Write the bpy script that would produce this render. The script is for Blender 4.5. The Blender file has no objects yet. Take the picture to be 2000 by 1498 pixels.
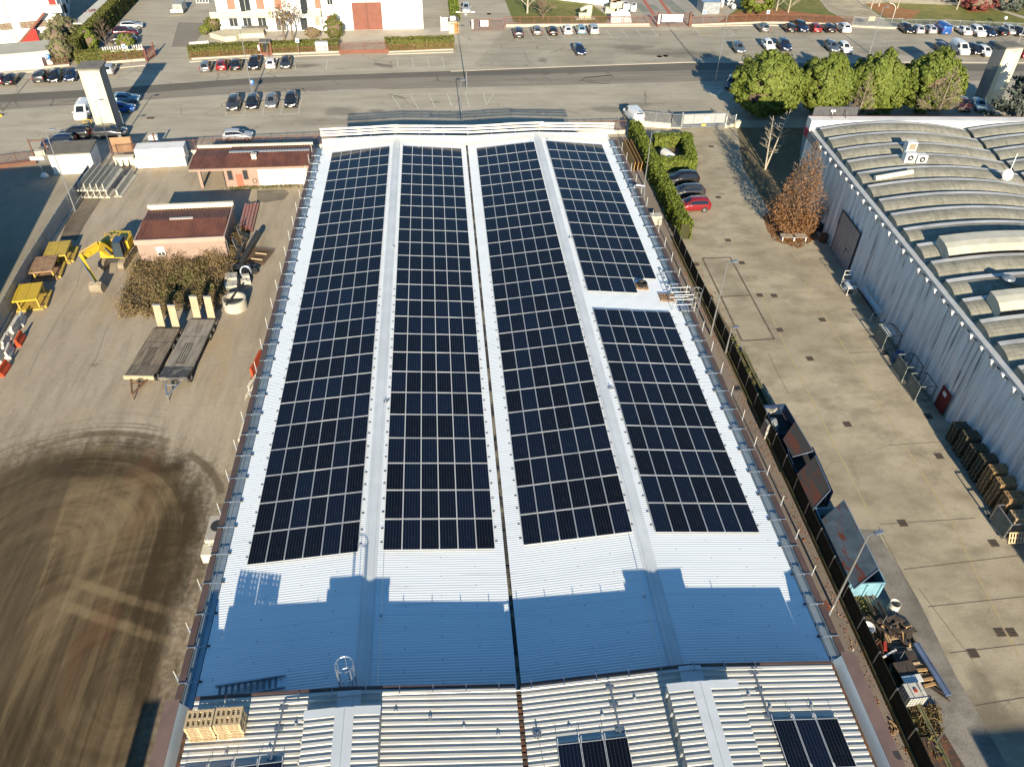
import bpy, math, random
import numpy as np
from mathutils import Vector, Matrix
random.seed(7); rng = np.random.default_rng(7)
scene = bpy.context.scene
COL = scene.collection
PI = math.pi
# ------------------------------------------------------------------ camera
RM = np.array([[0.99622985, -0.0394341, 0.07727251], [-0.08435553, -0.6482833, 0.75671191], [0.02025422, -0.76037735, -0.64916565]])
FPX = 1538.442; CH = 47.0
cd = bpy.data.cameras.new('camera'); cam = bpy.data.objects.new('camera', cd); COL.objects.link(cam)
right, up, back = RM @ np.array([1, 0, 0.]), RM @ np.array([0, -1, 0.]), RM @ np.array([0, 0, -1.])
mw = Matrix(((right[0], up[0], back[0], 0), (right[1], up[1], back[1], 0), (right[2], up[2], back[2], CH), (0, 0, 0, 1)))
cam.matrix_world = mw
cd.sensor_width = 36; cd.lens = FPX / 2000 * 36; cd.clip_start = 0.5; cd.clip_end = 3000
scene.camera = cam
def G(px, py, z=0.0):
    """place seen at photo point (px,py) on the level z"""
    d = RM @ np.array([px - 1000, py - 749, FPX]); t = (z - CH) / d[2]
    return (float(d[0] * t), float(d[1] * t), z)
def GY(px, py, y):
    d = RM @ np.array([px - 1000, py - 749, FPX]); t = y / d[1]
    return (float(d[0] * t), y, float(CH + d[2] * t))
def g2(px, py, z=0.0):
    return G(px, py, z)[:2]
# ------------------------------------------------------------------ light
EL, AZ = math.radians(19.0), math.radians(-0.8)
sd = Vector((math.sin(AZ) * math.cos(EL), math.cos(AZ) * math.cos(EL), -math.sin(EL)))
sl = bpy.data.lights.new('sun', 'SUN'); so = bpy.data.objects.new('sun', sl); COL.objects.link(so)
sl.energy = 5.0; sl.angle = math.radians(0.5); sl.color = (1.0, 0.87, 0.655)
so.rotation_euler = sd.to_track_quat('-Z', 'Y').to_euler(); so.location = (0, -60, 80)
w = bpy.data.worlds.new('World'); scene.world = w; w.use_nodes = True
nt = w.node_tree; bg = nt.nodes['Background']; sk = nt.nodes.new('ShaderNodeTexSky')
sk.sky_type = 'NISHITA'; sk.sun_disc = False; sk.sun_elevation = EL; sk.sun_rotation = math.radians(180)
sk.altitude = 150; sk.air_density = 1.0; sk.dust_density = 0.0; sk.ozone_density = 1.2
hs = nt.nodes.new('ShaderNodeHueSaturation'); hs.inputs['Saturation'].default_value = 1.3; nt.links.new(sk.outputs[0], hs.inputs['Color']); nt.links.new(hs.outputs[0], bg.inputs[0]); bg.inputs[1].default_value = 0.082
scene.view_settings.view_transform = 'Standard'; scene.view_settings.look = 'None'
scene.view_settings.exposure = 1.04; scene.view_settings.gamma = 1.0
scene.render.engine = 'CYCLES'
# ------------------------------------------------------------------ materials
MATS = {}
class NT:
    def __init__(s, name):
        s.mat = bpy.data.materials.new(name); s.mat.use_nodes = True; s.t = s.mat.node_tree
        s.b = s.t.nodes['Principled BSDF']; s.co = None; MATS[name] = s.mat
    def n(s, typ, **kw):
        x = s.t.nodes.new(typ)
        for k, v in kw.items(): setattr(x, k, v)
        return x
    def put(s, sock, v):
        if isinstance(v, (int, float)): sock.default_value = v
        elif isinstance(v, (tuple, list)): sock.default_value = tuple(v) + ((1,) if len(v) == 3 and len(sock.default_value) == 4 else ())
        else: s.t.links.new(v, sock)
    def coords(s, kind='Object'):
        x = s.n('ShaderNodeTexCoord'); return x.outputs[kind]
    def map(s, v, scale=(1, 1, 1), rot=(0, 0, 0), loc=(0, 0, 0)):
        x = s.n('ShaderNodeMapping'); s.put(x.inputs[0], v); x.inputs['Scale'].default_value = scale
        x.inputs['Rotation'].default_value = rot; x.inputs['Location'].default_value = loc; return x.outputs[0]
    def noise(s, v, scale=1, detail=4, rough=0.55, dist=0):
        x = s.n('ShaderNodeTexNoise'); s.put(x.inputs['Vector'], v); x.inputs['Scale'].default_value = scale
        x.inputs['Detail'].default_value = detail; x.inputs['Roughness'].default_value = rough; x.inputs['Distortion'].default_value = dist
        return x.outputs[0]
    def voro(s, v, scale=1, feature='F1'):
        x = s.n('ShaderNodeTexVoronoi', feature=feature); s.put(x.inputs['Vector'], v); x.inputs['Scale'].default_value = scale
        return x.outputs['Distance']
    def m(s, op, a, b=0.0, c=0.0, clamp=False):
        x = s.n('ShaderNodeMath', operation=op, use_clamp=clamp); s.put(x.inputs[0], a); s.put(x.inputs[1], b); s.put(x.inputs[2], c); return x.outputs[0]
    def ss(s, v, lo, hi):
        x = s.n('ShaderNodeMapRange', interpolation_type='SMOOTHSTEP'); s.put(x.inputs[0], v); x.inputs[1].default_value = lo; x.inputs[2].default_value = hi
        x.inputs[3].default_value = 0; x.inputs[4].default_value = 1; return x.outputs[0]
    def mix(s, f, a, b):
        x = s.n('ShaderNodeMix', data_type='RGBA'); s.put(x.inputs[0], f); s.put(x.inputs[6], a); s.put(x.inputs[7], b); return x.outputs[2]
    def xyz(s, v):
        x = s.n('ShaderNodeSeparateXYZ'); s.put(x.inputs[0], v); return x.outputs
    def comb(s, a, b, c):
        x = s.n('ShaderNodeCombineXYZ'); s.put(x.inputs[0], a); s.put(x.inputs[1], b); s.put(x.inputs[2], c); return x.outputs[0]
    def bump(s, h, strength=0.3, dist=0.05):
        x = s.n('ShaderNodeBump'); s.put(x.inputs['Height'], h); x.inputs['Strength'].default_value = strength; x.inputs['Distance'].default_value = dist
        s.t.links.new(x.outputs[0], s.b.inputs['Normal'])
    def out(s, col=None, rough=0.8, metal=0.0, spec=0.3):
        if col is not None: s.put(s.b.inputs['Base Color'], col)
        s.put(s.b.inputs['Roughness'], rough); s.put(s.b.inputs['Metallic'], metal); s.b.inputs['Specular IOR Level'].default_value = spec
        return s.mat
def mat(name, c1, c2=None, scale=2.0, rough=0.8, metal=0.0, spec=0.3, bump=0.0, stretch=(1, 1, 1), lo=0.35, hi=0.7, bscale=None):
    """plain worn surface: two colours mixed by a noise"""
    if name in MATS: return MATS[name]
    s = NT(name); v = s.map(s.coords(), stretch)
    if c2 is None: c2 = tuple(x * 0.82 for x in c1)
    f = s.ss(s.noise(v, scale, 6, 0.6), lo, hi)
    s.out(s.mix(f, c1, c2), rough, metal, spec)
    if bump: s.bump(s.noise(v, bscale or scale * 6, 3), bump, 0.03)
    return s.mat
def leafmat(name, c1, c2, c3=None, scale=1.3):
    if name in MATS: return MATS[name]
    s = NT(name); v = s.coords()
    geo = s.n('ShaderNodeNewGeometry')
    f = s.ss(s.noise(v, scale, 3), 0.35, 0.65)
    c = s.mix(f, c1, c2)
    c = s.mix(s.m('MULTIPLY', geo.outputs['Random Per Island'], 0.6), c, c3 or tuple(x * 1.7 for x in c1))
    return s.out(c, 0.6, 0, 0.2)
def glassy(name, c, rough=0.06, spec=0.6):
    if name in MATS: return MATS[name]
    s = NT(name); f = s.noise(s.coords(), 0.8, 2)
    return s.out(s.mix(f, c, tuple(x * 1.4 for x in c)), rough, 0, spec)
def paint(name, c):
    if name in MATS: return MATS[name]
    s = NT(name); f = s.ss(s.noise(s.coords(), 3.0, 4), 0.3, 0.8)
    s.out(s.mix(f, c, tuple(x * 0.85 + 0.01 for x in c)), 0.28, 0.25 if max(c) < 0.6 else 0.0, 0.5)
    s.b.inputs['Coat Weight'].default_value = 0.6; s.b.inputs['Coat Roughness'].default_value = 0.08
    return s.mat
# ------------------------------------------------------------------ mesh helper
class MB:
    def __init__(s): s.v = []; s.f = []; s.mi = []; s.M = None
    def add(s, vs, fs, m=0):
        o = len(s.v)
        if s.M is not None: vs = [tuple(s.M @ Vector(p)) for p in vs]
        s.v += [tuple(p) for p in vs]
        for f in fs: s.f.append([i + o for i in f]); s.mi.append(m)
        return s
    def box(s, x0, x1, y0, y1, z0, z1, m=0):
        return s.add([(x0, y0, z0), (x1, y0, z0), (x1, y1, z0), (x0, y1, z0), (x0, y0, z1), (x1, y0, z1), (x1, y1, z1), (x0, y1, z1)],
                     [(3, 2, 1, 0), (4, 5, 6, 7), (0, 1, 5, 4), (1, 2, 6, 5), (2, 3, 7, 6), (3, 0, 4, 7)], m)
    def cbox(s, c, d, rz=0.0, m=0, R=None):
        M = Matrix.Translation(c) @ (R if R is not None else Matrix.Rotation(rz, 4, 'Z'))
        x, y, z = d[0] / 2, d[1] / 2, d[2] / 2
        vs = [tuple(M @ Vector(p)) for p in ((-x, -y, -z), (x, -y, -z), (x, y, -z), (-x, y, -z), (-x, -y, z), (x, -y, z), (x, y, z), (-x, y, z))]
        return s.add(vs, [(3, 2, 1, 0), (4, 5, 6, 7), (0, 1, 5, 4), (1, 2, 6, 5), (2, 3, 7, 6), (3, 0, 4, 7)], m)
    def beam(s, p, q, wd, ht, m=0):
        """rectangular bar from p to q"""
        p, q = Vector(p), Vector(q); d = q - p
        R = d.to_track_quat('Y', 'Z').to_matrix().to_4x4()
        return s.cbox((p + q) / 2, (wd, d.length, ht), m=m, R=R)
    def poly(s, pts, m=0): return s.add(pts, [tuple(range(len(pts)))], m)
    def prism(s, pts, z0, z1, m=0, mt=None):
        n = len(pts); a = sum(pts[i][0] * pts[(i + 1) % n][1] - pts[(i + 1) % n][0] * pts[i][1] for i in range(n))
        if a < 0: pts = pts[::-1]
        s.add([(x, y, z0) for x, y in pts] + [(x, y, z1) for x, y in pts], [(i, (i + 1) % n, n + (i + 1) % n, n + i) for i in range(n)] + [tuple(range(n))[::-1]], m)
        return s.add([(x, y, z1) for x, y in pts], [tuple(range(n))], m if mt is None else mt)
    def tube(s, p, q, r, n=6, r2=None, m=0, cap=True):
        p, q = Vector(p), Vector(q); d = q - p
        if d.length < 1e-6: return s
        r2 = r if r2 is None else r2
        Q = d.to_track_quat('Z', 'Y').to_matrix()
        a = [Q @ Vector((math.cos(2 * PI * i / n), math.sin(2 * PI * i / n), 0)) for i in range(n)]
        vs = [p + r * k for k in a] + [q + r2 * k for k in a]
        fs = [(i, (i + 1) % n, n + (i + 1) % n, n + i) for i in range(n)]
        if cap: fs += [tuple(range(n))[::-1], tuple(range(n, 2 * n))]
        return s.add(vs, fs, m)
    def path(s, pts, r, n=6, m=0):
        for a, b in zip(pts[:-1], pts[1:]): s.tube(a, b, r, n, m=m)
        return s
    def lathe(s, prof, c=(0, 0, 0), n=16, m=0, caps=(True, True)):
        k = len(prof); vs = [(c[0] + r * math.cos(2 * PI * i / n), c[1] + r * math.sin(2 * PI * i / n), c[2] + z) for r, z in prof for i in range(n)]
        fs = [(j * n + i, j * n + (i + 1) % n, (j + 1) * n + (i + 1) % n, (j + 1) * n + i) for j in range(k - 1) for i in range(n)]
        if caps[0]: fs.append(tuple(range(n))[::-1])
        if caps[1]: fs.append(tuple(range((k - 1) * n, k * n)))
        return s.add(vs, fs, m)
    def ball(s, c, r, n=10, k=6, m=0):
        r = (r, r, r) if isinstance(r, (int, float)) else r
        prof = [(math.cos(-PI / 2 + PI * j / k), math.sin(-PI / 2 + PI * j / k)) for j in range(k + 1)]
        vs = [(c[0] + r[0] * max(a, 0.001) * math.cos(2 * PI * i / n), c[1] + r[1] * max(a, 0.001) * math.sin(2 * PI * i / n), c[2] + r[2] * b) for a, b in prof for i in range(n)]
        return s.add(vs, [(j * n + i, j * n + (i + 1) % n, (j + 1) * n + (i + 1) % n, (j + 1) * n + i) for j in range(k) for i in range(n)], m)
    def grid(s, P, m=0, flip=False):
        a, b = len(P), len(P[0]); vs = [p for r in P for p in r]
        fs = [(i * b + j, i * b + j + 1, (i + 1) * b + j + 1, (i + 1) * b + j) for i in range(a - 1) for j in range(b - 1)]
        if flip: fs = [f[::-1] for f in fs]
        return s.add(vs, fs, m)
    def mesh(s, name, mats, smooth=False):
        me = bpy.data.meshes.new(name); me.from_pydata(s.v, [], s.f)
        for x in (mats if isinstance(mats, (list, tuple)) else [mats]): me.materials.append(x)
        me.polygons.foreach_set('material_index', s.mi)
        if smooth: me.polygons.foreach_set('use_smooth', [True] * len(s.f))
        me.update(); return me
    def build(s, name, mats, parent=None, loc=(0, 0, 0), rz=0.0, smooth=False):
        o = bpy.data.objects.new(name, s.mesh(name, mats, smooth)); COL.objects.link(o)
        o.location = loc; o.rotation_euler = (0, 0, rz); o.parent = parent
        return o
def tag(o, label=None, cat=None, group=None, kind=None):
    if label: o['label'] = label
    if cat: o['category'] = cat
    if group: o['group'] = group
    if kind: o['kind'] = kind
    return o
def thing(name, label, cat, loc=(0, 0, 0), rz=0.0, group=None):
    o = bpy.data.objects.new(name, None); COL.objects.link(o); o.location = loc; o.rotation_euler = (0, 0, rz); o.empty_display_size = 0.3
    return tag(o, label, cat, group)
def dup(root, loc, rz=0.0, label=None, group=None):
    r = root.copy(); COL.objects.link(r); r.location = loc; r.rotation_euler = (0, 0, rz)
    if label: r['label'] = label
    if group: r['group'] = group
    for ch in list(root.children):
        c = ch.copy(); COL.objects.link(c); c.parent = r
        for g in list(ch.children):
            d = g.copy(); COL.objects.link(d); d.parent = c
    return r
def struct(mb, name, mats, kind='structure'): return tag(mb.build(name, mats), kind=kind)
ORD = ['first', 'second', 'third', 'fourth', 'fifth', 'sixth', 'seventh', 'eighth', 'ninth', 'tenth', 'eleventh', 'twelfth', 'thirteenth', 'fourteenth', 'fifteenth', 'sixteenth', 'seventeenth', 'eighteenth', 'nineteenth', 'twentieth', 'twenty-first', 'twenty-second', 'twenty-third', 'twenty-fourth']
def leaves(P, N, size, jitter=0.8, aspect=1.6):
    """one small leaf-like quad per point (numpy); returns mesh arrays"""
    n = len(P); N = N + rng.normal(0, jitter, (n, 3)); N /= np.linalg.norm(N, axis=1)[:, None] + 1e-9
    a = rng.normal(0, 1, (n, 3)); a -= (a * N).sum(1)[:, None] * N; a /= np.linalg.norm(a, axis=1)[:, None] + 1e-9
    b = np.cross(N, a); sz = size * rng.uniform(0.6, 1.3, (n, 1))
    a = a * sz * aspect * 0.5; b = b * sz * 0.5
    V = np.stack([P - a, P + b, P + a, P - b], 1).reshape(-1, 3)
    return V
def leafobj(V, name, m, parent=None, loc=(0, 0, 0), rz=0):
    n = len(V) // 4; me = bpy.data.meshes.new(name); me.vertices.add(len(V)); me.vertices.foreach_set('co', V.astype(np.float32).ravel())
    me.loops.add(4 * n); me.loops.foreach_set('vertex_index', np.arange(4 * n, dtype=np.int32)); me.polygons.add(n)
    me.polygons.foreach_set('loop_start', np.arange(0, 4 * n, 4, dtype=np.int32)); me.polygons.foreach_set('loop_total', np.full(n, 4, np.int32))
    me.materials.append(m); me.update(calc_edges=True); me.validate()
    o = bpy.data.objects.new(name, me); COL.objects.link(o); o.parent = parent; o.location = loc; o.rotation_euler = (0, 0, rz); return o
# ================================================================== GROUND
def ground_mat(name, c1, c2, c3, crack=0.35, streak=(1, 1, 1), stains=0.5, fine=0.25, wet=()):
    s = NT(name); v = s.coords()
    big = s.ss(s.noise(v, 0.09, 5, 0.6), 0.35, 0.68)
    mid = s.ss(s.noise(s.map(v, streak), 0.45, 6, 0.65), 0.35, 0.72)
    c = s.mix(big, c1, c2); c = s.mix(s.m('MULTIPLY', mid, stains), c, c3)
    fn = s.noise(v, 7.0, 5, 0.7)
    c = s.mix(s.m('MULTIPLY', s.ss(fn, 0.45, 0.75), fine), c, tuple(x * 0.45 for x in c1))
    cr = s.voro(s.comb(s.m('ADD', s.xyz(v)[0], s.m('MULTIPLY', s.noise(v, 1.1, 3), 1.6)), s.xyz(v)[1], 0.0), 0.16, 'DISTANCE_TO_EDGE')
    cm = s.m('MULTIPLY', s.m('SUBTRACT', 1.0, s.ss(cr, 0.004, 0.012)), s.ss(s.noise(v, 0.13, 2), 0.5, 0.6))
    c = s.mix(s.m('MULTIPLY', cm, crack), c, tuple(x * 0.2 for x in c1))
    spot = s.m('SUBTRACT', 1.0, s.ss(s.voro(v, 0.14), 0.03, 0.09))
    c = s.mix(s.m('MULTIPLY', spot, s.m('MULTIPLY', s.ss(s.noise(v, 3.0, 3), 0.35, 0.6), 0.55)), c, tuple(x * 0.3 for x in c1))
    for px, py, rx, ry, am in wet:
        cx, cy = g2(px, py); ex_ = s.m('DIVIDE', s.m('SUBTRACT', s.xyz(v)[0], cx), rx); ey_ = s.m('DIVIDE', s.m('SUBTRACT', s.xyz(v)[1], cy), ry)
        bl = s.m('SUBTRACT', 1.0, s.ss(s.m('ADD', s.m('SQRT', s.m('ADD', s.m('MULTIPLY', ex_, ex_), s.m('MULTIPLY', ey_, ey_))), s.m('MULTIPLY', s.m('SUBTRACT', s.noise(v, .45, 6, .7), .5), 1.5)), .45, 1.1))
        c = s.mix(s.m('MULTIPLY', bl, am), c, tuple(x * .35 for x in c1))
    s.out(c, 0.9, 0, 0.2); s.bump(fn, 0.25, 0.03); return s.mat
m_fore = ground_mat('forecourt_asphalt', (.40, .36, .28), (.46, .41, .32), (.27, .24, .19), 0.6, (0.25, 1, 1), 0.6, wet=((668, 218, 3.2, 2.2, .6), (640, 238, 9, 1.6, .4), (735, 217, 1.6, .8, .6), (590, 130, 2.6, 1.0, .55), (610, 128, 2, 1, .5), (1190, 214, 5, 1.4, .6), (1240, 205, 3, 1.2, .4), (850, 200, 1.2, .6, .5), (1300, 205, 9, 4, .25)))
m_lot = ground_mat('parking_asphalt', (.355, .32, .25), (.41, .37, .29), (.24, .215, .17), 0.6, (0.3, 1, 1), 0.65, wet=((1235, 93, 5, 1.6, .6), (1290, 102, 10, 2.2, .45), (1345, 108, 8, 2, .5), (1060, 118, 1, 1.6, .6), (1730, 100, 8, 3, .35)))
m_road = ground_mat('worn_road_asphalt', (.265, .232, .185), (.30, .265, .215), (.18, .16, .128), 1.0, (0.12, 1.6, 1), 0.8, 0.5)
m_road2 = ground_mat('newer_road_asphalt', (.145, .132, .108), (.17, .155, .128), (.12, .11, .092), 0.2, (0.06, 1, 1), 0.6)
m_conc = ground_mat('yard_concrete', (.365, .315, .225), (.47, .41, .30), (.25, .21, .148), 0.18, (.7, 1.1, 1), 0.85, .4, wet=((1925, 1390, 2.2, 1.6, .5), (1960, 1410, 2.5, 1.5, .45), (1915, 1330, .9, 1.4, .5), (1425, 560, 1.6, 6, .3), (1440, 690, 1.4, 5, .35), (1370, 470, 1.8, 2.2, .3)))
m_strip = ground_mat('alley_asphalt', (.22, .185, .155), (.26, .22, .185), (.17, .14, .12), 0.2, (1, .3, 1), 0.5)
m_gravel = ground_mat('gravel', (.30, .275, .235), (.22, .20, .165), (.13, .12, .10), 0.0, (1, 1, 1), 0.9, 0.9)
m_grass = ground_mat('winter_grass', (.16, .17, .045), (.25, .21, .075), (.10, .125, .03), 0.0, (1, 1, 1), 0.8, 0.5)
m_litter = ground_mat('leaf_litter_ground', (.30, .13, .055), (.22, .12, .06), (.35, .19, .08), 0.0, (1, 1, 1), 0.9, 0.6)
m_earth = ground_mat('bare_earth', (.16, .125, .075), (.10, .09, .05), (.22, .17, .10), 0, (1, 1, 1), .8, .6)
m_pave = ground_mat('pavement_concrete', (.45, .40, .32), (.50, .45, .36), (.36, .32, .26), 0.1, (1, 1, 1), 0.5)
m_white_line = mat('faded_white_paint', (.62, .60, .54), (.42, .39, .33), 2.5, 0.8)
m_yellow_line = mat('faded_yellow_paint', (.45, .355, .16), (.38, .325, .225), 1.6, 0.85)
m_joint = mat('dark_joint', (.105, .085, .062), (.17, .14, .105), 1.5, 0.9)

def sheet(name, pts, m, z, kind='structure'):
    a = sum(pts[i][0] * pts[(i + 1) % len(pts)][1] - pts[(i + 1) % len(pts)][0] * pts[i][1] for i in range(len(pts)))
    if a < 0: pts = pts[::-1]
    return struct(MB().poly([(x, y, z) for x, y in pts]), name, m, kind)
def pxs(pts, z=0): return [g2(x, y, z) for x, y in pts]
sheet('ground', [(-700, -200), (700, -200), (700, 1500), (-700, 1500)], m_fore, 0.0)

# left yard: trodden concrete with the dark muddy turning circle of the lorries
s = NT('muddy_yard'); v = s.coords(); X, Y, _ = s.xyz(v)[0], s.xyz(v)[1], 0
wob = s.m('MULTIPLY', s.m('SUBTRACT', s.noise(v, 0.12, 3), 0.5), 3.0)
qx = s.m('SUBTRACT', X, -29.3); qy = s.m('MAXIMUM', s.m('SUBTRACT', Y, 38.5), 0.0)
d = s.m('SQRT', s.m('ADD', s.m('MULTIPLY', qx, qx), s.m('MULTIPLY', qy, qy))); dw = s.m('ADD', d, wob)
ang = s.m('ARCTAN2', qx, s.m('ADD', qy, 0.01))
tr = s.noise(s.comb(s.m('MULTIPLY', s.m('ADD', d, s.m('MULTIPLY', wob, 0.25)), 1.3), s.m('MULTIPLY', s.m('ADD', ang, s.m('MULTIPLY', Y, 0.05)), 0.5), 3.0), 1.0, 5, 0.65)
trf = s.noise(s.comb(s.m('MULTIPLY', s.m('ADD', d, s.m('MULTIPLY', wob, 0.12)), 3.4), s.m('MULTIPLY', s.m('ADD', ang, s.m('MULTIPLY', Y, 0.05)), 0.8), 9.0), 1.0, 3, 0.6)
n1 = s.noise(v, 0.16, 5, 0.6)
str_ = s.noise(s.map(v, (1.1, 0.18, 1), (0, 0, 0.12)), 0.8, 6, 0.65)
big = s.ss(s.noise(v, 0.07, 4), 0.35, 0.65)
base = s.mix(big, (.36, .30, .222), (.42, .355, .265)); base = s.mix(s.m('MULTIPLY', s.ss(str_, 0.4, 0.75), 0.75), base, (.26, .215, .155))
sand = s.m('MULTIPLY', s.ss(s.noise(s.map(v, (1, .35, 1), (0, 0, .15)), 0.35, 4), 0.53, 0.68), s.m('MULTIPLY', s.ss(Y, 48, 58), 0.55))
base = s.mix(sand, base, (.40, .30, .18))
inm = s.m('SUBTRACT', 1.0, s.ss(s.m('ADD', dw, s.m('MULTIPLY', s.m('SUBTRACT', s.noise(s.map(v, (1, .3, 1)), 0.7, 4, .55), 0.5), 5.0)), 8.2, 14.0))
def blob(cx, cy, rx, ry, lo=.5, hi=1.15):
    ex_ = s.m('DIVIDE', s.m('SUBTRACT', X, cx), rx); ey_ = s.m('DIVIDE', s.m('SUBTRACT', Y, cy), ry)
    return s.m('SUBTRACT', 1.0, s.ss(s.m('ADD', s.m('SQRT', s.m('ADD', s.m('MULTIPLY', ex_, ex_), s.m('MULTIPLY', ey_, ey_))), s.m('MULTIPLY', s.m('SUBTRACT', s.noise(v, .5, 5, .65), .5), .9)), lo, hi))
patch = s.noise(s.map(v, (1, .55, 1), (0, 0, .15)), 0.30, 3, 0.5, 0.6)
drag = s.noise(s.map(v, (2.0, .10, 1), (0, 0, .08)), 0.9, 4, .6)
q2 = s.m('SQRT', s.m('ADD', s.m('POWER', s.m('SUBTRACT', X, -21.0), 2.0), s.m('POWER', s.m('SUBTRACT', Y, 27.0), 2.0)))
tr2 = s.noise(s.comb(s.m('MULTIPLY', s.m('ADD', q2, wob), 1.2), s.m('MULTIPLY', ang, .4), 5.0), 1.0, 5, .65)
dk = s.m('ADD', s.m('MULTIPLY', patch, 0.50), s.m('ADD', s.m('MULTIPLY', tr, 0.95), s.m('ADD', s.m('MULTIPLY', drag, 0.45), s.m('MULTIPLY', tr2, 0.45))))
dk = s.m('ADD', dk, s.m('ADD', s.m('MULTIPLY', blob(-27.3, 41.5, 5.0, 5.5), .20), s.m('MULTIPLY', blob(-30.0, 31, 5, 6), .10)))
dk = s.m('SUBTRACT', dk, s.m('ADD', s.m('MULTIPLY', blob(-20.4, 36, 2.2, 12), .30), s.m('MULTIPLY', blob(-27.0, 46.5, 7.5, 1.6), .22)))
dk = s.m('SUBTRACT', dk, s.m('ADD', s.m('MULTIPLY', blob(-26.0, 49.0, 2.0, .9), .5), s.m('MULTIPLY', blob(-28.5, 22.5, 5.0, 6), .12)))
# two pale wheel tracks crossing towards the building
for off in (0.0, 1.25):
    ln_ = s.m('ABSOLUTE', s.m('SUBTRACT', s.m('ADD', Y, s.m('MULTIPLY', s.m('ADD', X, 24.0), .42)), s.m('ADD', 34.2 - off * 1.6, s.m('MULTIPLY', wob, .2))))
    dk = s.m('ADD', dk, s.m('MULTIPLY', s.m('SUBTRACT', 1.0, s.ss(ln_, .15, .6)), s.m('MULTIPLY', s.ss(X, -28.5, -25.0), .28)))
mudc = s.mix(s.ss(dk, 0.82, 1.68), (.052, .036, .020), (.24, .176, .098))
mudc = s.mix(s.m('MULTIPLY', s.ss(s.noise(s.map(v, (1, .4, 1)), 0.35, 3), 0.55, 0.72), 0.40), mudc, (.15, .07, .035))
edge = s.m('ADD', X, s.m('MULTIPLY', s.m('SUBTRACT', Y, 40.0), 0.12))
lane = s.m('MULTIPLY', s.m('SUBTRACT', 1.0, s.ss(edge, -29.9, -29.6)), s.m('SUBTRACT', 1.0, s.ss(s.m('ADD', dw, s.m('MULTIPLY', trf, 3.0)), 10.0, 13.0)))
mudc = s.mix(s.m('MULTIPLY', lane, 0.5), mudc, (.066, .049, .031))
grit = s.ss(s.noise(v, 2.6, 4, .6), .35, .65)
col = s.mix(s.ss(s.m('ADD', inm, s.m('MULTIPLY', s.m('MULTIPLY', s.m('SUBTRACT', grit, .5), .5), s.m('SUBTRACT', 1.0, inm))), 0.02, 1.0), base, mudc)
arcs = s.m('MULTIPLY', s.ss(s.noise(s.comb(s.m('MULTIPLY', s.m('ADD', d, s.m('MULTIPLY', wob, .15)), 4.2), s.m('MULTIPLY', ang, .5), 1.0), 1.0, 3, .6), .50, .62), s.m('MULTIPLY', s.m('MULTIPLY', s.ss(d, 8.0, 10.0), s.ss(d, 16.5, 13.0)), s.m('MULTIPLY', s.ss(X, -23.0, -27.0), s.ss(Y, 36.0, 42.0))))
col = s.mix(s.m('MULTIPLY', arcs, .5), col, (.085, .062, .036))
ring = s.m('MULTIPLY', s.m('SUBTRACT', 1.0, s.ss(s.m('ABSOLUTE', s.m('SUBTRACT', s.m('ADD', d, s.m('MULTIPLY', wob, .3)), 11.9)), 0.15, 0.5)), s.ss(n1, 0.36, 0.5))
ring = s.m('MULTIPLY', ring, s.ss(s.m('ADD', Y, s.m('MULTIPLY', X, 0.3)), 26, 34))
col = s.mix(s.m('MULTIPLY', ring, 0.75), col, (.10, .075, .045))
ring2 = s.m('SUBTRACT', 1.0, s.ss(s.m('ABSOLUTE', s.m('SUBTRACT', d, 12.9)), 0.05, 0.25))
col = s.mix(s.m('MULTIPLY', s.m('MULTIPLY', ring2, s.ss(tr, .45, .6)), 0.6), col, (.14, .11, .07))
spl = s.m('MULTIPLY', s.ss(s.noise(s.map(v, (2.2, .4, 1), (0, 0, -.1)), 0.9, 5, .7), 0.55, 0.7), s.m('MULTIPLY', s.ss(d, 15.5, 11.5), 0.6))
col = s.mix(spl, col, (.13, .10, .06))
fn = s.noise(v, 9.0, 4, 0.7); col = s.mix(s.m('MULTIPLY', s.ss(fn, 0.5, 0.8), 0.12), col, (.10, .08, .055))
oil = s.m('SUBTRACT', 1.0, s.ss(s.voro(v, 0.13), 0.03, 0.11)); col = s.mix(s.m('MULTIPLY', oil, s.m('MULTIPLY', s.ss(s.noise(v, 2.2, 3), .4, .6), 0.5)), col, (.09, .075, .055))
s.out(col, 0.9, 0, 0.15); s.bump(s.m('ADD', fn, s.m('MULTIPLY', tr, 2.0)), 0.10, 0.03)
m_yard = MATS['muddy_yard']
sheet('yard', [(-60, -30), (-13.4, -30), (-13.4, 98), (-16, 103.5), (-46.5, 103), (-60, 103)], m_yard, 0.004)
m_nyard = ground_mat('neighbour_yard_concrete', (.30, .26, .19), (.34, .295, .22), (.22, .19, .14), 0.2, (1, .4, 1), 0.6)
sheet('neighbour_yard', [(-90, 40), (-41.6, 40), (-43.3, 64.5), (-45.8, 95), (-46.3, 103.5), (-90, 103)], m_nyard, 0.008)
m_black = mat('tar_patch', (.10, .085, .065), (.20, .165, .12), 0.5, .9)
sheet('asphalt_patch', pxs([(152, 378), (205, 378), (165, 440), (150, 470), (118, 466)]), ground_mat('darker_asphalt', (.17, .14, .105), (.24, .20, .15), (.10, .08, .06), .4, (1, .4, 1), .9), 0.012)
sheet('oil_patch', pxs([(502, 372), (556, 370), (565, 378), (555, 390), (520, 396), (502, 394)]), ground_mat('oily_asphalt', (.19, .165, .125), (.25, .22, .17), (.12, .105, .08), .2, (1, 1, 1), .8), 0.012)

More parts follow.
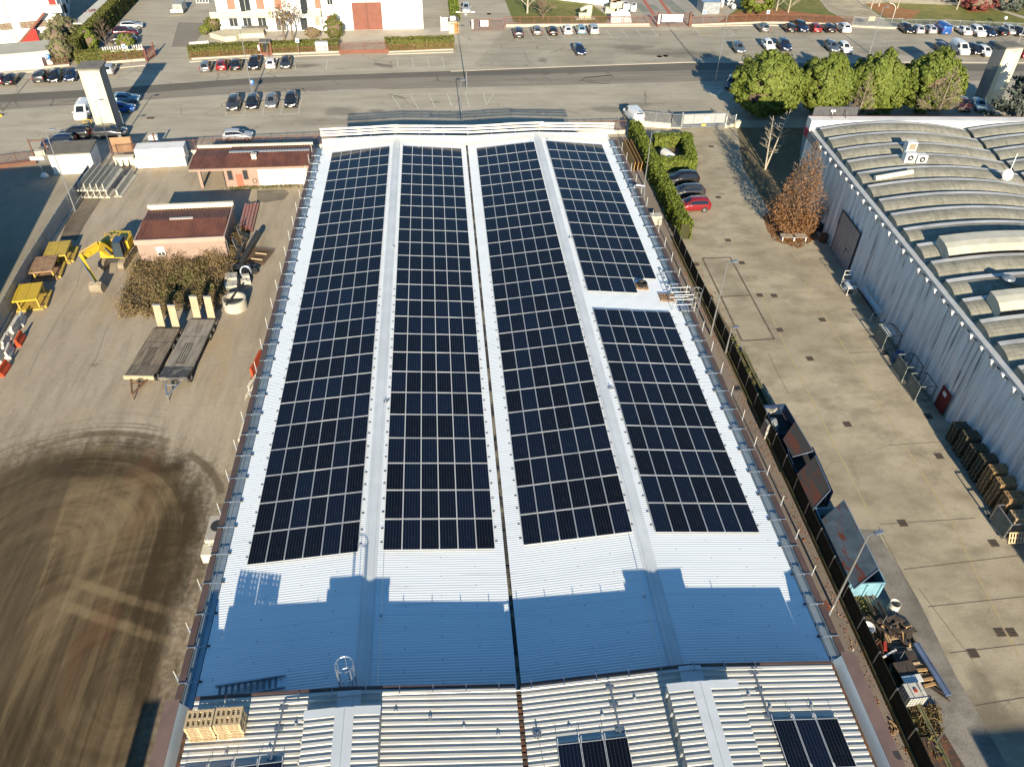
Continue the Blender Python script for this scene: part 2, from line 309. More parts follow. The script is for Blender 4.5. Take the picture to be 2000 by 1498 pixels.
# alley beside the white roof, right yard, gravel
sheet('alley', [(20.0, -20), (27.2, -20), (27.2, 109), (20.0, 109)], m_strip, 0.004)
sheet('right_yard', [(27.2, -20), (60, -20), (60, 50), (50, 113.5), (27.2, 111.5)], m_conc, 0.005)
sheet('gravel_strip', [(28.3, -10), (32.2, -10), (32.0, 20.7), (31.9, 24), (32.2, 30), (31.9, 35.9), (30.2, 36.2), (28.3, 40)], m_gravel, 0.010)
b = MB()
def strip(b, p, q, wd, z, m=0):
    p, q = Vector(p[:2]), Vector(q[:2]); d_ = (q - p).normalized(); n_ = Vector((-d_.y, d_.x)) * wd / 2
    b.poly([(*(p - n_), z), (*(q - n_), z), (*(q + n_), z), (*(p + n_), z)], m)
def pstrip(b, pts, wd, z, m=0):
    P = [g2(*p) for p in pts]
    for a, c in zip(P[:-1], P[1:]): strip(b, a, c, wd, z, m)
for pts in ([(1428, 470), (1440, 492), (1488, 580), (1560, 730), (1630, 870), (1700, 1005)], [(1570, 552), (1700, 760), (1860, 1020), (1902, 1112), (1990, 1280)], [(1575, 550), (1632, 549)], [(1565, 975), (1610, 975)]):
    pstrip(b, pts, 0.10, 0.014)
struct(b, 'yard_line', m_yellow_line)
b = MB()
pstrip(b, [(1372, 505), (1426, 503), (1512, 662), (1449, 666), (1372, 505)], 0.19, 0.014); pstrip(b, [(1410, 580), (1465, 577)], 0.15, 0.015)
for pts in ([(1720, 1024), (1905, 1012)], [(1765, 1112), (1990, 1085)], [(1812, 1185), (2000, 1165)], [(1855, 1275), (2000, 1258)], [(1905, 1378), (2000, 1362)], [(1715, 1028), (1790, 1172)], [(1795, 1150), (1900, 1290)], [(1660, 690), (1760, 685)], [(1735, 870), (1850, 862)], [(1500, 690), (1540, 770)]):
    pstrip(b, pts, 0.045, 0.015)
struct(b, 'concrete_joint', m_joint)
b = MB()
for pts in ([(172, 470), (150, 560), (75, 690), (55, 735)], [(213, 634), (205, 650), (188, 700), (160, 745)]):
    pstrip(b, pts, 0.03, 0.013)
struct(b, 'yard_crack', m_joint)

# ---- street
north = [(-70, 186), (0, 185.5), (200, 174), (350, 163), (500, 152.5), (640, 147.5), (800, 142), (1000, 135.5), (1200, 128), (1340, 123.5), (1600, 124), (1880, 125.5), (2100, 127)]
midl = [(-70, 202), (0, 201), (200, 189), (350, 177), (500, 164), (640, 157.5), (800, 152), (1000, 146.5), (1200, 141), (1340, 138), (1600, 138), (1880, 139), (2100, 140)]
south = [(-70, 217), (0, 216), (200, 202), (350, 191), (500, 181), (640, 178.5), (800, 174), (1000, 169), (1200, 164), (1340, 160), (1600, 158), (1880, 158), (2100, 158)]
def band(name, a, c, m, z):
    A, B = pxs(a), pxs(c); mb = MB()
    for i in range(len(A) - 1):
        mb.poly([(*B[i], z), (*B[i + 1], z), (*A[i + 1], z), (*A[i], z)])
    return struct(mb, name, m)
band('road', north, midl, m_road2, 0.004); band('road_worn_lane', midl, south, m_road, 0.004)
# kerb-like pale concrete edge between road and north parking
b = MB()
A = pxs([(880, 140.5), (1000, 135.5), (1200, 128), (1340, 123), (1600, 122), (1880, 123), (2100, 124)])
for p, q in zip(A[:-1], A[1:]): b.beam((p[0], p[1] + .2, .03), (q[0], q[1] + .2, .03), 0.45, 0.06)
struct(b, 'kerb', m_pave)
b = MB()   # verge / pavement along the northern fences
for pts in ([(0, 140), (90, 136), (230, 130), (290, 124)], [(372, 118), (480, 111), (600, 106), (665, 104)], [(757, 103), (885, 99)], [(1018, 47), (1140, 50), (1268, 49)], [(1350, 50), (1480, 47), (1645, 51)], [(1755, 53), (1880, 58), (2000, 62)]):
    P = pxs(pts)
    for p, q in zip(P[:-1], P[1:]):
        b.beam((p[0], p[1] - .6, .06), (q[0], q[1] - .6, .06), 1.2, 0.12)
struct(b, 'pavement', m_pave)
sheet('north_parking', pxs([(985, 60), (1330, 60), (1500, 56), (1700, 58), (2100, 72), (2100, 123), (1600, 121), (1340, 122), (1010, 132), (925, 128)]), m_lot, 0.0035)

# painted bays
b = MB()
def bays(p0, p1, q0, q1, n, front=True, back=False):
    P0, P1, Q0, Q1 = [Vector(g2(*p)) for p in (p0, p1, q0, q1)]
    for i in range(n + 1):
        t = i / n; strip(b, P0.lerp(P1, t), Q0.lerp(Q1, t), 0.11, 0.010)
    if front: strip(b, Q0, Q1, 0.11, 0.011)
    if back: strip(b, P0, P1, 0.11, 0.011)
bays((453, 196), (590, 189), (440, 227), (583, 222), 4)
bays((765, 186), (945, 182), (783, 214), (950, 208), 5, True, True)
strip(b, g2(965, 181), g2(948, 210), .1, .010)
bays((775, 114), (863, 111), (778, 133), (868, 132), 3, True, True)
bays((575, 120), (640, 119), (578, 138), (637, 136), 1, False, True)
bays((1000, 60), (1272, 57), (1012, 80), (1286, 72), 9)
bays((1355, 53), (1480, 53), (1368, 70), (1500, 70), 2, True)
strip(b, g2(0, 152), g2(60, 152), .1, .01); strip(b, g2(222, 137), g2(264, 136), .1, .01)
strip(b, g2(640, 178), g2(760, 175.5), .12, .011); strip(b, g2(660, 176), g2(740, 174), .1, .012)
struct(b, 'bay_marking', m_white_line)
b = MB()
for t in range(4):
    strip(b, g2(1356 + t * 5.5, 55 + t * 5), g2(1368 + t * 5.5, 54 + t * 5), .25, .012)
pstrip(b, [(1356, 54), (1380, 71)], .16, .013); pstrip(b, [(1366, 54), (1390, 70)], .16, .013); pstrip(b, [(1391, 54), (1405, 70)], .16, .013); pstrip(b, [(1366, 71), (1405, 70)], .16, .014)
pstrip(b, [(222, 135), (240, 136), (226, 158)], .14, .013)
struct(b, 'disabled_bay_marking', m_yellow_line)
b = MB()
for i in range(7):
    strip(b, g2(1372 + i * 6, 172 + i * .8), g2(1392 + i * 4, 186 - i), .2, .012)
pstrip(b, [(1370, 171), (1410, 172), (1400, 190), (1370, 171)], .2, .013)
struct(b, 'hatched_marking', m_white_line)
b = MB()
for (px, py) in ((1300, 110), (1288, 111), (955, 28)):
    x, y = g2(px, py); b.lathe([(0.01, .012), (.5, .012)], (x, y, 0), 14, caps=(False, True))
pstrip(b, [(1210, 94), (1260, 104), (1320, 118)], .05, .012); pstrip(b, [(1307, 56), (1345, 106)], .09, .012); pstrip(b, [(1022, 97), (1033, 125)], .06, .012)
pstrip(b, [(58, 155), (5, 218)], .16, .012); pstrip(b, [(1567, 68), (1590, 84)], .07, .012)
struct(b, 'tar_seam', m_joint)
# lawns and drives in the north
sheet('lawn', pxs([(983, -8), (1130, -12), (1190, 36), (1182, 45), (1020, 46), (1003, 44)]), m_grass, 0.02)
sheet('lawn', pxs([(1492, -12), (1590, -12), (1618, 22), (1660, 44), (1480, 44), (1405, 44), (1440, 18)]), m_grass, 0.02)
sheet('leaf_bed', pxs([(1405, 44), (1440, 24), (1500, 16), (1560, 24), (1640, 34), (1660, 46), (1480, 45)]), m_litter, 0.026)
sheet('lawn', pxs([(1690, 10), (1730, 6), (1890, 12), (2100, 18), (2100, 55), (1880, 50), (1760, 46), (1730, 40)]), m_grass, 0.02)
sheet('leaf_bed', pxs([(1690, 8), (1740, 8), (1765, 18), (1800, 22), (1780, 38), (1735, 38)]), m_litter, 0.026)
sheet('leaf_bed', pxs([(1880, 16), (1920, 16), (1935, 24), (1890, 25)]), m_litter, 0.026)
sheet('garden_path', pxs([(1925, 14), (1938, 14), (2010, 36), (2010, 41)]), m_pave, 0.03)
sheet('drive', pxs([(1590, -14), (1640, -14), (1722, 34), (1664, 44), (1622, 20)]), m_conc, 0.018)
m_tile = ground_mat('stamped_paving', (.34, .31, .26), (.40, .36, .30), (.24, .22, .19), 0, (1, 1, 1), .7)
sheet('forecourt_drive', pxs([(1215, -12), (1370, -12), (1350, 34), (1262, 34)]), m_tile, 0.016)
b = MB()
for a, c in (((1250, -10), (1277, 30)), ((1282, -10), (1310, 30))): strip(b, g2(*a), g2(*c), .8, .024)
struct(b, 'red_line', mat('faded_red_paint', (.42, .12, .07), (.35, .17, .11), 1.5, .8))
b = MB()
for a, c, wd in (((1245, 8), (1262, 24), 1.6), ((1300, 0), (1335, 30), 2.2), ((1268, 10), (1282, 20), 1.8)): strip(b, g2(*a), g2(*c), wd, .021)
struct(b, 'paving_patch', m_tile2 := ground_mat('green_grey_paving', (.22, .23, .19), (.27, .27, .22), (.17, .17, .14), 0, (1, 1, 1), .6))
sheet('house_drive', pxs([(348, 45), (412, 45), (375, 92), (335, 92)]), ground_mat('ramp_asphalt', (.235, .205, .165), (.27, .24, .195), (.20, .18, .15), .3, (1, 1, 1), .5), 0.014)
sheet('house_terrace', pxs([(405, 62), (530, 60), (640, 57), (885, 55), (885, 66), (660, 84), (520, 88), (470, 82)]), m_pave, 0.013)
# bare earth under the trees at the right yard and along the fence
sheet('verge', pxs([(1440, 250), (1570, 250), (1560, 320), (1600, 470), (1520, 440), (1452, 330)]), m_earth, 0.012)
sheet('verge', pxs([(1490, 425), (1530, 410), (1585, 420), (1592, 470), (1540, 475), (1500, 455)]), m_litter, 0.018)
sheet('verge', [(26.9, -10), (28.25, -10), (28.3, 60), (27.6, 79), (26.4, 79)], m_earth, 0.012)
sheet('verge', pxs([(1250, 300), (1290, 265), (1345, 272), (1352, 330), (1290, 335)]), m_earth, 0.013)
# ================================================================== WHITE-ROOFED WAREHOUSE
PROF = [(-13.3, 9.30), (-4.95, 10.15), (2.83, 9.60), (10.8, 10.45), (19.1, 9.70)]
Y0, Y1 = 17.2, 86.2
def roofz(x):
    for (a, za), (b_, zb) in zip(PROF[:-1], PROF[1:]):
        if x <= b_: return za + (zb - za) * (x - a) / (b_ - a)
    return PROF[-1][1]
s = NT('white_corrugated_steel'); v = s.coords()
f = s.ss(s.noise(s.map(v, (.12, 1.0, 1)), 0.7, 5, .6), .45, .75); g = s.ss(s.noise(v, 0.16, 4), .35, .65)
c = s.mix(f, (.71, .745, .765), (.65, .68, .70)); c = s.mix(s.m('MULTIPLY', g, .5), c, (.72, .75, .77))
XX, YY, _ = s.xyz(v); dx_ = s.m('SUBTRACT', s.m('FRACT', s.m('DIVIDE', XX, 1.94)), .5); dy_ = s.m('SUBTRACT', s.m('FRACT', s.m('ADD', s.m('DIVIDE', YY, 1.28), s.m('MULTIPLY', s.m('FLOOR', s.m('DIVIDE', XX, 1.94)), .5))), .5)
sp = s.m('LESS_THAN', s.m('ADD', s.m('ABSOLUTE', s.m('MULTIPLY', dx_, 1.94)), s.m('ABSOLUTE', s.m('MULTIPLY', dy_, 1.28))), .06)
lap = s.m('LESS_THAN', s.m('FRACT', s.m('DIVIDE', YY, 6.1)), .006); c = s.mix(s.m('MULTIPLY', lap, .35), c, (.3, .32, .34))
gr = s.m('MULTIPLY', s.ss(s.noise(s.map(v, (.1, 2.5, 1)), 1.2, 5, .7), .56, .72), .35); c = s.mix(gr, c, (.40, .41, .41)); c = s.mix(s.m('MULTIPLY', sp, .7), c, (.25, .25, .26))
m_wroof = s.out(c, .34, 0.0, .7)
m_cap = mat('pale_grey_flashing', (.52, .55, .57), (.60, .63, .65), .5, .45)
m_galv = mat('galvanised_steel', (.50, .52, .54), (.38, .40, .43), 1.2, .35, .75, .5, stretch=(1, .3, 1))
m_gut = mat('gutter_bottom', (.40, .47, .50), (.28, .33, .36), .5, .35, .6, .5, stretch=(1, .2, 1))
m_brown = mat('brown_cladding', (.085, .055, .048), (.11, .075, .065), .6, .55)
m_dark = mat('dark_gap', (.03, .03, .032), (.045, .042, .04), 1, .8)
m_mud = mat('silty_gutter', (.22, .20, .15), (.05, .045, .04), 1.6, .7, stretch=(1, .5, 1), lo=.4, hi=.55)
m_wwall = mat('cream_panel_wall', (.62, .58, .50), (.55, .51, .44), .4, .8)
wh = thing('warehouse', 'long warehouse with white corrugated double gabled roof carrying four solar arrays', 'warehouse', (0, 0, 0))
b = MB()
b.prism([(-14.35, Y0), (20.15, Y0), (20.15, Y1 - .1), (-14.35, Y1 - .1)], 0, 8.7)
b.build('wall', m_brown, wh)
PIT, DEP = 0.16, 0.010
ny = int((Y1 - Y0) / PIT)
for (a, za), (c_, zc) in zip(PROF[:-1], PROF[1:]):
    rows = []
    ins = 0.28 if a in (-4.95, 2.83, 10.8) else 0.0
    ine = 0.28 if c_ in (-4.95, 2.83, 10.8) else 0.0
    xa, xc = a + (0.11 if a == 2.83 else 0), c_ - (0.11 if c_ == 2.83 else 0)
    za_, zc_ = za + (zc - za) * (xa - a) / (c_ - a), za + (zc - za) * (xc - a) / (c_ - a)
    for i in range(ny):
        y = Y0 + i * PIT
        for dy, dz in ((0, 0), (.05, DEP), (.08, DEP), (.13, 0)):
            rows.append([(xa, y + dy, za_ + dz), (xc, y + dy, zc_ + dz)])
    MB().grid(rows, flip=True).build('roof', m_wroof, wh)
for rx, rz_ in (PROF[1], PROF[3]):
    b = MB(); k = .095
    P = [[(rx + dx, y, rz_ + DEP + .015 - abs(dx) * k + up) for dx, up in ((-.40, 0), (-.24, .012), (-.21, .05), (0, .07), (.21, .05), (.24, .012), (.40, 0))] for y in np.linspace(Y0, Y1, 20)]
    b.grid(P, flip=True)
    for i in range(19): b.box(rx - .40, rx + .40, Y0 + 3.6 * i, Y0 + 3.6 * i + .05, rz_ - .04, rz_ - .03)
    b.build('ridge_cap', m_cap, wh)
vx, vz = PROF[2]
b = MB(); b.box(vx - .16, vx + .16, Y0, Y1, vz - .12, vz - .10)
for i in range(26): b.box(vx - .1, vx + .1, 19.5 + 2.6 * i, 19.72 + 2.6 * i, vz - .1, vz - .04, 1)
b.build('valley_gutter', [m_mud, m_dark], wh)
for sx, ex, ez in ((-1, -13.3, 9.3), (1, 19.1, 9.7)):
    b = MB(); o1, o2 = ex + sx * .07, ex + sx * .66
    x0, x1 = min(o1, o2), max(o1, o2)
    b.box(x0, x1, Y0, Y1, ez - .30, ez - .27)
    for xx in (x0, x1): b.box(xx - .015, xx + .015, Y0, Y1, ez - .3, ez - .04)
    xm = x0 + .33 * (x1 - x0); b.box(xm - .02, xm + .02, Y0, Y1, ez - .26, ez - .18)
    b.box(min(ex, o1), max(ex, o1), Y0, Y1, ez - .32, ez - .25)
    b.build('eaves_gutter', m_gut, wh)
    b = MB(); a0, a1 = ex + sx * .68, ex + sx * 1.02
    for i in range(34):
        y = Y0 + .5 + i * 2.0; jx = rng.uniform(-.02, .02)
        b.box(min(a0, a1) + jx, max(a0, a1) + jx, y + .06, min(y + 1.92, Y1), ez - .5, ez + .02 + rng.uniform(-.01, .015))
    b.build('parapet_coping', m_brown, wh)
    for i in range(34):
        y = Y0 + .5 + i * 2.0
        b = MB(); b.box(min(ex, a1), max(ex, a1), y - .03, y + .03, ez + .03, ez + .07)
        b.box(min(o2, o2 - sx * .08), max(o2, o2 - sx * .08), y - .1, y + .1, ez + .02, ez + .045)
        b.box(min(ex, ex - sx * .16), max(ex, ex - sx * .16), y - .045, y + .045, ez + .05, ez + .12, 1)
        b.build('gutter_bracket', [m_galv, m_dark], wh)
# gable verge at the far end
def pz(x): return 10.30 + .40 * (roofz(x) - 9.9)
b = MB()
for (a, za), (c_, zc) in zip(PROF[:-1], PROF[1:]):
    b.add([(a, Y1 - 1.2, za + .05), (c_, Y1 - 1.2, zc + .05), (c_, Y1 + .05, zc + .06), (a, Y1 + .05, za + .06), (a, Y1 + .05, za - .5), (c_, Y1 + .05, zc - .5)], [(0, 1, 2, 3), (3, 2, 5, 4)])
    b.add([(a, Y1 + .05, za + .061), (c_, Y1 + .05, zc + .061), (c_, Y1 + .05, pz(c_)), (a, Y1 + .05, pz(a)), (a, Y1 + .2, pz(a)), (c_, Y1 + .2, pz(c_)), (a, Y1 + .2, za - .8), (c_, Y1 + .2, zc - .8)], [(0, 1, 2, 3), (3, 2, 5, 4), (4, 5, 7, 6)])
b.build('verge_flashing', mat('white_flashing', (.72, .71, .68), (.66, .65, .62), .4, .5), wh)
# lifeline cable beside each ridge
for rx, rz_, sx in ((-4.95, 10.15, 1), (10.8, 10.45, -1)):
    b = MB(); x = rx + sx * .75
    b.path([(x, y, roofz(x) + .09) for y in (Y0 + .8, 40, 62, Y1 - 1.4)], .012, 4)
    for y in np.linspace(Y0 + 1.2, Y1 - 2, 12): b.box(x - .06, x + .06, y - .06, y + .06, roofz(x) + .0, roofz(x) + .1)
    tag(b.build('lifeline', m_galv), 'thin steel lifeline cable running beside the ' + ('left' if sx > 0 else 'right') + ' ridge cap of the white roof', 'lifeline', 'lifelines on the white roof')
# roof clamps beside panels and anchors
b0 = MB(); b0.box(-.075, .075, -.028, .028, 0, .03)
mclamp = b0.mesh('roof_clamp', mat('clamp_grey', (.10, .10, .11)))
# ------------------------------------------------------------------ solar panels
s = NT('solar_cells'); uv = s.coords('UV'); U, V, _ = s.xyz(uv)
oi = s.n('ShaderNodeObjectInfo'); rnd = s.noise(s.comb(s.m('FLOOR', s.m('MULTIPLY', s.xyz(s.coords())[0], 0.0)), 0.0, s.m('MULTIPLY', oi.outputs['Random'], 50.0)), 1.0, 1)
fu = s.m('FRACT', s.m('MULTIPLY', U, 6.0)); fv = s.m('FRACT', s.m('MULTIPLY', V, 12.0))
lu = s.m('LESS_THAN', fu, 0.075); lv = s.m('MULTIPLY', s.m('LESS_THAN', fv, 0.05), 0.05)
bb = s.m('MULTIPLY', s.m('LESS_THAN', s.m('FRACT', s.m('MULTIPLY', U, 30.0)), 0.14), 0.03)
cell = s.mix(s.ss(oi.outputs['Random'], 0.1, 0.95), (.004, .0048, .008), (.005, .009, .021))
c = s.mix(s.m('MAXIMUM', s.m('MULTIPLY', lu, .26), s.m('MAXIMUM', lv, bb)), cell, (.16, .19, .24))
m_cell = s.out(s.mix(s.m('MULTIPLY', s.ss(s.noise(s.coords(), 1.1, 4), .55, .8), .10), c, (.12, .11, .10)), .10, 0, .22); s.b.inputs['IOR'].default_value = 1.5
m_alu = mat('aluminium_frame', (.62, .63, .64), (.54, .55, .57), 1.0, .4, .2)
PW, PL = 1.0, 2.0                                          # unit panel, scaled per array in the mesh
def panel_mesh(wd, ln, slope, name, frame):
    """glass sheet (or its frame) lying on a slope across x; origin at its centre"""
    cs = math.cos(slope); sn = math.sin(slope)
    def P(u, v, h): return (u * cs - h * sn, v, u * sn + h * cs)
    b = MB(); t = .032
    hw, hl = wd / 2, ln / 2
    if not frame:
        b.add([P(-hw + .01, -hl + .01, .0), P(hw - .01, -hl + .01, .0), P(hw - .01, hl - .01, .0), P(-hw + .01, hl - .01, .0)], [(0, 1, 2, 3)])
    else:
        for u0, u1, v0, v1 in ((-hw, -hw + .021, -hl, hl), (hw - .021, hw, -hl, hl), (-hw + .021, hw - .021, -hl, -hl + .024), (-hw + .021, hw - .021, hl - .024, hl)):
            b.add([P(u0, v0, .004), P(u1, v0, .004), P(u1, v1, .004), P(u0, v1, .004), P(u0, v0, -.035), P(u1, v0, -.035), P(u1, v1, -.035), P(u0, v1, -.035)],
                  [(0, 1, 2, 3), (0, 4, 5, 1), (1, 5, 6, 2), (2, 6, 7, 3), (3, 7, 4, 0)])
    me = b.mesh(name, m_alu if frame else m_cell)
    if not frame:
        uvl = me.uv_layers.new(name='UVMap')
        for i, q in enumerate(((0, 0), (1, 0), (1, 1), (0, 1))): uvl.data[i].uv = q
    return me
ARR = [('leftmost array', -12.05, -5.68, 0, 24, 28.62, 2.303, None), ('left centre array', -4.27, 2.2, 1, 24, 28.62, 2.303, None),
       ('right centre array', 3.86, 10.29, 2, 24, 28.72, 2.293, None), ('near right array', 11.63, 18.07, 3, 10, 28.62, 2.28, None), ('far right array', 11.63, 18.07, 3, 13, 53.95, 2.31, 'short')]
plist = []
for ai, (an, x0, x1, si, nr, ys, pit, opt) in enumerate(ARR):
    (a, za), (c_, zc) = PROF[si], PROF[si + 1]; slope = math.atan2(zc - za, c_ - a)
    wd = (x1 - x0) / 6; mg = panel_mesh((wd - .022) / math.cos(slope), pit - .045, slope, 'solar_panel', False); mf = panel_mesh((wd - .022) / math.cos(slope), pit - .045, slope, 'frame', True)
    for r in range(nr):
        for cc in range(6):
            if opt == 'short' and r == 0 and cc > 3: continue
            x = x0 + (cc + .5) * wd; y = ys + (r + .5) * pit
            plist.append((y, ai, an, r, cc, x, roofz(x) + .13, mg, mf))
plist.sort(key=lambda t: t[0])
far = MB(); farf = MB(); faruv = []
def face_of(me, x, y, z, tgt):
    o = len(tgt.v); tgt.v += [(p.co.x + x, p.co.y + y, p.co.z + z) for p in me.vertices]
    for f in me.polygons: tgt.f.append([i + o for i in f.vertices]); tgt.mi.append(0)
for i, (y, ai, an, r, cc, x, z, mg, mf) in enumerate(plist):
    if i < 288:
        o = bpy.data.objects.new('solar_panel', mg); COL.objects.link(o); o.location = (x, y, z); o.rotation_euler = (rng.normal(0, .0035), rng.normal(0, .0035), 0)
        tag(o, 'solar panel, %s row from near end, %s column, %s, white roof' % (ORD[r], ORD[cc], an), 'solar panel', 'solar panels on the white roof')
        f = bpy.data.objects.new('frame', mf); COL.objects.link(f); f.parent = o
        if cc in (0, 5):
            sg = -1 if cc == 0 else 1
            for t in (-.5, .55):
                k = bpy.data.objects.new('clamp', mclamp); COL.objects.link(k); k.parent = o; k.location = (sg * (mg.vertices[1].co.x + .13), t, roofz(x + sg * .67) - z + DEP)
    else:
        face_of(mg, x, y, z, far); face_of(mf, x, y, z, farf)
me = far.mesh('solar_panel_field', m_cell); uvl = me.uv_layers.new(name='UVMap')
uvd = np.tile(np.array([0, 0, 1, 0, 1, 1, 0, 1], np.float32), len(far.f)); uvl.data.foreach_set('uv', uvd)
fo = bpy.data.objects.new('solar_panel_field', me); COL.objects.link(fo)
tag(fo, 'far rows of dark blue solar panels towards the far end of the white roof', 'solar panels', 'solar panels on the white roof', 'stuff')
farf.build('frame', m_alu, fo)['kind'] = 'stuff'
# roof anchors (star shaped feet)
for px, py in ((754, 790), (768, 488), (1113, 475), (1190, 769), (778, 292), (1068, 281)):
    gx, gy, _ = G(px, py, 9.9); z = roofz(gx) + .03
    b = MB()
    for k in range(4): b.cbox((0, 0, .03), (.42, .05, .03), k * PI / 4)
    b.tube((0, 0, .03), (0, 0, .18), .035, 6)
    tag(b.build('roof_anchor', m_galv, loc=(gx, gy, z)), 'small star footed steel anchor on the white roof next to a ridge cap', 'roof anchor', 'roof anchors on the white roof')
# guard rail of white boards across the far gable
t = thing('guard_rail', 'white triple board guard rail along the far gable of the white roof', 'guard rail', (2.9, Y1 + .35, 9.3))
mb_ = mat('white_painted_board', (.72, .70, .64), (.60, .57, .50), .8, .6)
def rz2_(x): return pz(x) - .05
for hh in (.42, .86, 1.32):
    xs = [-13.2 + 4.1 * i for i in range(9)]
    for i, (xa, xb) in enumerate(zip(xs[:-1], xs[1:])):
        b = MB(); b.beam((xa - .25 - 2.9, .05 + .05 * (i % 2), rz2_(xa) + hh * .8 - 9.3 + .03 * rng.normal()), (xb + .25 - 2.9, .05 + .05 * (i % 2), rz2_(xb) + hh * .8 - 9.3), .045, .20)
        b.build('board', mb_, t)
for i in range(13):
    x = -13.3 + 2.72 * i; b = MB(); b.tube((x - 2.9, 0, roofz(x) - 9.9), (x - 2.9, 0, rz2_(x) - 9.3 + 1.15), .028, 6); b.box(x - 2.95, x - 2.85, -.15, 0, roofz(x) - 9.45, roofz(x) - 9.35)
    b.build('post', m_galv, t)
# slim guard posts along both eaves
gp = thing('guard_post', 'slim pale guard post clamped to the left parapet of the white roof', 'guard post', (-14.45, 22, 9.0), 0, 'guard posts along the eaves')
MB().tube((0, 0, 0), (0, 0, 1.05), .02, 6).build('tube', mat('pale_tube', (.62, .62, .58), (.5, .5, .47), 2, .4), gp)
b = MB(); b.box(-.05, .12, -.05, .05, .1, .18); b.box(-.05, .12, -.05, .05, .36, .42); b.build('clamp', m_galv, gp)
for i in range(1, 24): dup(gp, (-14.45, 22 + i * 2.75, 9.0))
for i in range(25): dup(gp, (20.28, 20.5 + i * 2.62, 9.35), PI, 'slim pale guard post clamped to the right parapet of the white roof')
# bent pipe at the right eaves
b = MB(); gx, gy, gz = G(1268, 372, 9.7)
b.path([(19.2, gy - 1.2, 9.6), (19.3, gy - .3, 10.15), (19.7, gy, 10.3), (20.6, gy, 10.2), (20.75, gy, 8.6)], .09, 8)
tag(b.build('vent_pipe', m_galv), 'bent galvanised pipe arching over the right gutter of the white roof', 'pipe')
# pallet pieces and a cable coil lying on the gap between the two right arrays
m_wood = mat('weathered_wood', (.33, .20, .10), (.24, .14, .07), 3, .8, stretch=(1, 6, 1)); m_pine = mat('fresh_pine', (.54, .42, .26), (.44, .32, .18), 3, .75, stretch=(6, 1, 1))
def pallet_parts(b, wd, ln, n=5, m=0, h=.144):
    for i in range(n): b.box(-wd / 2 + i * (wd - .1) / (n - 1), -wd / 2 + i * (wd - .1) / (n - 1) + .1, -ln / 2, ln / 2, h - .022, h, m)
    for y in (-ln / 2, -.05, ln / 2 - .1): b.box(-wd / 2, wd / 2, y, y + .1, h - .046, h - .024, m); b.box(-wd / 2, wd / 2, y, y + .1, 0, .022, m)
    for y in (-ln / 2, -.05, ln / 2 - .1):
        for x in (-wd / 2, -.05, wd / 2 - .1): b.box(x, x + .1, y + .002, y + .098, .024, h - .048, m)
    return b
gx, gy, _ = G(1303, 581, 9.9)
o = pallet_parts(MB(), 1.3, 1.0, 7).build('pallet', m_wood, loc=(gx, gy, roofz(gx) + .05), rz=.02); o.rotation_euler = (0, .09, .02); tag(o, 'brown wooden pallet lying by the ladder hoops at the right eaves of the white roof', 'pallet')
gx, gy, _ = G(1253, 562, 9.9)
o = pallet_parts(MB(), 1.05, .9, 5).build('pallet', m_wood, loc=(gx, gy, roofz(gx) + .05)); o.rotation_euler = (0, .09, -.05); tag(o, 'small wooden pallet under the black cable coil on the white roof', 'pallet')
b = MB()
for k in range(26):
    r_ = .30 + .12 * rng.random(); h_ = .05 + .26 * rng.random(); a0 = rng.random() * 6
    b.path([(r_ * math.cos(a0 + i * PI / 7), r_ * math.sin(a0 + i * PI / 7), h_ + .02 * math.sin(3 * a0 + i)) for i in range(15)], .025, 5)
tag(b.build('cable_coil', mat('black_rubber', (.015, .015, .016), (.03, .03, .03), 3, .5), loc=(gx, gy - .02, roofz(gx) + .2)), 'coil of black cable lying on a small pallet on the white roof', 'cable coil')
# white rail with plates next to the hoops
b = MB(); gx, gy, _ = G(1290, 545, 9.9)
b.box(-.13, .13, -1.9, 1.9, .02, .07, 1)
for i in range(5): b.box(-.09, .09, -1.6 + i * .72, -1.6 + i * .72 + (.45 if i % 2 else .25), .075, .11)
tag(b.build('cable_tray', [m_cap, m_galv], loc=(gx + .35, gy, roofz(gx) - .0)), 'short grey cable tray with white covers at the right eaves', 'cable tray')
# caged access ladders
def cage_ladder(name, label, loc, rz, h0, h1, out, platform):
    t = thing(name, label, 'caged ladder', loc, rz)
    for sx in (-.3, .3): MB().tube((sx, 0, h0), (sx, 0, h1), .03, 6).build('stringer', m_galv, t)
    b = MB()
    for z in np.arange(h0 + .2, h1 - .9, .3): b.tube((-.3, 0, z), (.3, 0, z), .018, 5)
    b.build('rungs', m_galv, t)
    b = MB(); hs = list(np.arange(h1, max(h0, h1 - 5), -1.0))
    for z in hs: b.path([(.42 * math.cos(a) * 1.0, .42 * math.sin(a) + .34 - .0, z) for a in np.linspace(-.8 - PI * .2, PI + .8 + PI * .2, 13)], .024, 5)
    for a in (-.3, .5, PI / 2, PI - .5, PI + .3): b.tube((.42 * math.cos(a), .42 * math.sin(a) + .34, hs[-1]), (.42 * math.cos(a), .42 * math.sin(a) + .34, h1), .017, 5)
    b.build('safety_hoops', m_galv, t)
    if platform:
        for x in (-.55, .55):
            b = MB()
            for y in (-1.7, -.9, -.1): b.tube((x, y, h1 - 1.6), (x, y, h1 - .05), .022, 6)
            for z in (h1 - .05, h1 - .5, h1 - 1.0): b.tube((x, -1.7, z), (x, -.1, z), .022, 6)
            b.build('handrail', m_galv, t)
        b = MB()
        for i in range(6): b.box(-.5, .5, -1.65 + i * .26, -1.48 + i * .26, h1 - 1.62, h1 - 1.57)
        b.build('step_plate', m_galv, t)
    return t
gx, gy, _ = G(1326, 590, 9.7)
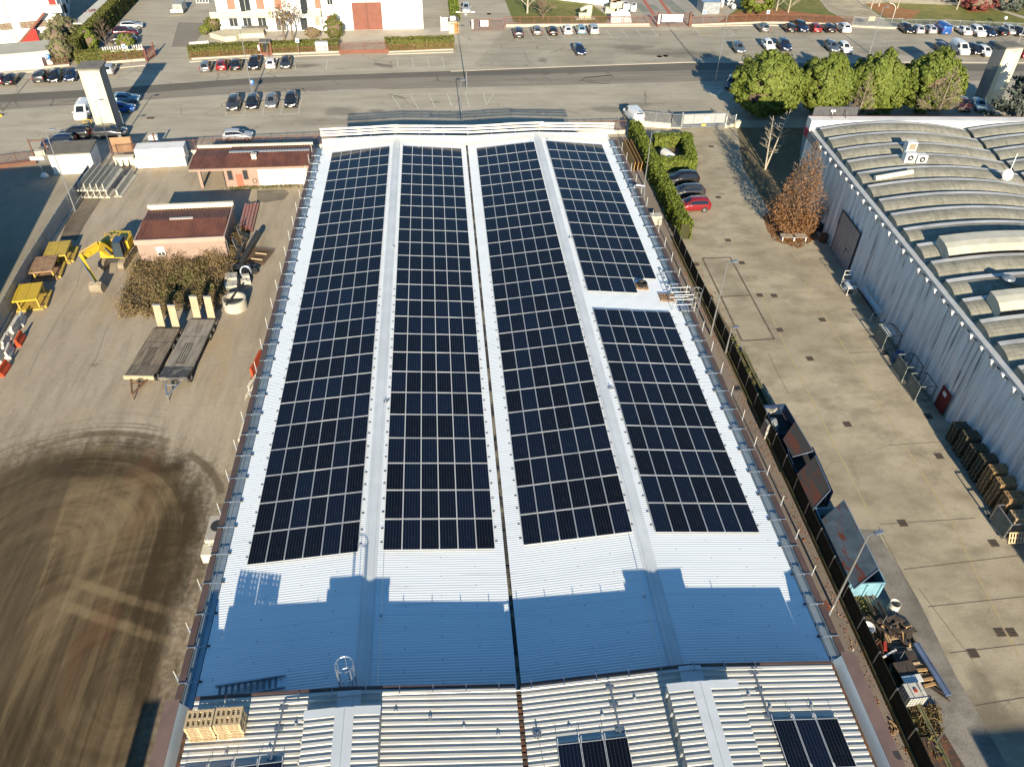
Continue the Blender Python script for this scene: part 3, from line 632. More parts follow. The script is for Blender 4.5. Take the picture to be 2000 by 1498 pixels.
cage_ladder('caged_ladder', 'galvanised caged ladder with handrailed crossover at the right eaves of the white roof', (20.05, gy - .7, 0), -PI / 2, .3, 11.3, 1, True)
gx, gy, _ = G(683, 1343, 11.9)
cage_ladder('caged_ladder', 'galvanised ladder with round hoop rising from the roof step near the left ridge', (gx - .1, 19.35, 9.9), 0, 0, 3.6, 1, False)
# ================================================================== NEAR RIBBED-ROOF BUILDING
NP = [(-12.5, 11.52), (-5.1, 12.2), (2.62, 11.63), (10.9, 12.36), (18.05, 11.70)]
NE = [19.55, 19.15, 19.02, 19.05, 19.05]
def nz(x):
    x = min(max(x, NP[0][0]), NP[-1][0])
    for (a, za), (b_, zb) in zip(NP[:-1], NP[1:]):
        if x <= b_ + 1e-6: return za + (zb - za) * (x - a) / (b_ - a)
s = NT('cream_ribbed_sheet'); v = s.coords()
f = s.ss(s.noise(s.map(v, (.25, 2, 1)), .8, 5, .6), .4, .75); g = s.ss(s.noise(v, .5, 5, .7), .52, .75)
c = s.mix(f, (.55, .53, .475), (.46, .44, .39)); c = s.mix(s.m('MULTIPLY', g, .5), c, (.36, .31, .24))
m_rib = s.out(c, .5, 0, .4)
m_rust = mat('rusty_gutter', (.20, .085, .04), (.07, .05, .04), 2.5, .85, lo=.3, hi=.6)
m_steel = mat('blue_grey_steel', (.20, .235, .28), (.28, .31, .35), 1.5, .4, .5)
nb = thing('ribbed_roof_building', 'nearer building with cream deep ribbed roof and brown parapets', 'building', (0, 0, 0))
b = MB(); b.prism([(-13.4, -25), (19.1, -25), (19.1, 18.75), (-13.4, 19.2)], 0, 11.0); b.build('wall', m_brown, nb)
RP = .30
def ribbed(x0, x1, zfun, y0, y1f, name, parent, h=.055):
    rows = []; n = int((y1f(x0) - y0) / RP)
    for i in range(n):
        yb = -i * RP
        for dy, dz in ((0, 0), (-.06, 0), (-.085, h), (-.205, h), (-.23, 0)):
            rows.append([(x0, y1f(x0) + yb + dy, zfun(x0) + dz), (x1, y1f(x1) + yb + dy, zfun(x1) + dz)])
    MB().grid(rows).build(name, m_rib, parent)
for i in range(4):
    (a, za), (c_, zc) = NP[i], NP[i + 1]
    xa, xc = a + (.12 if i == 2 else 0), c_ - (.12 if i == 1 else 0)
    fz = lambda x, a=a, za=za, c_=c_, zc=zc: za + (zc - za) * (x - a) / (c_ - a)
    fe = lambda x, a=a, c_=c_, i=i: NE[i] + (NE[i + 1] - NE[i]) * (x - a) / (c_ - a)
    ribbed(xa, xc, fz, 2.0, fe, 'roof', nb)
    b = MB(); e0, e1 = fe(xa), fe(xc)   # front flashing and dark upstand
    b.add([(xa, e0 + .02, fz(xa) + .06), (xc, e1 + .02, fz(xc) + .06), (xc, e1 + .14, fz(xc) + .06), (xa, e0 + .14, fz(xa) + .06), (xa, e0 + .14, 8.9), (xc, e1 + .14, 8.9), (xa, e0 + .02, fz(xa) - .3), (xc, e1 + .02, fz(xc) - .3)],
          [(0, 1, 2, 3), (3, 2, 5, 4), (0, 6, 7, 1)])
    b.build('front_upstand', m_brown, nb)
b = MB(); b.box(2.50, 2.74, 2, 19.0, 11.48, 11.52)
for i in range(50): b.box(2.5 + rng.uniform(0, .04), 2.74 - rng.uniform(0, .04), 4 + .3 * i, 4.2 + .3 * i, 11.52, 11.54 + .05 * rng.random())
b.build('valley_gutter', m_rust, nb)
# raised ridge sections
for x0, x1, xr, ye in ((-7.0, -3.72, -5.25, 17.75), (9.35, 12.6, 10.85, 17.8)):
    zr = 13.25; sl = .075
    zf = lambda x, xr=xr: zr - abs(x - xr) * sl
    ye_ = lambda x, ye=ye: ye - .15
    ribbed(x0, xr, zf, 2, ye_, 'ridge_section', nb, .05); ribbed(xr, x1, zf, 2, ye_, 'ridge_section', nb, .05)
    b = MB()
    b.add([(x0, 2, zf(x0)), (x0, ye, zf(x0)), (x0, ye, nz(x0) - .1), (x0, 2, nz(x0) - .1)], [(0, 1, 2, 3)])
    b.add([(x1, 2, zf(x1)), (x1, ye, zf(x1)), (x1, ye, nz(x1) - .1), (x1, 2, nz(x1) - .1)], [(3, 2, 1, 0)])
    b.add([(x0, ye, nz(x0) - .1), (xr, ye, nz(xr) - .1), (x1, ye, nz(x1) - .1), (x1, ye, zf(x1)), (xr, ye, zr), (x0, ye, zf(x0))], [(0, 5, 4, 3, 2, 1)])
    for y in np.arange(3, ye, .9): b.box(x0 - .12, x0 - .01, y, y + .06, nz(x0) + .1, zf(x0) - .1)
    b.build('ridge_wall', mat('grey_upstand', (.30, .31, .31), (.22, .23, .23), 1, .6), nb)
    b = MB()   # wide smooth cap and the front flashing
    P = [[(xr + dx, y, zf(xr + dx) + .075 + (.05 if dx == 0 else 0)) for dx in (-.42, -.03, 0, .03, .42)] for y in np.linspace(2, ye, 8)]
    b.grid(P, flip=True)
    P = [[(x, y, zf(x) + .062 + (0 if y < ye else -.0)) for x in (x0 - .04, xr, x1 + .04)] for y in (ye - .38, ye + .03)]
    b.grid(P, flip=True); b.add([(x0 - .04, ye + .03, zf(x0) + .062), (xr, ye + .03, zr + .062), (x1 + .04, ye + .03, zf(x1) + .062), (x1 + .04, ye + .03, zf(x1) - .12), (xr, ye + .03, zr - .12), (x0 - .04, ye + .03, zf(x0) - .12)], [(0, 1, 4, 5), (1, 2, 3, 4)])
    b.build('ridge_cap', m_cap, nb)
    b = MB(); P = [[(xr + dx, y, nz(xr + dx) + .07) for dx in (-.55, 0, .55)] for y in (ye + .05, 19.1)]
    b.grid(P, flip=True); b.build('ridge_cap', m_cap, nb)
# side parapets: white inner gutter sheet with the blue of its shade put into the colour, brown top with dark oval stains
s = NT('brown_coping_ovals'); v = s.coords(); X, Y, Z = s.xyz(v)
q = s.m('SUBTRACT', s.m('MULTIPLY', s.m('FRACT', s.m('MULTIPLY', Y, .5)), 2.0), 1.0); f = s.m('LESS_THAN', s.m('ADD', s.m('POWER', s.m('MULTIPLY', q, 1.25), 4.0), s.m('POWER', s.m('MULTIPLY', s.m('SUBTRACT', s.m('ABSOLUTE', s.m('SUBTRACT', X, 2.75)), 16.5), 4.2), 4.0)), 1.0)
f = s.m('MULTIPLY', f, s.m('LESS_THAN', Y, 14.6))
m_cope = s.out(s.mix(f, s.mix(s.ss(s.noise(v, .8, 4), .4, .7), (.19, .125, .105), (.15, .10, .085)), (.055, .045, .042)), .6)
m_blue = mat('shaded_gutter_sheet', (.50, .55, .58), (.40, .45, .49), .5, .4, .3, stretch=(1, .15, 1))
for sx, ex in ((-1, -12.5), (1, 18.05)):
    z = 11.52 if sx < 0 else 11.7
    b = MB(); a0, a1 = ex + sx * .02, ex + sx * .30; b.box(min(a0, a1), max(a0, a1), 2, 19.3, z - .35, z - .3); b.build('side_gutter', m_rust, nb)
    b = MB(); b.add([(ex + sx * .30, 2, z - .35), (ex + sx * .30, 19.35, z - .35), (ex + sx * .62, 19.35, z + .22), (ex + sx * .62, 2, z + .22)], [(0, 1, 2, 3) if sx < 0 else (3, 2, 1, 0)]); b.build('gutter_sheet', m_blue, nb)
    b = MB(); a0, a1 = ex + sx * .62, ex + sx * 1.28; b.box(min(a0, a1), max(a0, a1), 2, 19.5, z - .6, z + .25)
    b.build('parapet_coping', m_cope, nb)
# edge safety rail
t = thing('edge_rail', 'low galvanised safety rail along the edge between the two roofs', 'rail', (0, 19.0, 12))
P = [(x, -.22, nz(x) + .16 - 12) for x in (-8.2, -5.1, 2.62, 10.9, 14.4)]
MB().path(P, .035, 6).build('tube', m_galv, t)
for x in np.arange(-7.6, 14.4, 1.55):
    b = MB(); b.tube((x, -.22, nz(x) - 12), (x, -.22, nz(x) + .3 - 12), .02, 5); b.beam((x, -.22, nz(x) + .2 - 12), (x, .2, nz(x) + .2 - 12), .04, .04); b.build('post', m_galv, t)
# cable conduits
for i, (pts, lab) in enumerate([([(555, 1367), (527, 1482)], 'blue grey conduit running up from the left solar panels to the edge rail'), ([(1190, 1330), (1212, 1428)], 'blue grey conduit running up from the middle solar panels to the edge rail'), ([(1470, 1303), (1503, 1402)], 'blue grey conduit running up from the right solar panels to the edge rail')]):
    a, c = G(*pts[0], 12.2), G(*pts[1], 12.2); b = MB(); b.beam((a[0], a[1], nz(a[0]) + .12), (c[0], c[1], nz(c[0]) + .12), .09, .06)
    for k in (.1, .45, .95):
        x, y = a[0] + (c[0] - a[0]) * k, a[1] + (c[1] - a[1]) * k; b.box(x - .2, x + .2, y - .08, y + .08, nz(x) + .0, nz(x) + .09)
    tag(b.build('conduit', m_steel), lab, 'conduit')
# little hooks scattered in a line
for k, (px, py) in enumerate([(577, 1410), (524, 1455), (438, 1462), (773, 1385), (840, 1395), (906, 1412), (973, 1424), (1113, 1412), (1177, 1392), (1240, 1362), (1462, 1356), (1505, 1378), (1588, 1371)]):
    x, y, _ = G(px, py, 12.2); b = MB(); b.cbox((0, 0, .075), (.16, .10, .04)); b.tube((0, 0, .09), (0, -.03, .14), .04, 6)
    tag(b.build('roof_hook', m_galv, loc=(x, y, nz(x))), 'small galvanised roof hook on the cream ribbed roof', 'roof hook', 'roof hooks on the ribbed roof')
x, y, _ = G(1050, 1427, 12.1); b = MB()
for k in range(4): b.cbox((0, 0, .09), (.42, .07, .04), k * PI / 4)
b.tube((0, 0, .09), (0, 0, .3), .04, 6); b.tube((0, 0, .14), (.22, -2.2, .14), .012, 4)
tag(b.build('roof_anchor', m_steel, loc=(x, y, nz(x))), 'star footed anchor with a cable on the ribbed roof right of the rusty valley', 'roof anchor')
# solar panels on the ribbed roof
def near_group(xl, xr, yt, cols, rows, nm, ln):
    wd = (xr - xl) / cols; sl = math.atan2(nz(xr) - nz(xl), xr - xl)
    mg = panel_mesh(wd - .03, ln - .04, sl, 'solar_panel', False); mf = panel_mesh(wd - .03, ln - .04, sl, 'frame', True)
    for r in range(rows):
        for c in range(cols):
            x = xl + (c + .5) * wd; o = bpy.data.objects.new('solar_panel', mg); COL.objects.link(o); o.location = (x, yt - (r + .5) * ln, nz(x) + .2)
            tag(o, 'ribbed roof solar panel, %s in the %s group, %s row' % (['leftmost', 'second from left', 'third from left', 'rightmost'][c if c < cols - 1 else 3], nm, ORD[r]), 'solar panel', 'solar panels on the ribbed roof')
            f = bpy.data.objects.new('frame', mf); COL.objects.link(f); f.parent = o
            b = MB()
            for xx in (-wd / 2 + .05, wd / 2 - .05): b.tube((xx, ln / 2 - .05, .02), (xx, ln / 2 + .22, .05), .02, 5)
            b.build('clamp', m_alu, o)
a, c = G(1508, 1405, 12.3), G(1637, 1397, 12.15); near_group(a[0], c[0], (a[1] + c[1]) / 2, 3, 2, 'right', 2.25)
a, c = G(1088, 1449, 12.2), G(1226, 1434, 12.35); near_group(a[0], c[0], (a[1] + c[1]) / 2, 3, 2, 'middle', 2.25)
a, c = G(352, 1498, 12.1), G(551, 1483, 12.4); near_group(a[0], c[0], (a[1] + c[1]) / 2, 4, 1, 'left', 2.25)
# stack of pallets
x0, y0, _ = G(362, 1452, 12.0); x1, y1, _ = G(462, 1396, 13.1)
cx, cy = x0 + 1.28, y0 + .66
pm = pallet_parts(MB(), 1.18, .84, 6).mesh('pallet', m_pine)
for k in range(8):
    for j, sx in enumerate((-.62, .62)):
        if k == 7 and False: continue
        o = bpy.data.objects.new('pallet', pm); COL.objects.link(o); o.location = (cx + sx + rng.uniform(-.02, .02), cy + rng.uniform(-.02, .02) - (.08 if k < 1 else 0), 11.66 + .07 + k * .146)
        o.rotation_euler = (0, 0, rng.uniform(-.015, .015))
        nm = 'topmost' if k == 7 else 'bottom' if k == 0 else ORD[k] + ' from the bottom'
        tag(o, 'fresh pine pallet, %s of the %s pile on the ribbed roof corner' % (nm, 'left' if j == 0 else 'right'), 'pallet', 'pine pallets stacked on the ribbed roof')
        for sy in (-1,):
            pass
# ladder lying on the white roof below the step
t = thing('metal_stair', 'grey metal stair section lying on the white roof at the step near the left eaves', 'stair section', (-10.55, 21.0, 9.64), .1)
for y in (-.32, .32): MB().box(-1.7, 1.7, y - .03, y + .03, 0, .22).build('stringer', m_galv, t)
b = MB()
for i in range(11): b.box(-1.55 + i * .3, -1.42 + i * .3, -.29, .29, .05, .09)
b.build('treads', mat('dull_steel', (.25, .27, .29), (.18, .19, .21), 2, .5, .4), t)
# pavement-side shadows come from taller neighbours outside the picture
b = MB(); b.prism([(-17.6, -24), (-13.45, -24), (-13.45, 2.8), (-17.6, 2.8)], 0, 8.0); b.prism([(-19.4, -8), (-18.35, -8), (-18.35, 2.9), (-19.4, 2.9)], 0, 8.0)
o = b.build('side_annex', m_wwall); tag(o, 'lower annex with a square chimney beside the ribbed roof building', 'annex')
b = MB(); b.prism([(31.2, -30), (70, -30), (70, -8.6), (31.2, -8.6)], 0, 10.0); tag(b.build('neighbour_block', m_wwall), 'plain block south of the right yard, casting its shadow on it', 'building')
# ================================================================== LEFT YARD
m_fsheet = mat('grey_fence_sheet', (.34, .36, .37), (.27, .29, .30), .7, .5, .3)
m_conc_l = mat('pale_concrete', (.46, .44, .38), (.36, .34, .29), 1.5, .85, bump=.1)
m_tile_r = None
s = NT('brown_roof_sheet'); v = s.coords(); X = s.xyz(v)[0]
f = s.ss(s.noise(s.map(v, (1, .35, 1)), .9, 5, .65), .4, .72)
s.out(s.mix(f, (.17, .068, .044), (.10, .042, .032)), .65, 0, .3); m_tile_r = s.mat
m_pink = mat('pink_render', (.33, .235, .19), (.285, .205, .17), .7, .9, bump=.08)
m_white = mat('white_paint', (.72, .71, .68), (.64, .63, .59), .6, .6)
m_cream = mat('cream_render', (.62, .57, .44), (.54, .49, .37), .7, .9)
m_glass = glassy('dark_window', (.03, .035, .04))
m_rail = mat('brown_iron', (.16, .075, .05), (.12, .06, .045), 1, .6)
def fence_run(name, label, pts, panel_m, post_m, h, wall_h, pitch, kind, wall_m=None, group=None, bars=.14):
    """fence along world points: low wall, posts, panels (sheet, pickets or mesh)"""
    t = thing(name, label, 'fence', (*pts[0][:2], 0), 0, group); ox, oy = pts[0][0], pts[0][1]
    P = [Vector((p[0] - ox, p[1] - oy, 0)) for p in pts]
    for a, c in zip(P[:-1], P[1:]):
        if wall_h:
            b = MB(); b.beam(a + Vector((0, 0, wall_h / 2)), c + Vector((0, 0, wall_h / 2)), .3, wall_h); b.build('base_wall', wall_m, t)
        n = max(1, round((c - a).length / pitch)); dd = (c - a) / n; dn = dd.normalized()
        for i in range(n):
            p, q = a + dd * i, a + dd * (i + 1); b = MB(); up_ = Vector((0, 0, 1))
            if kind == 'sheet': b.beam(p + up_ * (wall_h + h) / 2 + dn * .05, q + up_ * (wall_h + h) / 2 - dn * .05, .05, h - wall_h - .02)
            else:
                for z in (wall_h + .12, h - .12): b.beam(p + up_ * z, q + up_ * z, .05, .05)
                k = int(dd.length / bars)
                for j in range(k + 1):
                    r_ = p + dd * (j / max(k, 1)); b.beam(r_ + up_ * (wall_h + .1), r_ + up_ * h, .028, .028) if True else None
                if kind == 'mesh':
                    for z in np.arange(wall_h + .3, h - .2, .25): b.beam(p + up_ * z, q + up_ * z, .012, .012)
            b.build('panel', panel_m, t)
            b = MB(); b.beam(p + up_ * wall_h * .5, p + up_ * (h + .06), .09, .09) if False else b.box(p.x - .045, p.x + .045, p.y - .045, p.y + .045, 0, h + .05); b.build('post', post_m, t)
    b = MB(); p = P[-1]; b.box(p.x - .045, p.x + .045, p.y - .045, p.y + .045, 0, h + .05); b.build('post', post_m, t)
    return t
fence_run('sheet_metal_fence', 'grey sheet metal fence between the muddy yard and the shaded neighbour yard', [G(182, 352), G(130, 430), G(60, 545), G(0, 657), G(-40, 725)], m_fsheet, m_galv, 2.1, .35, 2.2, 'sheet', m_conc_l)
# street-side fences of the yard
fence_run('picket_fence', 'brown iron railing on a low wall between the yard and the parked silver car', [(-44.0, 104.2), (-36, 105.6), (-31, 106.0), (-17.5, 107.0)], m_rail, m_rail, 2.0, .45, 2.4, 'pickets', m_cream)
fence_run('picket_fence', 'brown iron railing on a low wall behind the far gable of the white roof', [(-17.3, 107.1), (0, 108.8), (14, 109.8), (27.0, 110.4)], m_rail, m_rail, 2.0, .45, 2.45, 'pickets', m_cream)
fence_run('picket_fence', 'brown iron railing at the left picture edge beside the white hut', [(-62, 101.0), (-53.6, 103.4)], m_rail, m_rail, 1.7, .5, 2.1, 'mesh', m_rail)
t = thing('brown_gate', 'brown sheet gate leaf next to the white lorry box', 'gate', G(222, 300), .1)
MB().box(0, 2.6, -.03, .03, .15, 2.2).build('leaf', mat('tan_gate', (.33, .20, .11), (.28, .17, .10), .8, .6), t); MB().box(2.62, 2.80, -.09, .09, 0, 2.3).build('post', m_rail, t); MB().box(5.6, 5.8, -.09, .09, 0, 2.5).build('post', m_rail, t)
t = thing('entrance_frame', 'slim brown gate frame with a cream pillar beside the white hut', 'gate', (*g2(80, 303), 0), .12)
for x in (-.9, .95): MB().box(x - .07, x + .07, -.07, .07, 0, 2.3).build('post', m_rail, t)
MB().box(-.83, .88, -.05, .05, 1.95, 2.1).build('lintel', m_rail, t); MB().box(-.6, .6, -.25, .25, 0, .7).build('pillar', m_cream, t)
# white hut
t = thing('white_hut', 'small white hut with a flat grey roof at the corner of the yard', 'hut', (-47.8, 101.9, 0), .09)
MB().box(-2.5, 2.5, -1.8, 1.9, 0, 2.7).build('wall', m_white, t); MB().box(-2.68, 2.68, -2.0, 2.0, 2.7, 2.88).build('roof', mat('grey_felt', (.17, .155, .125), (.13, .12, .10), .8, .9), t)
MB().box(-2.62, -2.5, -1.2, -.4, .9, 1.9).build('red_box', mat('red_box', (.35, .04, .04)), t)
MB().tube((2.6, -1.9, 0), (2.6, -1.9, 2.7), .05, 6).build('downpipe', m_white, t)
t = thing('sign_stand', 'white sign board on a thin stand with a round white foot in the shade', 'sign stand', G(88, 346)); MB().lathe([(.45, 0), (.5, .15), (.3, .5), (.05, .6)], n=14).build('foot', m_white, t, smooth=True); MB().tube((0, 0, .5), (-.05, 0, 2.5), .03, 6).build('pole', m_galv, t); MB().box(-.95, .75, -.05, .05, 2.3, 2.75).build('board', m_white, t)
# white lorry box in two parts
t = thing('white_box_body', 'long white box body lying by the street fence', 'box body', (-37.2, 103.0, 0), .08)
MB().box(-3.1, 3.1, -.6, 1.55, .1, 2.2).build('body', m_white, t); MB().box(-3.2, 3.25, -.04 - 1.6, -.62, .1, 1.25).build('lower_box', m_white, t)
MB().box(-3.15, 3.15, -.66, -.60, 1.32, 1.40).build('gutter', m_galv, t)
t2 = MB().box(-.6, .6, -.3, .3, 0, 1.2).build('white_cabinet', m_white, loc=G(303, 281)); tag(t2, 'small white cabinet peeping out behind the long white box body', 'cabinet')
b = MB(); b.box(-1.2, 1.2, -.4, .4, 0, 1.1); b.box(-1.25, 1.25, -.45, .45, 1.1, 1.2); tag(b.build('masonry_plinth', m_cream, loc=(-41.9, 102.6, 0), rz=.1), 'low cream masonry plinth left of the long white box body', 'plinth')
# precast beams stacked beside the fence
d0 = Vector(g2(214, 330)) - Vector(g2(172, 384)); arz = math.atan2(-d0.x, d0.y); c0 = Vector((*g2(203, 368), 0))
bm = MB()
bm.box(-.34, .34, -3.0, 3.0, 0, .10); bm.add([(-.30, -3, .1), (.30, -3, .1), (.30, 3, .1), (-.30, 3, .1), (-.05, -3, .25), (.05, -3, .25), (.05, 3, .25), (-.05, 3, .25)], [(0, 1, 5, 4), (1, 2, 6, 5), (2, 3, 7, 6), (3, 0, 4, 7)])
bm.box(-.05, .05, -3.0, 3.0, .25, 1.0)
bme = bm.mesh('precast_beam', m_conc_l)
for k in range(5):
    for lv in (0, 1):
        o = bpy.data.objects.new('precast_beam', bme); COL.objects.link(o)
        p = c0 + Matrix.Rotation(arz, 3, 'Z') @ Vector((-1.55 + k * .74, (.3 if lv == 0 else .0), 0)); o.location = (p.x, p.y, .02 + lv * 1.05); o.rotation_euler = (0, 0, arz)
        tag(o, 'pale precast concrete beam, %s from the fence in the %s layer of the stack' % (ORD[k], 'lower' if lv == 0 else 'upper'), 'beam', 'precast beams stacked by the fence')
t = MB(); t.box(-.1, .1, -3, 3, .0, .9); t.box(-.5, .5, -3, 3, 0, .12); p = c0 + Matrix.Rotation(arz, 3, 'Z') @ Vector((2.55, .6, 0)); o = t.build('precast_wall_unit', m_conc_l, loc=p, rz=arz); tag(o, 'single pale concrete wall unit at the right side of the beam stack', 'wall unit')
# ---- roofs helper: gabled ribbed roof along x
def ribroof(parent, x0, x1, y0, y1, ze, zr, yr, m, pitch=.33, name='roof'):
    b = MB(); n = int((x1 - x0) / pitch)
    for (ya, za), (yb, zb) in (((y0, ze), (yr, zr)), ((yr, zr), (y1, ze))):
        rows = []
        for i in range(n + 1):
            x = x0 + i * (x1 - x0) / n
            for dx, dz in ((0, 0), (.06, .05), (.13, .05), (.19, 0)):
                if x + dx <= x1 + 1e-4: rows.append([(x + dx, ya, za + dz), (x + dx, yb, zb + dz)])
        b.grid(rows)
    b.add([(x0, y0, ze), (x0, y1, ze), (x0, yr, zr)], [(0, 2, 1)]); b.add([(x1, y0, ze), (x1, y1, ze), (x1, yr, zr)], [(0, 1, 2)])
    return b.build(name, m, parent)
def window(parent, x, z, wd, ht, y=0, frame=None, glass=None, name='window', bars=1):
    b = MB(); b.box(x - wd / 2 - .05, x + wd / 2 + .05, y - .05, y - .003, z - .05, z + ht + .05)
    f = b.build(name, frame or m_white, parent)
    g = MB(); n = bars + 1; gw = wd / n
    for i in range(n): g.box(x - wd / 2 + i * gw + .03, x - wd / 2 + (i + 1) * gw - .03, y - .065, y - .051, z + .02, z + ht - .02)
    g.build('pane', glass or m_glass, f); return f
# pink shed with tiled roof inside a parapet
t = thing('pink_shed', 'small pink rendered shed with brown ribbed roof and white rear coping', 'shed', (-28.6, 77.6, 0), .045)
MB().box(-4.6, 4.6, 0, 7.0, 0, 2.75).build('wall', m_pink, t)
b = MB(); b.box(-4.75, 4.75, -.2, -.03, 2.45, 3.0); b.box(-4.75, -4.6, -.03, 7.0, 2.45, 3.0); b.box(4.6, 4.75, -.03, 7.0, 2.45, 3.0); b.build('fascia', mat('pale_pink_fascia', (.42, .30, .25), (.36, .26, .22), .7, .8), t)
MB().box(-4.75, 4.75, 7.0, 7.35, 2.4, 3.35).build('coping', m_cream, t)
ribroof(t, -4.55, 4.55, .1, 6.95, 2.82, 3.3, 3.6, m_tile_r)
b = MB(); b.box(-1.6, .9, 3.5, 3.85, 3.33, 3.42); b.build('ridge_vent', mat('pale_vent', (.5, .45, .42)), t)
window(t, -2.3, .95, .75, .95, 0, m_white, m_glass, bars=1); MB().box(-2.72, -1.88, -.11, -.07, 1.35, 2.05).build('shutter', m_white, t)
MB().tube((4.7, .3, 0), (4.7, .3, 2.5), .05, 6).build('downpipe', m_galv, t)
# gatehouse
t = thing('gatehouse', 'long low pink gatehouse with brown ribbed roof, open porch and white roller doors', 'gatehouse', (-23.6, 95.6, 0), .03)
MB().box(-4.0, .1, 0, 5.2, 0, 2.7).build('wall', m_pink, t); MB().box(.1, 6.6, .03, 5.2, 0, 2.7).build('wall', m_pink, t)
MB().box(-7.9, -4.0, 5.0, 5.2, 0, 2.7).build('porch_wall', m_pink, t)
for x in (-6.9,): MB().box(x - .17, x + .17, -.05, .3, 0, 2.6).build('porch_pillar', m_pink, t)
b = MB(); b.box(-7.9, 6.8, -.75, -.55, 2.55, 2.85); b.build('fascia', m_pink, t)
ribroof(t, -7.9, -3.62, -.8, 5.6, 2.80, 3.05, 2.5, m_tile_r); ribroof(t, -3.55, 6.85, -.8, 5.6, 2.9, 3.35, 2.55, m_tile_r)
MB().box(-7.9, 6.85, 5.6, 5.9, 2.5, 3.15).build('coping', m_cream, t)
MB().box(-3.4, 6.7, 2.75, 3.2, 3.33, 3.41).build('ridge_sheet', mat('blue_grey_sheet', (.30, .33, .36), (.36, .38, .40), .8, .45, .3), t)
ch = MB().box(-.35, .25, 1.0, 1.5, 3.0, 3.75).build('chimney', m_cream, t); MB().box(-.42, .32, .93, 1.57, 3.75, 3.83).build('chimney_cap', m_conc_l, ch)
for x in (-3.2, -1.3): window(t, x, 1.0, .55, 1.2, 0, m_rail, m_glass, bars=0)
MB().box(-2.55, -1.75, -.06, -.005, 0, 1.7).build('door', mat('terracotta_door', (.36, .13, .08)), t)
MB().ball((-.45, -.1, 2.35), .14).build('lamp', m_white, t, smooth=True)
hz = MB(); hz.path([(.25 * math.cos(a) - .3 + 0, -.1, .75 + .33 * math.sin(a)) for a in np.linspace(0, 2 * PI, 17)], .03, 5); hz.build('hose_reel', m_dark, t)
for x in (.25, 3.35): MB().box(x, x + 3.0, -.03, .028, .1, 2.35).build('roller_door', m_white, t)
MB().tube((-3.95, -.12, 0), (-3.95, -.12, 2.6), .05, 6).build('downpipe', m_dark, t)
# ------------------------------------------------------------------ excavator
m_yel = mat('excavator_yellow', (.55, .37, .03), (.45, .30, .05), 1.5, .45, lo=.45, hi=.8); m_yeld = mat('dusty_yellow', (.50, .36, .10), (.38, .27, .10), 2, .7)
m_track = mat('dusty_track', (.30, .25, .18), (.20, .165, .12), 3, .9); m_black = MATS['black_rubber']
ex = thing('excavator', 'yellow tracked excavator with bent boom and muddy bucket on the ground', 'excavator', (-35.9, 78.2, 0), -.06)
for sx in (-1.05, 1.05):
    b = MB(); pr = []
    for a in np.linspace(-PI / 2, PI / 2, 7): pr.append((1.75 + .45 * math.cos(a), .45 + .45 * math.sin(a)))
    for a in np.linspace(PI / 2, 1.5 * PI, 7): pr.append((-1.75 + .45 * math.cos(a), .45 + .45 * math.sin(a)))
    n = len(pr); vs = [(sx - .3, y, z) for y, z in pr] + [(sx + .3, y, z) for y, z in pr]
    b.add(vs, [(i, n + i, n + (i + 1) % n, (i + 1) % n) for i in range(n)] + [tuple(range(n)), tuple(range(n, 2 * n))[::-1]])
    tr_ = b.build('track', m_track, ex); b = MB()
    for i in range(22):
        yy = -1.9 + i * .18; b.box(sx - .32, sx + .32, yy, yy + .07, .89, .94)
    b.build('track_shoes', m_track, tr_)
MB().box(-.75, .75, -1.0, 1.0, .35, .85).build('undercarriage', m_dark, ex); MB().lathe([(.75, .85), (.75, 1.05)], n=18).build('slew_ring', m_dark, ex)
b = MB(); b.prism([(-1.25, -1.2), (1.25, -1.2), (1.3, 1.6), (.9, 2.2), (-.9, 2.2), (-1.3, 1.6)], 1.05, 1.35); b.prism([(-1.4, .0), (1.4, .3), (1.45, 1.7), (1.0, 2.5), (-1.0, 2.5), (-1.45, 1.7)], 1.352, 2.3)
b.prism([(-1.25, -1.1), (-.55, -1.1), (-.55, .1), (-1.25, .0)], 1.352, 2.0); b.build('body', m_yel, ex)
MB().box(-1.2, -.0, .3, 1.7, 2.3, 2.45).build('engine_hood', m_yeld, ex); MB().tube((-.6, 1.3, 2.2), (-.6, 1.3, 2.75), .07, 8).build('exhaust', m_dark, ex)
b = MB()
for p, q in (((-1.2, -.9, 2.0), (-1.2, .2, 2.0)), ((-1.2, .2, 2.2), (-1.2, 1.4, 2.75)), ((1.25, 1.5, 2.15), (1.25, 1.5, 2.75))): b.tube(p, q, .03, 5)
b.build('handrail', m_yel, ex)
cab = MB(); cab.add([(.3, -1.3, 1.2), (1.25, -1.3, 1.2), (1.25, .45, 1.2), (.3, .45, 1.2), (.35, -1.05, 2.85), (1.2, -1.05, 2.85), (1.2, .4, 2.85), (.35, .4, 2.85)], [(0, 1, 5, 4), (1, 2, 6, 5), (2, 3, 7, 6), (3, 0, 4, 7), (4, 5, 6, 7)])
cb = cab.build('cab', glassy('cab_glass', (.03, .045, .055), .08), ex); b = MB()
for p, q in (((.3, -1.3, 1.2), (.35, -1.05, 2.85)), ((1.25, -1.3, 1.2), (1.2, -1.05, 2.85)), ((1.25, .45, 1.2), (1.2, .4, 2.85)), ((.3, .45, 1.2), (.35, .4, 2.85)), ((.35, -1.05, 2.85), (1.2, -1.05, 2.85)), ((1.2, -1.05, 2.85), (1.2, .4, 2.85)), ((.35, -1.05, 2.85), (.35, .4, 2.85)), ((.3, -.4, 1.25), (.35, -.4, 2.8)), ((1.25, -.4, 1.25), (1.2, -.4, 2.8))): b.beam(p, q, .08, .08)
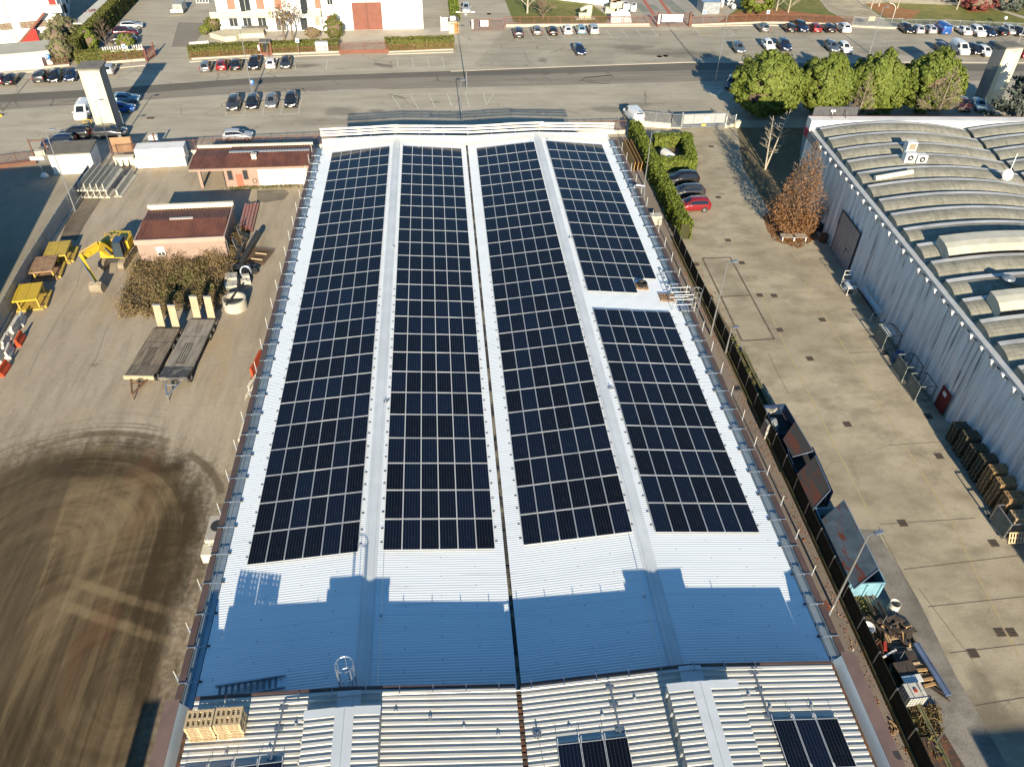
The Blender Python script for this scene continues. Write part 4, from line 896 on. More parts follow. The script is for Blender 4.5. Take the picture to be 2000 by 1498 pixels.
b.build('cab_frame', m_dark, cb); MB().box(.4, 1.15, -.9, .3, 2.86, 2.9).build('cab_roof', glassy('blue_roof_glass', (.03, .06, .12), .1), cb)
Ri = Matrix.Rotation(.06, 3, 'Z')
def L(p): return Ri @ (Vector(p) - Vector((-35.9, 78.2, 0)))
E_ = L(GY(158, 505, 74.6)); B0 = Vector((-.25, -.9, 1.5)); MID = L(GY(192, 480, 76.3)); BK = L(GY(190, 556, 72.3)); TIP = BK
def curved(pts, wd, hts, name, m):
    b = MB()
    for p, q, h0 in zip(pts[:-1], pts[1:], hts): b.beam(p, q + (q - p).normalized() * .08, wd, h0)
    return b.build(name, m, ex)
curved([B0, B0.lerp(MID, .5) + Vector((0, 0, .15)), MID, MID.lerp(E_, .5), E_], .42, (.8, .85, .75, .6), 'boom', m_yel)
curved([E_ + Vector((0, .1, .35)), E_.lerp(BK, .45), BK], .34, (.55, .38), 'stick', m_yel)
b = MB(); b.tube(B0 + Vector((.28, -.2, -.2)), B0.lerp(MID, .75) + Vector((.28, 0, -.1)), .08, 8); b.tube(B0 + Vector((-.28, -.2, -.2)), B0.lerp(MID, .75) + Vector((-.28, 0, -.1)), .08, 8); b.build('boom_cylinder', m_galv, ex)
MB().tube(MID + Vector((0, 0, .45)), E_ + Vector((0, .1, .6)), .09, 8).build('stick_cylinder', m_yeld, ex)
MB().tube(E_ + Vector((0, -.3, .35)), BK + Vector((0, -.35, .45)), .08, 8).build('bucket_cylinder', m_galv, ex)
b = MB(); prof = [(-.15, .55), (-.55, .35), (-.75, -.05), (-.6, -.5), (-.2, -.75), (.45, -.72), (.62, -.6)]
vs = [(BK.x - .62, BK.y + y, BK.z + z - .1) for y, z in prof] + [(BK.x + .62, BK.y + y, BK.z + z - .1) for y, z in prof]; n = len(prof)
b.add(vs, [(i, n + i, n + i + 1, i + 1) for i in range(n - 1)] + [tuple(range(n)), tuple(range(n, 2 * n))[::-1]])
for k in range(5): b.box(BK.x - .58 + k * .26, BK.x - .46 + k * .26, BK.y + .5, BK.y + .8, BK.z - .82, BK.z - .72)
b.build('bucket', m_track, ex)
# ------------------------------------------------------------------ low loader trailers
m_deck = mat('worn_deck_planks', (.24, .195, .145), (.12, .095, .07), 1.2, .85, stretch=(5, .5, 1)); m_ramp = mat('tan_ramp', (.42, .345, .235), (.33, .27, .18), 1.2, .8)
m_tyre = mat('tyre', (.022, .022, .022), (.05, .047, .042), 3, .85)
def trailer(label, cl, rz, ln, wd, deckm, beamc, grey):
    t = thing('low_loader_trailer', label, 'trailer', cl, rz)
    MB().box(-wd / 2, wd / 2, -ln / 2 + 1.6, ln / 2 - .7, .78, .95).build('deck', deckm, t)
    b = MB(); b.add([(-wd / 2, -ln / 2, 1.1), (wd / 2, -ln / 2, 1.1), (wd / 2, -ln / 2 + 1.6, .97), (-wd / 2, -ln / 2 + 1.6, .97), (-wd / 2, -ln / 2, .8), (wd / 2, -ln / 2, .8)], [(0, 1, 2, 3), (4, 5, 1, 0)]); b.box(-wd / 2, wd / 2, -ln / 2 + .02, -ln / 2 + 1.58, .78, .93); b.build('front_deck', beamc, t)
    b = MB(); b.box(-wd / 2 - .05, wd / 2 + .05, -ln / 2 - .16, -ln / 2 - .01, .72, 1.14); b.build('front_beam', m_ramp if not grey else beamc, t)
    b = MB(); b.add([(-wd / 2, ln / 2 - .7, .95), (wd / 2, ln / 2 - .7, .95), (wd / 2, ln / 2, .6), (-wd / 2, ln / 2, .6)], [(0, 1, 2, 3)]); b.box(-wd / 2, wd / 2, ln / 2 - .7, ln / 2 - .05, .4, .58); b.build('beavertail', deckm, t)
    for sx in (-1, 1):
        b = MB(); x0 = sx * wd * .27; R = Matrix.Rotation(-.12, 4, 'X')
        b.cbox((x0, ln / 2 + .12, .75 + 1.1), (.72, .16, 2.35), R=R); b.build('ramp', m_ramp, t); bb_ = MB(); bb_.cbox((x0, ln / 2 + .26, 1.85 + 1.2), (.76, .12, .1)); bb_.build('ramp_lip', m_galv, t)
        for y in (-ln / 2 + .75, ln / 2 - 2.6, ln / 2 - 1.6):
            b = MB(); c_ = Vector((sx * (wd / 2 - .16), y, .42)); b.tube(c_ - Vector((.14, 0, 0)), c_ + Vector((.14, 0, 0)), .42, 14); w_ = b.build('wheel', m_tyre, t); MB().tube(c_ + Vector((sx * .12, 0, 0)), c_ + Vector((sx * .16, 0, 0)), .2, 10).build('hub', m_galv, w_)
    b = MB()
    for sx in (-1, 1): b.beam((sx * .75, -ln / 2 - .1, .75), (0, -ln / 2 - 2.0, .6), .13, .16)
    b.beam((-.5, -ln / 2 - .7, .75), (.5, -ln / 2 - .7, .75), .1, .12); b.tube((0, -ln / 2 - 2.0, .6), (0, -ln / 2 - 2.0, 0), .05, 6); b.build('drawbar', mat('rusty_steel', (.17, .09, .05), (.10, .065, .045), 3, .85) if not grey else m_galv, t)
    MB().path([(.2 + .25 * math.cos(a), -ln / 2 - .5 + .2 * math.sin(a), .95) for a in np.linspace(0, 6, 12)], .03, 5).build('air_hose', m_black, t)
    b = MB()
    for k in range(4): b.box(-wd * .18 + k * .22, -wd * .18 + k * .22 + .07, -ln * .28, ln * .02, .951, .975)
    b.box(-wd * .2, -wd * .2 + .85, -ln * .28, -ln * .28 + .06, .951, .98); b.box(-wd * .2, -wd * .2 + .85, ln * .02, ln * .02 + .06, .951, .98); b.build('deck_grate', mat('dark_grate', (.045, .042, .038), (.08, .075, .065), 3, .8), t)
    MB().box(-wd / 2 + .02, wd / 2 - .02, ln * .14, ln * .14 + .05, .951, .958).build('deck_seam', m_dark, t)
    return t
m_gdeck = mat('grey_mud_deck', (.30, .265, .215), (.17, .15, .125), .9, .85, stretch=(3, .6, 1))
trailer('brown planked low loader trailer with two raised ramps, left of the pair', (*g2(307, 698), 0), -.085, 7.9, 2.6, m_deck, m_deck, False)
trailer('grey low loader trailer with two raised ramps, right of the pair', (*g2(375, 690), 0), -.075, 9.6, 2.55, m_gdeck, mat('dark_mud_plate', (.075, .073, .07), (.20, .18, .15), 1.6, .7, lo=.5, hi=.62), True)
# ------------------------------------------------------------------ concrete rings, pipes, mesh
t = thing('manhole_ring', 'big round pale concrete ring with a dark plank across its opening', 'concrete ring', (*g2(461, 601), 0))
MB().lathe([(1.0, .02), (1.18, 0), (1.18, 1.15), (1.0, 1.15), (.98, .25), (.0, .25)], n=28, caps=(False, False)).build('ring', m_conc_l, t, smooth=False)
b = MB(); b.beam((-.5, -1.3, 1.2), (.25, 1.4, 1.35), .2, .06); b.build('plank', m_dark, t)
b = MB(); b.box(-.65, .65, -1.0, .1, 0, .75); b.box(-.6, .6, .12, 1.2, 0, 1.0); tag(b.build('concrete_block', m_conc_l, loc=(*g2(454, 560), 0), rz=.1), 'pale concrete shaft blocks standing behind the round ring', 'concrete block')
b = MB(); b.box(-.5, .5, -.35, .35, 0, .5); b.box(-.2, .5, .3, .8, .1, .8); b.box(-.4, .1, -.3, .2, .5, .65); tag(b.build('concrete_cover', m_conc_l, loc=(*g2(481, 555), 0), rz=.3), 'heap of small concrete covers right of the shaft blocks', 'concrete cover')
b = MB(); b.path([(.55 * math.cos(a), .2 * math.sin(a) , .6 + .55 * math.sin(a)) for a in np.linspace(0, 6.28, 16)], .1, 6); tag(b.build('pipe_coil', m_steel, loc=(*g2(482, 540), 0)), 'grey coiled pipe leaning on black sheets', 'pipe coil')
def pipe(name, label, p, q, r, m, group=None, n=14):
    p, q = Vector(p), Vector(q); o = MB(); d_ = q - p; c_ = (p + q) / 2; o.tube(p - c_, q - c_, r, n, cap=False); o.tube(q - c_, p - c_, r * .82, n, cap=False)
    dn = d_.normalized(); 
    return tag(o.build(name, m, loc=c_, smooth=True), label, 'pipe', group)
m_hdpe = mat('black_plastic', (.03, .032, .033), (.05, .05, .05), 2, .4)
pipe('black_pipe', 'thick black pipe pointing right, its open end highest in the picture', (*g2(470, 522), .35), (*g2(507, 468), .9), .33, m_hdpe, 'black pipes near the pink shed')
pipe('black_pipe', 'thick black pipe lying closest to the pink shed', (*g2(463, 515), .3), (*g2(481, 464), .35), .33, m_hdpe, 'black pipes near the pink shed')
pipe('black_pipe', 'black pipe lying lowest between the two longer black pipes', (*g2(466, 536), .3), (*g2(482, 495), .3), .28, m_hdpe, 'black pipes near the pink shed')
m_redp = mat('pinkish_pipe', (.40, .17, .13), (.34, .20, .18), 1, .5)
for k in range(9):
    lv = 0 if k < 5 else 1; kk = k if lv == 0 else k - 5
    a, c = Vector(g2(468, 452)), Vector(g2(478, 404)); nx = Vector((1.05, 0)); off = (kk + .5 * lv) * .36
    pipe('pink_pipe', 'long pinkish plastic pipe, %s from the shed in the %s layer of the bundle' % (ORD[kk], 'top' if lv else 'bottom'), (a.x + off, a.y + rng.uniform(-.5, .3), .2 + lv * .3), (c.x + off + .12, c.y + rng.uniform(-.6, .3), .2 + lv * .3), .17, m_redp, 'pinkish pipes beside the pink shed', 10)
b = MB(); c_ = g2(505, 503)
for lv in range(4):
    for i in range(13): b.beam((-1.25 + i * .2, -1.6, .05 + lv * .07), (-1.25 + i * .2, 1.6, .05 + lv * .07), .014, .014)
    for i in range(15): b.beam((-1.3, -1.5 + i * .215, .065 + lv * .07), (1.3, -1.5 + i * .215, .065 + lv * .07), .014, .014)
for y in (-.9, .3): b.beam((-.4, y, .36), (.9, y, .36), .1, .1, 1)
tag(b.build('rebar_mesh_pile', [mat('rebar_rust', (.16, .10, .065), (.10, .07, .05), 3, .9), m_pine], loc=(*c_, 0), rz=-.25), 'pile of rusty rebar mesh sheets with two wooden battens', 'mesh pile')
b = MB()
for k in range(14):
    x, y = rng.uniform(-1.2, 1.2), rng.uniform(-.8, .9); R = Matrix.Rotation(rng.uniform(-.5, .5), 4, 'X') @ Matrix.Rotation(rng.uniform(-.6, .6), 4, 'Y') @ Matrix.Rotation(rng.uniform(0, 3), 4, 'Z'); b.cbox((x, y, .3 + .25 * rng.random()), (.9, .5, .04), R=R)
tag(b.build('plastic_sheeting', m_hdpe, loc=(*g2(478, 532), 0)), 'crumpled heap of black plastic sheeting between pipes and ring', 'plastic sheeting')
for k, (sx, lab) in enumerate(((.0, 'dark grey board leaning on the right wall of the pink shed, far one'), (-2.6, 'dark grey board leaning on the right wall of the pink shed, near one'))):
    b = MB(); b.cbox((0, 0, 1.0), (.06, 1.0, 2.1), R=Matrix.Rotation(-.18, 4, 'Y')); tag(b.build('leaning_board', mat('grey_board', (.16, .165, .17), (.11, .115, .12), 1, .5), loc=(-23.2, 81.6 + sx, 0)), lab, 'board')
# ------------------------------------------------------------------ trench boxes
m_ty = mat('worn_yellow', (.48, .34, .06), (.36, .24, .07), 1.2, .7, lo=.4, hi=.75); m_tan = mat('rusty_tan_plate', (.33, .21, .12), (.22, .13, .08), 1.2, .85)
def trench_box(label, c, rz, topm, h):
    t = thing('trench_shield', label, 'trench shield', (c[0], c[1], 0), rz, 'trench shields by the sheet metal fence')
    MB().box(-1.25, 1.25, -1.7, 1.7, .05, .2).build('lower_plate', m_tan if topm is m_tan else m_ty, t)
    b = MB(); b.box(-1.3, 1.0, -1.6, 1.6, h, h + .14)
    for x in (-1.2, -.2, .85): b.box(x, x + .12, -1.58, 1.58, h + .14, h + .17)
    b.build('upper_plate', topm, t)
    for x in (-1.0, .8):
        for y in (-1.4, 1.3): MB().box(x, x + .14, y, y + .14, .2, h).build('strut', m_ty, t)
    for y in (-1.5, 0, 1.4): MB().tube((1.1, y, .35), (1.1, y + .25, .35), .07, 6).build('spindle', m_tan, t)
    MB().box(1.3, 1.55, -1.5, 1.5, .1, .3).build('edge_beam', m_ty, t)
    return t
trench_box('flat yellow trench shield, farthest of the three by the grey fence', g2(121, 502), .13, m_ty, .95)
trench_box('rusty tan trench shield, middle one of three by the grey fence', g2(95, 533), .15, m_tan, 1.0)
trench_box('bright yellow trench shield, nearest of the three by the grey fence', g2(66, 590), .16, m_yel, 1.15)
# ------------------------------------------------------------------ plastic barriers
m_rb = mat('orange_red_plastic', (.50, .07, .02), (.40, .055, .02), 2, .5); m_wb = mat('off_white_plastic', (.60, .57, .50), (.48, .45, .39), 2, .5)
def barrier_mesh(m):
    b = MB(); pr = [(-.28, 0), (-.28, .2), (-.12, .42), (-.09, .85), (.09, .85), (.12, .42), (.28, .2), (.28, 0)]; n = len(pr)
    for seg in range(4):
        y0, y1 = -.8 + seg * .4 + .02, -.8 + (seg + 1) * .4 - .02; b.add([(x, y0, z) for x, z in pr] + [(x, y1, z) for x, z in pr], [(i, n + i, n + (i + 1) % n, (i + 1) % n) for i in range(n)] + [tuple(range(n)), tuple(range(n, 2 * n))[::-1]])
    b.box(-.1, .1, -.79, .79, .05, .8); return b.mesh('plastic_barrier', m)
bw, br = barrier_mesh(m_wb), barrier_mesh(m_rb)
for px, py, me, z, lab in ((44, 630, bw, 0, 'white plastic road barrier at the far end of the barrier heap'), (34, 640, bw, .0, 'white plastic road barrier, second from the far end of the heap'), (24, 656, bw, 0, 'white plastic road barrier beside the upper red one'), (41, 668, br, 0, 'orange red plastic road barrier, upper one of two'), (14, 672, bw, 0, 'white plastic road barrier, next to the grey fence'), (20, 692, bw, 0, 'white plastic road barrier between the two red ones'), (3, 702, bw, 0, 'white plastic road barrier at the left picture edge'), (10, 726, br, 0, 'orange red plastic road barrier, lower one of two'), (30, 650, bw, .5, 'white plastic road barrier lying on top of the heap')):
    o = bpy.data.objects.new('plastic_barrier', me); COL.objects.link(o); x, y = g2(px, py); o.location = (x, y, z); o.rotation_euler = (0, .4 if z else 0, .12 + rng.uniform(-.15, .15)); tag(o, lab, 'road barrier', 'plastic road barriers by the grey fence')
# clutter along the left wall of the white roof building
t = thing('orange_barrier_board', 'orange red plastic barrier board leaning at the wall of the white roof building', 'barrier', (*g2(505, 728), 0), -.15); MB().box(-.08, .08, -1.4, 1.4, .45, 1.6).build('board', m_rb, t)
for y in (-1.0, 1.0): MB().box(-.4, .4, y - .08, y + .08, 0, .1).build('foot', m_black, t)
for px, py, lab, hh in ((488, 770, 'white mesh barrier panel lying nearest the muddy circle', .7), (518, 688, 'grey mesh barrier panel standing behind the orange board', 1.0), (494, 752, 'white mesh barrier panel next to the orange board', .9)):
    b = MB()
    for i in range(9): b.tube((0, -.9 + i * .225, .1), (.25, -.9 + i * .225, .1 + hh), .02, 5)
    for z in (0, 1): b.tube((.25 * z, -.9, .1 + hh * z), (.25 * z, .9, .1 + hh * z), .03, 5)
    tag(b.build('mesh_barrier', m_wb if 'white' in lab else m_galv, loc=(*g2(px, py), 0), rz=-.3), lab, 'barrier', 'mesh barriers by the wall')
for y, z, lab in ((33.6, 5.9, 'pale air conditioner with round dark fan on the left wall of the white roof building'),):
    t = thing('air_conditioner', lab, 'air conditioner', (-14.8, y, z)); MB().box(-1.0, .42, -1.0, 1.0, 0, 1.2).build('case', mat('beige_case', (.42, .38, .32), (.36, .33, .28), 1, .6), t); MB().lathe([(.42, 1.201), (.42, 1.24), (.1, 1.24)], (-.4, .1, 0), 16).build('fan', m_dark, t); MB().box(-1.1, .44, -1.9, -1.05, .1, .9).build('hood', m_cream, t)
t = MB(); t.box(-.5, .4, -.9, .9, 0, .9); tag(t.build('wall_box', m_cream, loc=(-14.8, 42.5, 6.2)), 'cream box mounted on the left wall of the white roof building', 'box')
# lamp posts of the yard and street
def lamp(label, px, py, tx, ty, heads, group='street lamps', arm=.5, sign=None):
    x, y, _ = G(px, py); X_, _, Z_ = GY(tx, ty, y)
    t = thing('lamp_post', label, 'lamp post', (x, y, 0), 0, group); H_ = Z_
    MB().tube((0, 0, 0), (0, 0, H_), .09, 8, .05).build('pole', m_galv, t)
    for k in range(heads):
        a = k * 2 * PI / heads + (.2 if heads == 1 else 0)
        h = MB(); h.beam((0, 0, H_ - .05), (arm * math.cos(a), arm * math.sin(a), H_ + .05), .05, .05); h.cbox((math.cos(a) * (arm + .25), math.sin(a) * (arm + .25), H_ + .06), (.6, .28, .12), a); h.build('lamp_head', m_steel if heads == 1 else m_white, t)
    return t
lamp('grey lamp post standing at the grey sheet fence of the yard', 147, 412, 88, 255, 1)
lamp('thin dark lamp post standing in front of the left tower', 220, 302, 185, 197, 1)
lamp('short pole with a flat lamp at the pavement behind the white roof', 902, 246, 899, 158, 1, arm=.1)
lamp('very tall lamp post with floodlights in the middle of the street', 911.5, 179, 911.3, 25, 4, arm=.9)
lamp('lamp post behind the row of four parked cars', 494, 190, 461, 54, 1)
lamp('lamp post rising from the tree shadow on the road', 1396, 165, 1419, 21, 1)
lamp('lamp post behind the second evergreen tree', 1698, 105, 1722, 15, 1)
lamp('lamp post behind the right tower', 1985, 92, 2001, 30, 1)
lamp('pole rising behind the long green hedge', 1258, 366, 1273, 259, 1)
lamp('tall pole at the edge of the dark slab outline in the right yard', 1388, 655, 1418, 514, 1)
lamp('short thin pole near the lower corner of the slab outline', 1417, 690, 1428, 641, 1, arm=.15)
lamp('stout grey pole leaning over the blue skip in the right yard', 1626, 1187, 1700, 1045, 1)
# ================================================================== RIGHT BUILDING (barrel shell roof)
BR = -math.atan(.045); BO = Vector((44.4, 62.0, 0)); Rb = Matrix.Rotation(BR, 3, 'Z')
def lb(p): return Rb.inverted() @ (Vector(p) - BO)
def wb(p): return Rb @ Vector(p) + BO
ZE = 8.3
s = NT('weathered_shell'); v = s.coords(); X, Y, Z = s.xyz(v)
f = s.ss(s.noise(s.map(v, (.5, 1.6, 1)), .7, 6, .7), .4, .7); g = s.ss(s.noise(s.map(v, (1.5, .6, 1)), 1.2, 5, .7), .5, .75)
c = s.mix(f, (.30, .285, .23), (.20, .19, .155)); c = s.mix(s.m('MULTIPLY', g, .7), c, (.10, .10, .075)); low_ = s.ss(Z, 9.6, 8.3); c = s.mix(s.m('MULTIPLY', s.ss(s.noise(s.map(v, (2.5, .3, 1)), 1.0, 4, .7), .45, .65), .45), c, (.16, .155, .12))
jn = s.m('LESS_THAN', s.m('FRACT', s.m('DIVIDE', X, 1.05)), .035); c = s.mix(s.m('MULTIPLY', jn, .5), c, (.10, .095, .08))
m_shell = s.out(c, .9, 0, .2)
m_band = mat('painted_roof_band', (.54, .54, .53), (.34, .34, .33), .8, .6, stretch=(.4, 1, 1))
s = NT('streaked_panel_wall'); v = s.coords(); X, Y, Z = s.xyz(v)
st = s.ss(s.noise(s.map(v, (1, 2.2, .12)), 1.3, 6, .65), .42, .72); st2 = s.ss(s.noise(s.map(v, (1, 5, .1)), 1.0, 4, .6), .55, .7)
c = s.mix(st, (.80, .80, .78), (.54, .545, .54)); c = s.mix(s.m('MULTIPLY', s.m('MULTIPLY', st2, .9), s.ss(s.noise(v, .25, 3), .35, .55)), c, (.07, .075, .075))
m_pwall = s.out(c, .7, 0, .3)
rb = thing('shell_roof_hall', 'large industrial hall with arched concrete shell roof and streaked pale panel wall', 'hall', BO, BR)
yF = lb(G(1600, 248, ZE)).y; yN = -52
MB().box(.35, 40, yN, yF - .3, 0, ZE - .6).build('core_wall', m_pwall, rb)
# facade: scalloped vertical ribs
rows = []; yy = yN
while yy < yF - .2:
    for dy, dx in ((0, 0), (.12, -.16), (.30, -.20), (.48, -.16), (.60, 0), (.62, .02), (1.22, .02)): rows.append((dx, yy + dy))
    yy += 1.24
pts = [[(x, y, .0), (x, y, ZE - .35)] for x, y in rows if y < yF]
MB().grid(pts).build('facade', m_pwall, rb)
MB().box(-.22, .5, yN, yF + .1, ZE - .16, ZE + .12).build('eaves_beam', mat('eaves_beam', (.50, .51, .51), (.40, .42, .42), .7, .6), rb)
mm = mat('sunlit_rib_white', (.72, .72, .70)); yy = yN + 22; k = 0  # white wedges added to stand for sunlit patches on the wall ribs
while yy < yF - .5:
    big = .85 if k % 2 == 0 else .5
    b = MB(); b.add([(-.52, yy, ZE - .1), (.0, yy, ZE - .1), (-.18, yy, ZE - .1 - big), (-.48, yy + .26, ZE - .1), (0, yy + .3, ZE - .1), (-.18, yy + .22, ZE - .1 - big)], [(0, 2, 1), (3, 4, 5), (0, 3, 5, 2), (1, 2, 5, 4), (0, 1, 4, 3)])
    if k < 70: b.build('sunlit_rib_wedge', mm, rb)
    yy += 1.7; k += 1
PITCH = 3.06; ND = 8
def arch(x):
    k = (x % 18.6) / 18.6
    return .95 * 4 * k * (1 - k)
prof = [(0, .02), (.25, .2), (.6, .38), (1.0, .50), (1.4, .56), (1.9, .57), (1.92, .60), (2.42, .62), (2.45, .2), (2.6, .02), (3.05, .0)]
ny = int((yF - 1.4 - yN) / PITCH)
for span in range(2):
    xs = [.4 + span * 18.6 + i * 18.2 / 22 for i in range(23)]
    sh = MB(); bd = MB()
    for j in range(ny + 1):
        yb = yF - 1.5 - (j + 1) * PITCH
        if yb < yN: break
        lift = rng.uniform(-.03, .03)
        sh.grid([[(x, yb + y, ZE + .05 + arch(x) + z + lift) for y, z in prof[:6]] for x in xs], flip=False)
        bd.grid([[(x, yb + y, ZE + .05 + arch(x) + z + lift) for y, z in prof[6:8]] for x in xs])
        sh.grid([[(x, yb + y, ZE + .05 + arch(x) + z + lift) for y, z in prof[7:]] for x in xs])
        sh.add([(x, yb + y, ZE + .05 + arch(x) + z + lift) for x in (xs[-1],) for y, z in prof] + [(xs[-1], yb + 3.05, ZE - .2), (xs[-1], yb, ZE - .2)], [tuple(range(len(prof) + 2))[::-1]])
        sh.add([(x, yb + y, ZE + .05 + arch(x) + z + lift) for x in (xs[0],) for y, z in prof] + [(xs[0], yb + 3.05, ZE - .2), (xs[0], yb, ZE - .2)], [tuple(range(len(prof) + 2))])
    sh.build('shell_roof', m_shell, rb); bd.build('roof_band', m_band, rb)
MB().box(18.65, 18.95, yN, yF - .9, ZE - .3, ZE - .1).build('valley_gutter', m_dark, rb)
b = MB(); b.box(-.4, 40, yF - 1.25, yF + .1, ZE - .2, ZE + 1.3); b.build('front_parapet', mat('white_parapet', (.70, .68, .65), (.60, .58, .55), .5, .7), rb)
b = MB(); b.box(-.4, 40, yF + .12, yF + .2, ZE - .9, ZE + 1.34); b.build('front_fascia', mat('dark_red_fascia', (.10, .03, .03), (.07, .03, .03)), rb)
# roof sign board seen from behind
t = thing('sign_board', 'dark advertising board seen from behind on the far left corner of the shell roof', 'sign', wb((.2, yF + .3, ZE + .9)), BR)
MB().box(0, 5.6, 0, .1, .1, 1.5).build('board', mat('dark_board', (.06, .06, .07), (.09, .09, .09)), t)
for x in (2.2, 3.9): b = MB(); b.beam((x, -.9, .25), (x, 0, 1.2), .06, .06); b.build('brace', m_dark, t)
b = MB(); b.box(2.3, 2.36, -.25, -.2, .3, 1.1); b.ball((2.15, -.25, 1.1), .16); b.ball((2.5, -.25, 1.1), .16); b.box(2.15, 2.5, -.25, -.2, .95, 1.0); b.build('twin_lamp', m_white, t)
t = thing('side_sign', 'red and grey sign panel on the far corner of the side wall', 'sign', wb((-.45, yF - .1, ZE - .4)), BR); MB().box(-.08, 0, -5.2, -1.3, -.5, .5).build('panel', mat('grey_sign', (.20, .20, .20), (.30, .30, .30), 3), t); MB().box(-.08, 0, -1.25, 0, -.5, .5).build('red_panel', mat('dark_red_sign', (.30, .03, .05)), t)
# doors
def wy(px, py): return lb(G(px, py)).y
a0, a1 = wy(1620, 487), wy(1674, 533)
y0d, y1d = min(a0, a1), max(a0, a1)
t = thing('sliding_door', 'big grey sliding door with wicket in the shaded panel wall', 'door', wb((-.24, (y0d + y1d) / 2, 0)), BR); hw = (y1d - y0d) / 2
for i in range(5): MB().box(-.05, 0, -hw + i * hw * .4 + .02, -hw + (i + 1) * hw * .4 - .02, .05, 4.9).build('door_leaf', mat('door_grey', (.36, .33, .31), (.29, .27, .26), .8, .6), t)
b = MB(); b.box(-.07, 0, -hw - .12, -hw, 0, 5.0); b.box(-.07, 0, hw, hw + .12, 0, 5.0); b.box(-.07, 0, -hw - .12, hw + .12, 4.92, 5.05); b.build('door_frame', m_dark, t)
b = MB(); b.box(-.07, -.055, -hw * .55, -hw * .25, 2.0, 2.08); b.box(-.07, -.055, -hw * .27, -hw * .22, 1.4, 2.05); b.build('handle', m_dark, t)
tag(MB().box(-.3, -.22, -.75, .75, 0, 2.3).build('red_door', mat('dark_red_door', (.16, .025, .02), (.12, .02, .02)), loc=wb((0, wy(1842, 800), 0)), rz=BR), 'narrow dark red door in the shaded panel wall', 'door')
b = MB(); b.box(-.32, -.301, -.2, .35, 1.6, 2.0); 
tag(b.build('door_notice', m_white, loc=wb((0, wy(1842, 800), 0)), rz=BR), 'small white notice on the dark red door', 'notice')
# rooftop plant
def onroof(px, py, dz=0):
    p = G(px, py, ZE + .9 + dz); q = lb(p); return wb((q.x, q.y, ZE + arch(q.x) + .35))
def hvac(label, px, py, w_, d_, h_, fan=True):
    t = thing('condenser_unit', label, 'condenser', onroof(px, py), BR, 'condensers on the shell roof'); MB().box(-w_ / 2, w_ / 2, -d_ / 2, d_ / 2, .1, h_).build('case', m_white, t)
    if fan: b = MB(); b.tube((0, -d_ / 2 - .02, h_ * .55), (0, -d_ / 2 - .0, h_ * .55), .33, 16); b.tube((0, -d_ / 2 - .04, h_ * .55), (0, -d_ / 2 - .02, h_ * .55), .12, 8, m=1); b.build('fan', [m_dark, m_white], t)
    else: b = MB(); b.box(-w_ * .3, w_ * .4, -d_ / 2 - .02, -d_ / 2, h_ * .3, h_ * .9); b.build('grille', mat('tan_grille', (.30, .25, .18), (.22, .19, .14), 8), t)
    b = MB(); b.box(-w_ / 2, w_ / 2, -d_ / 2, -d_ / 2 + .1, -.15, .1); b.box(-w_ / 2, w_ / 2, d_ / 2 - .1, d_ / 2, -.15, .1); b.build('stand', m_galv, t)
hvac('white roof cooling unit with square grille, farthest of three', 1772, 302, 1.1, .9, 1.2, False)
hvac('white condenser with round fan, left one of the near pair on the shell roof', 1770, 322, 1.2, .8, 1.15)
hvac('white condenser with round fan, right one of the near pair on the shell roof', 1793, 324, 1.1, .8, .95)
t = thing('satellite_dish', 'white satellite dish beside the roof gutter of the shell roof hall', 'satellite dish', onroof(1962, 358)); 
b = MB(); R = Matrix.Translation((0, 0, 1.0)) @ Matrix.Rotation(math.radians(62), 4, 'X'); b.M = R; b.lathe([(.02, .12), (.3, .09), (.55, .02), (.62, -.05)], n=20, caps=(False, False)); b.lathe([(.62, -.05), (.55, .0), (.3, .06), (.02, .1)], n=20, caps=(False, False)); b.build('dish', m_white, t, smooth=True); MB().tube((0, .1, -.3), (0, .05, 1.0), .05, 6).build('mast', m_galv, t); MB().tube((0, 0, 1.0), (.35, .5, 3.2), .02, 5).build('antenna', m_galv, t)
p, q = onroof(1706, 350), onroof(1776, 346); c_ = (p + q) / 2; b = MB(); b.tube(p - c_, q - c_, .28, 10)
tag(b.build('roof_duct', mat('pale_duct', (.60, .57, .48), (.5, .47, .4)), loc=c_ + Vector((0, -.2, .45))), 'pale horizontal duct lying on the shell roof below the condensers', 'duct')
def cover(label, px, py, ln, wd):
    p = onroof(px, py); q = lb(p); t = thing('roof_light_cover', label, 'roof cover', p, BR, 'raised covers on the shell roof')
    xs = np.linspace(0, ln, 14); b = MB(); b.grid([[(x, y, arch(q.x + x) - arch(q.x) + .9 + z) for y, z in ((0, -.25), (.7, .15), (1.4, .3), (wd, .32))] for x in xs]); b.grid([[(x, y, arch(q.x + x) - arch(q.x) + .9 + z) for y, z in ((wd, .32), (wd, -.3))] for x in xs]); b.add([(0, y, .9 + z) for y, z in ((0, -.25), (.7, .15), (1.4, .3), (wd, .32))] + [(0, wd, -.3), (0, 0, -.3)], [tuple(range(6))]); b.build('sheet', mat('ivory_sheet', (.50, .48, .40), (.42, .40, .33), .8, .6), t)
    b = MB()
    for x in np.linspace(1, ln - .5, 8): b.beam((x, 0, arch(q.x + x) - arch(q.x) + .68), (x, wd, arch(q.x + x) - arch(q.x) + 1.24), .03, .03)
    b.build('seams', m_galv, t)
cover('long pale raised cover sheet on the shell roof, upper one of two', 1850, 508, 20, 2.6)
cover('long pale raised cover sheet on the shell roof, lower one of two', 1950, 618, 18, 2.2)
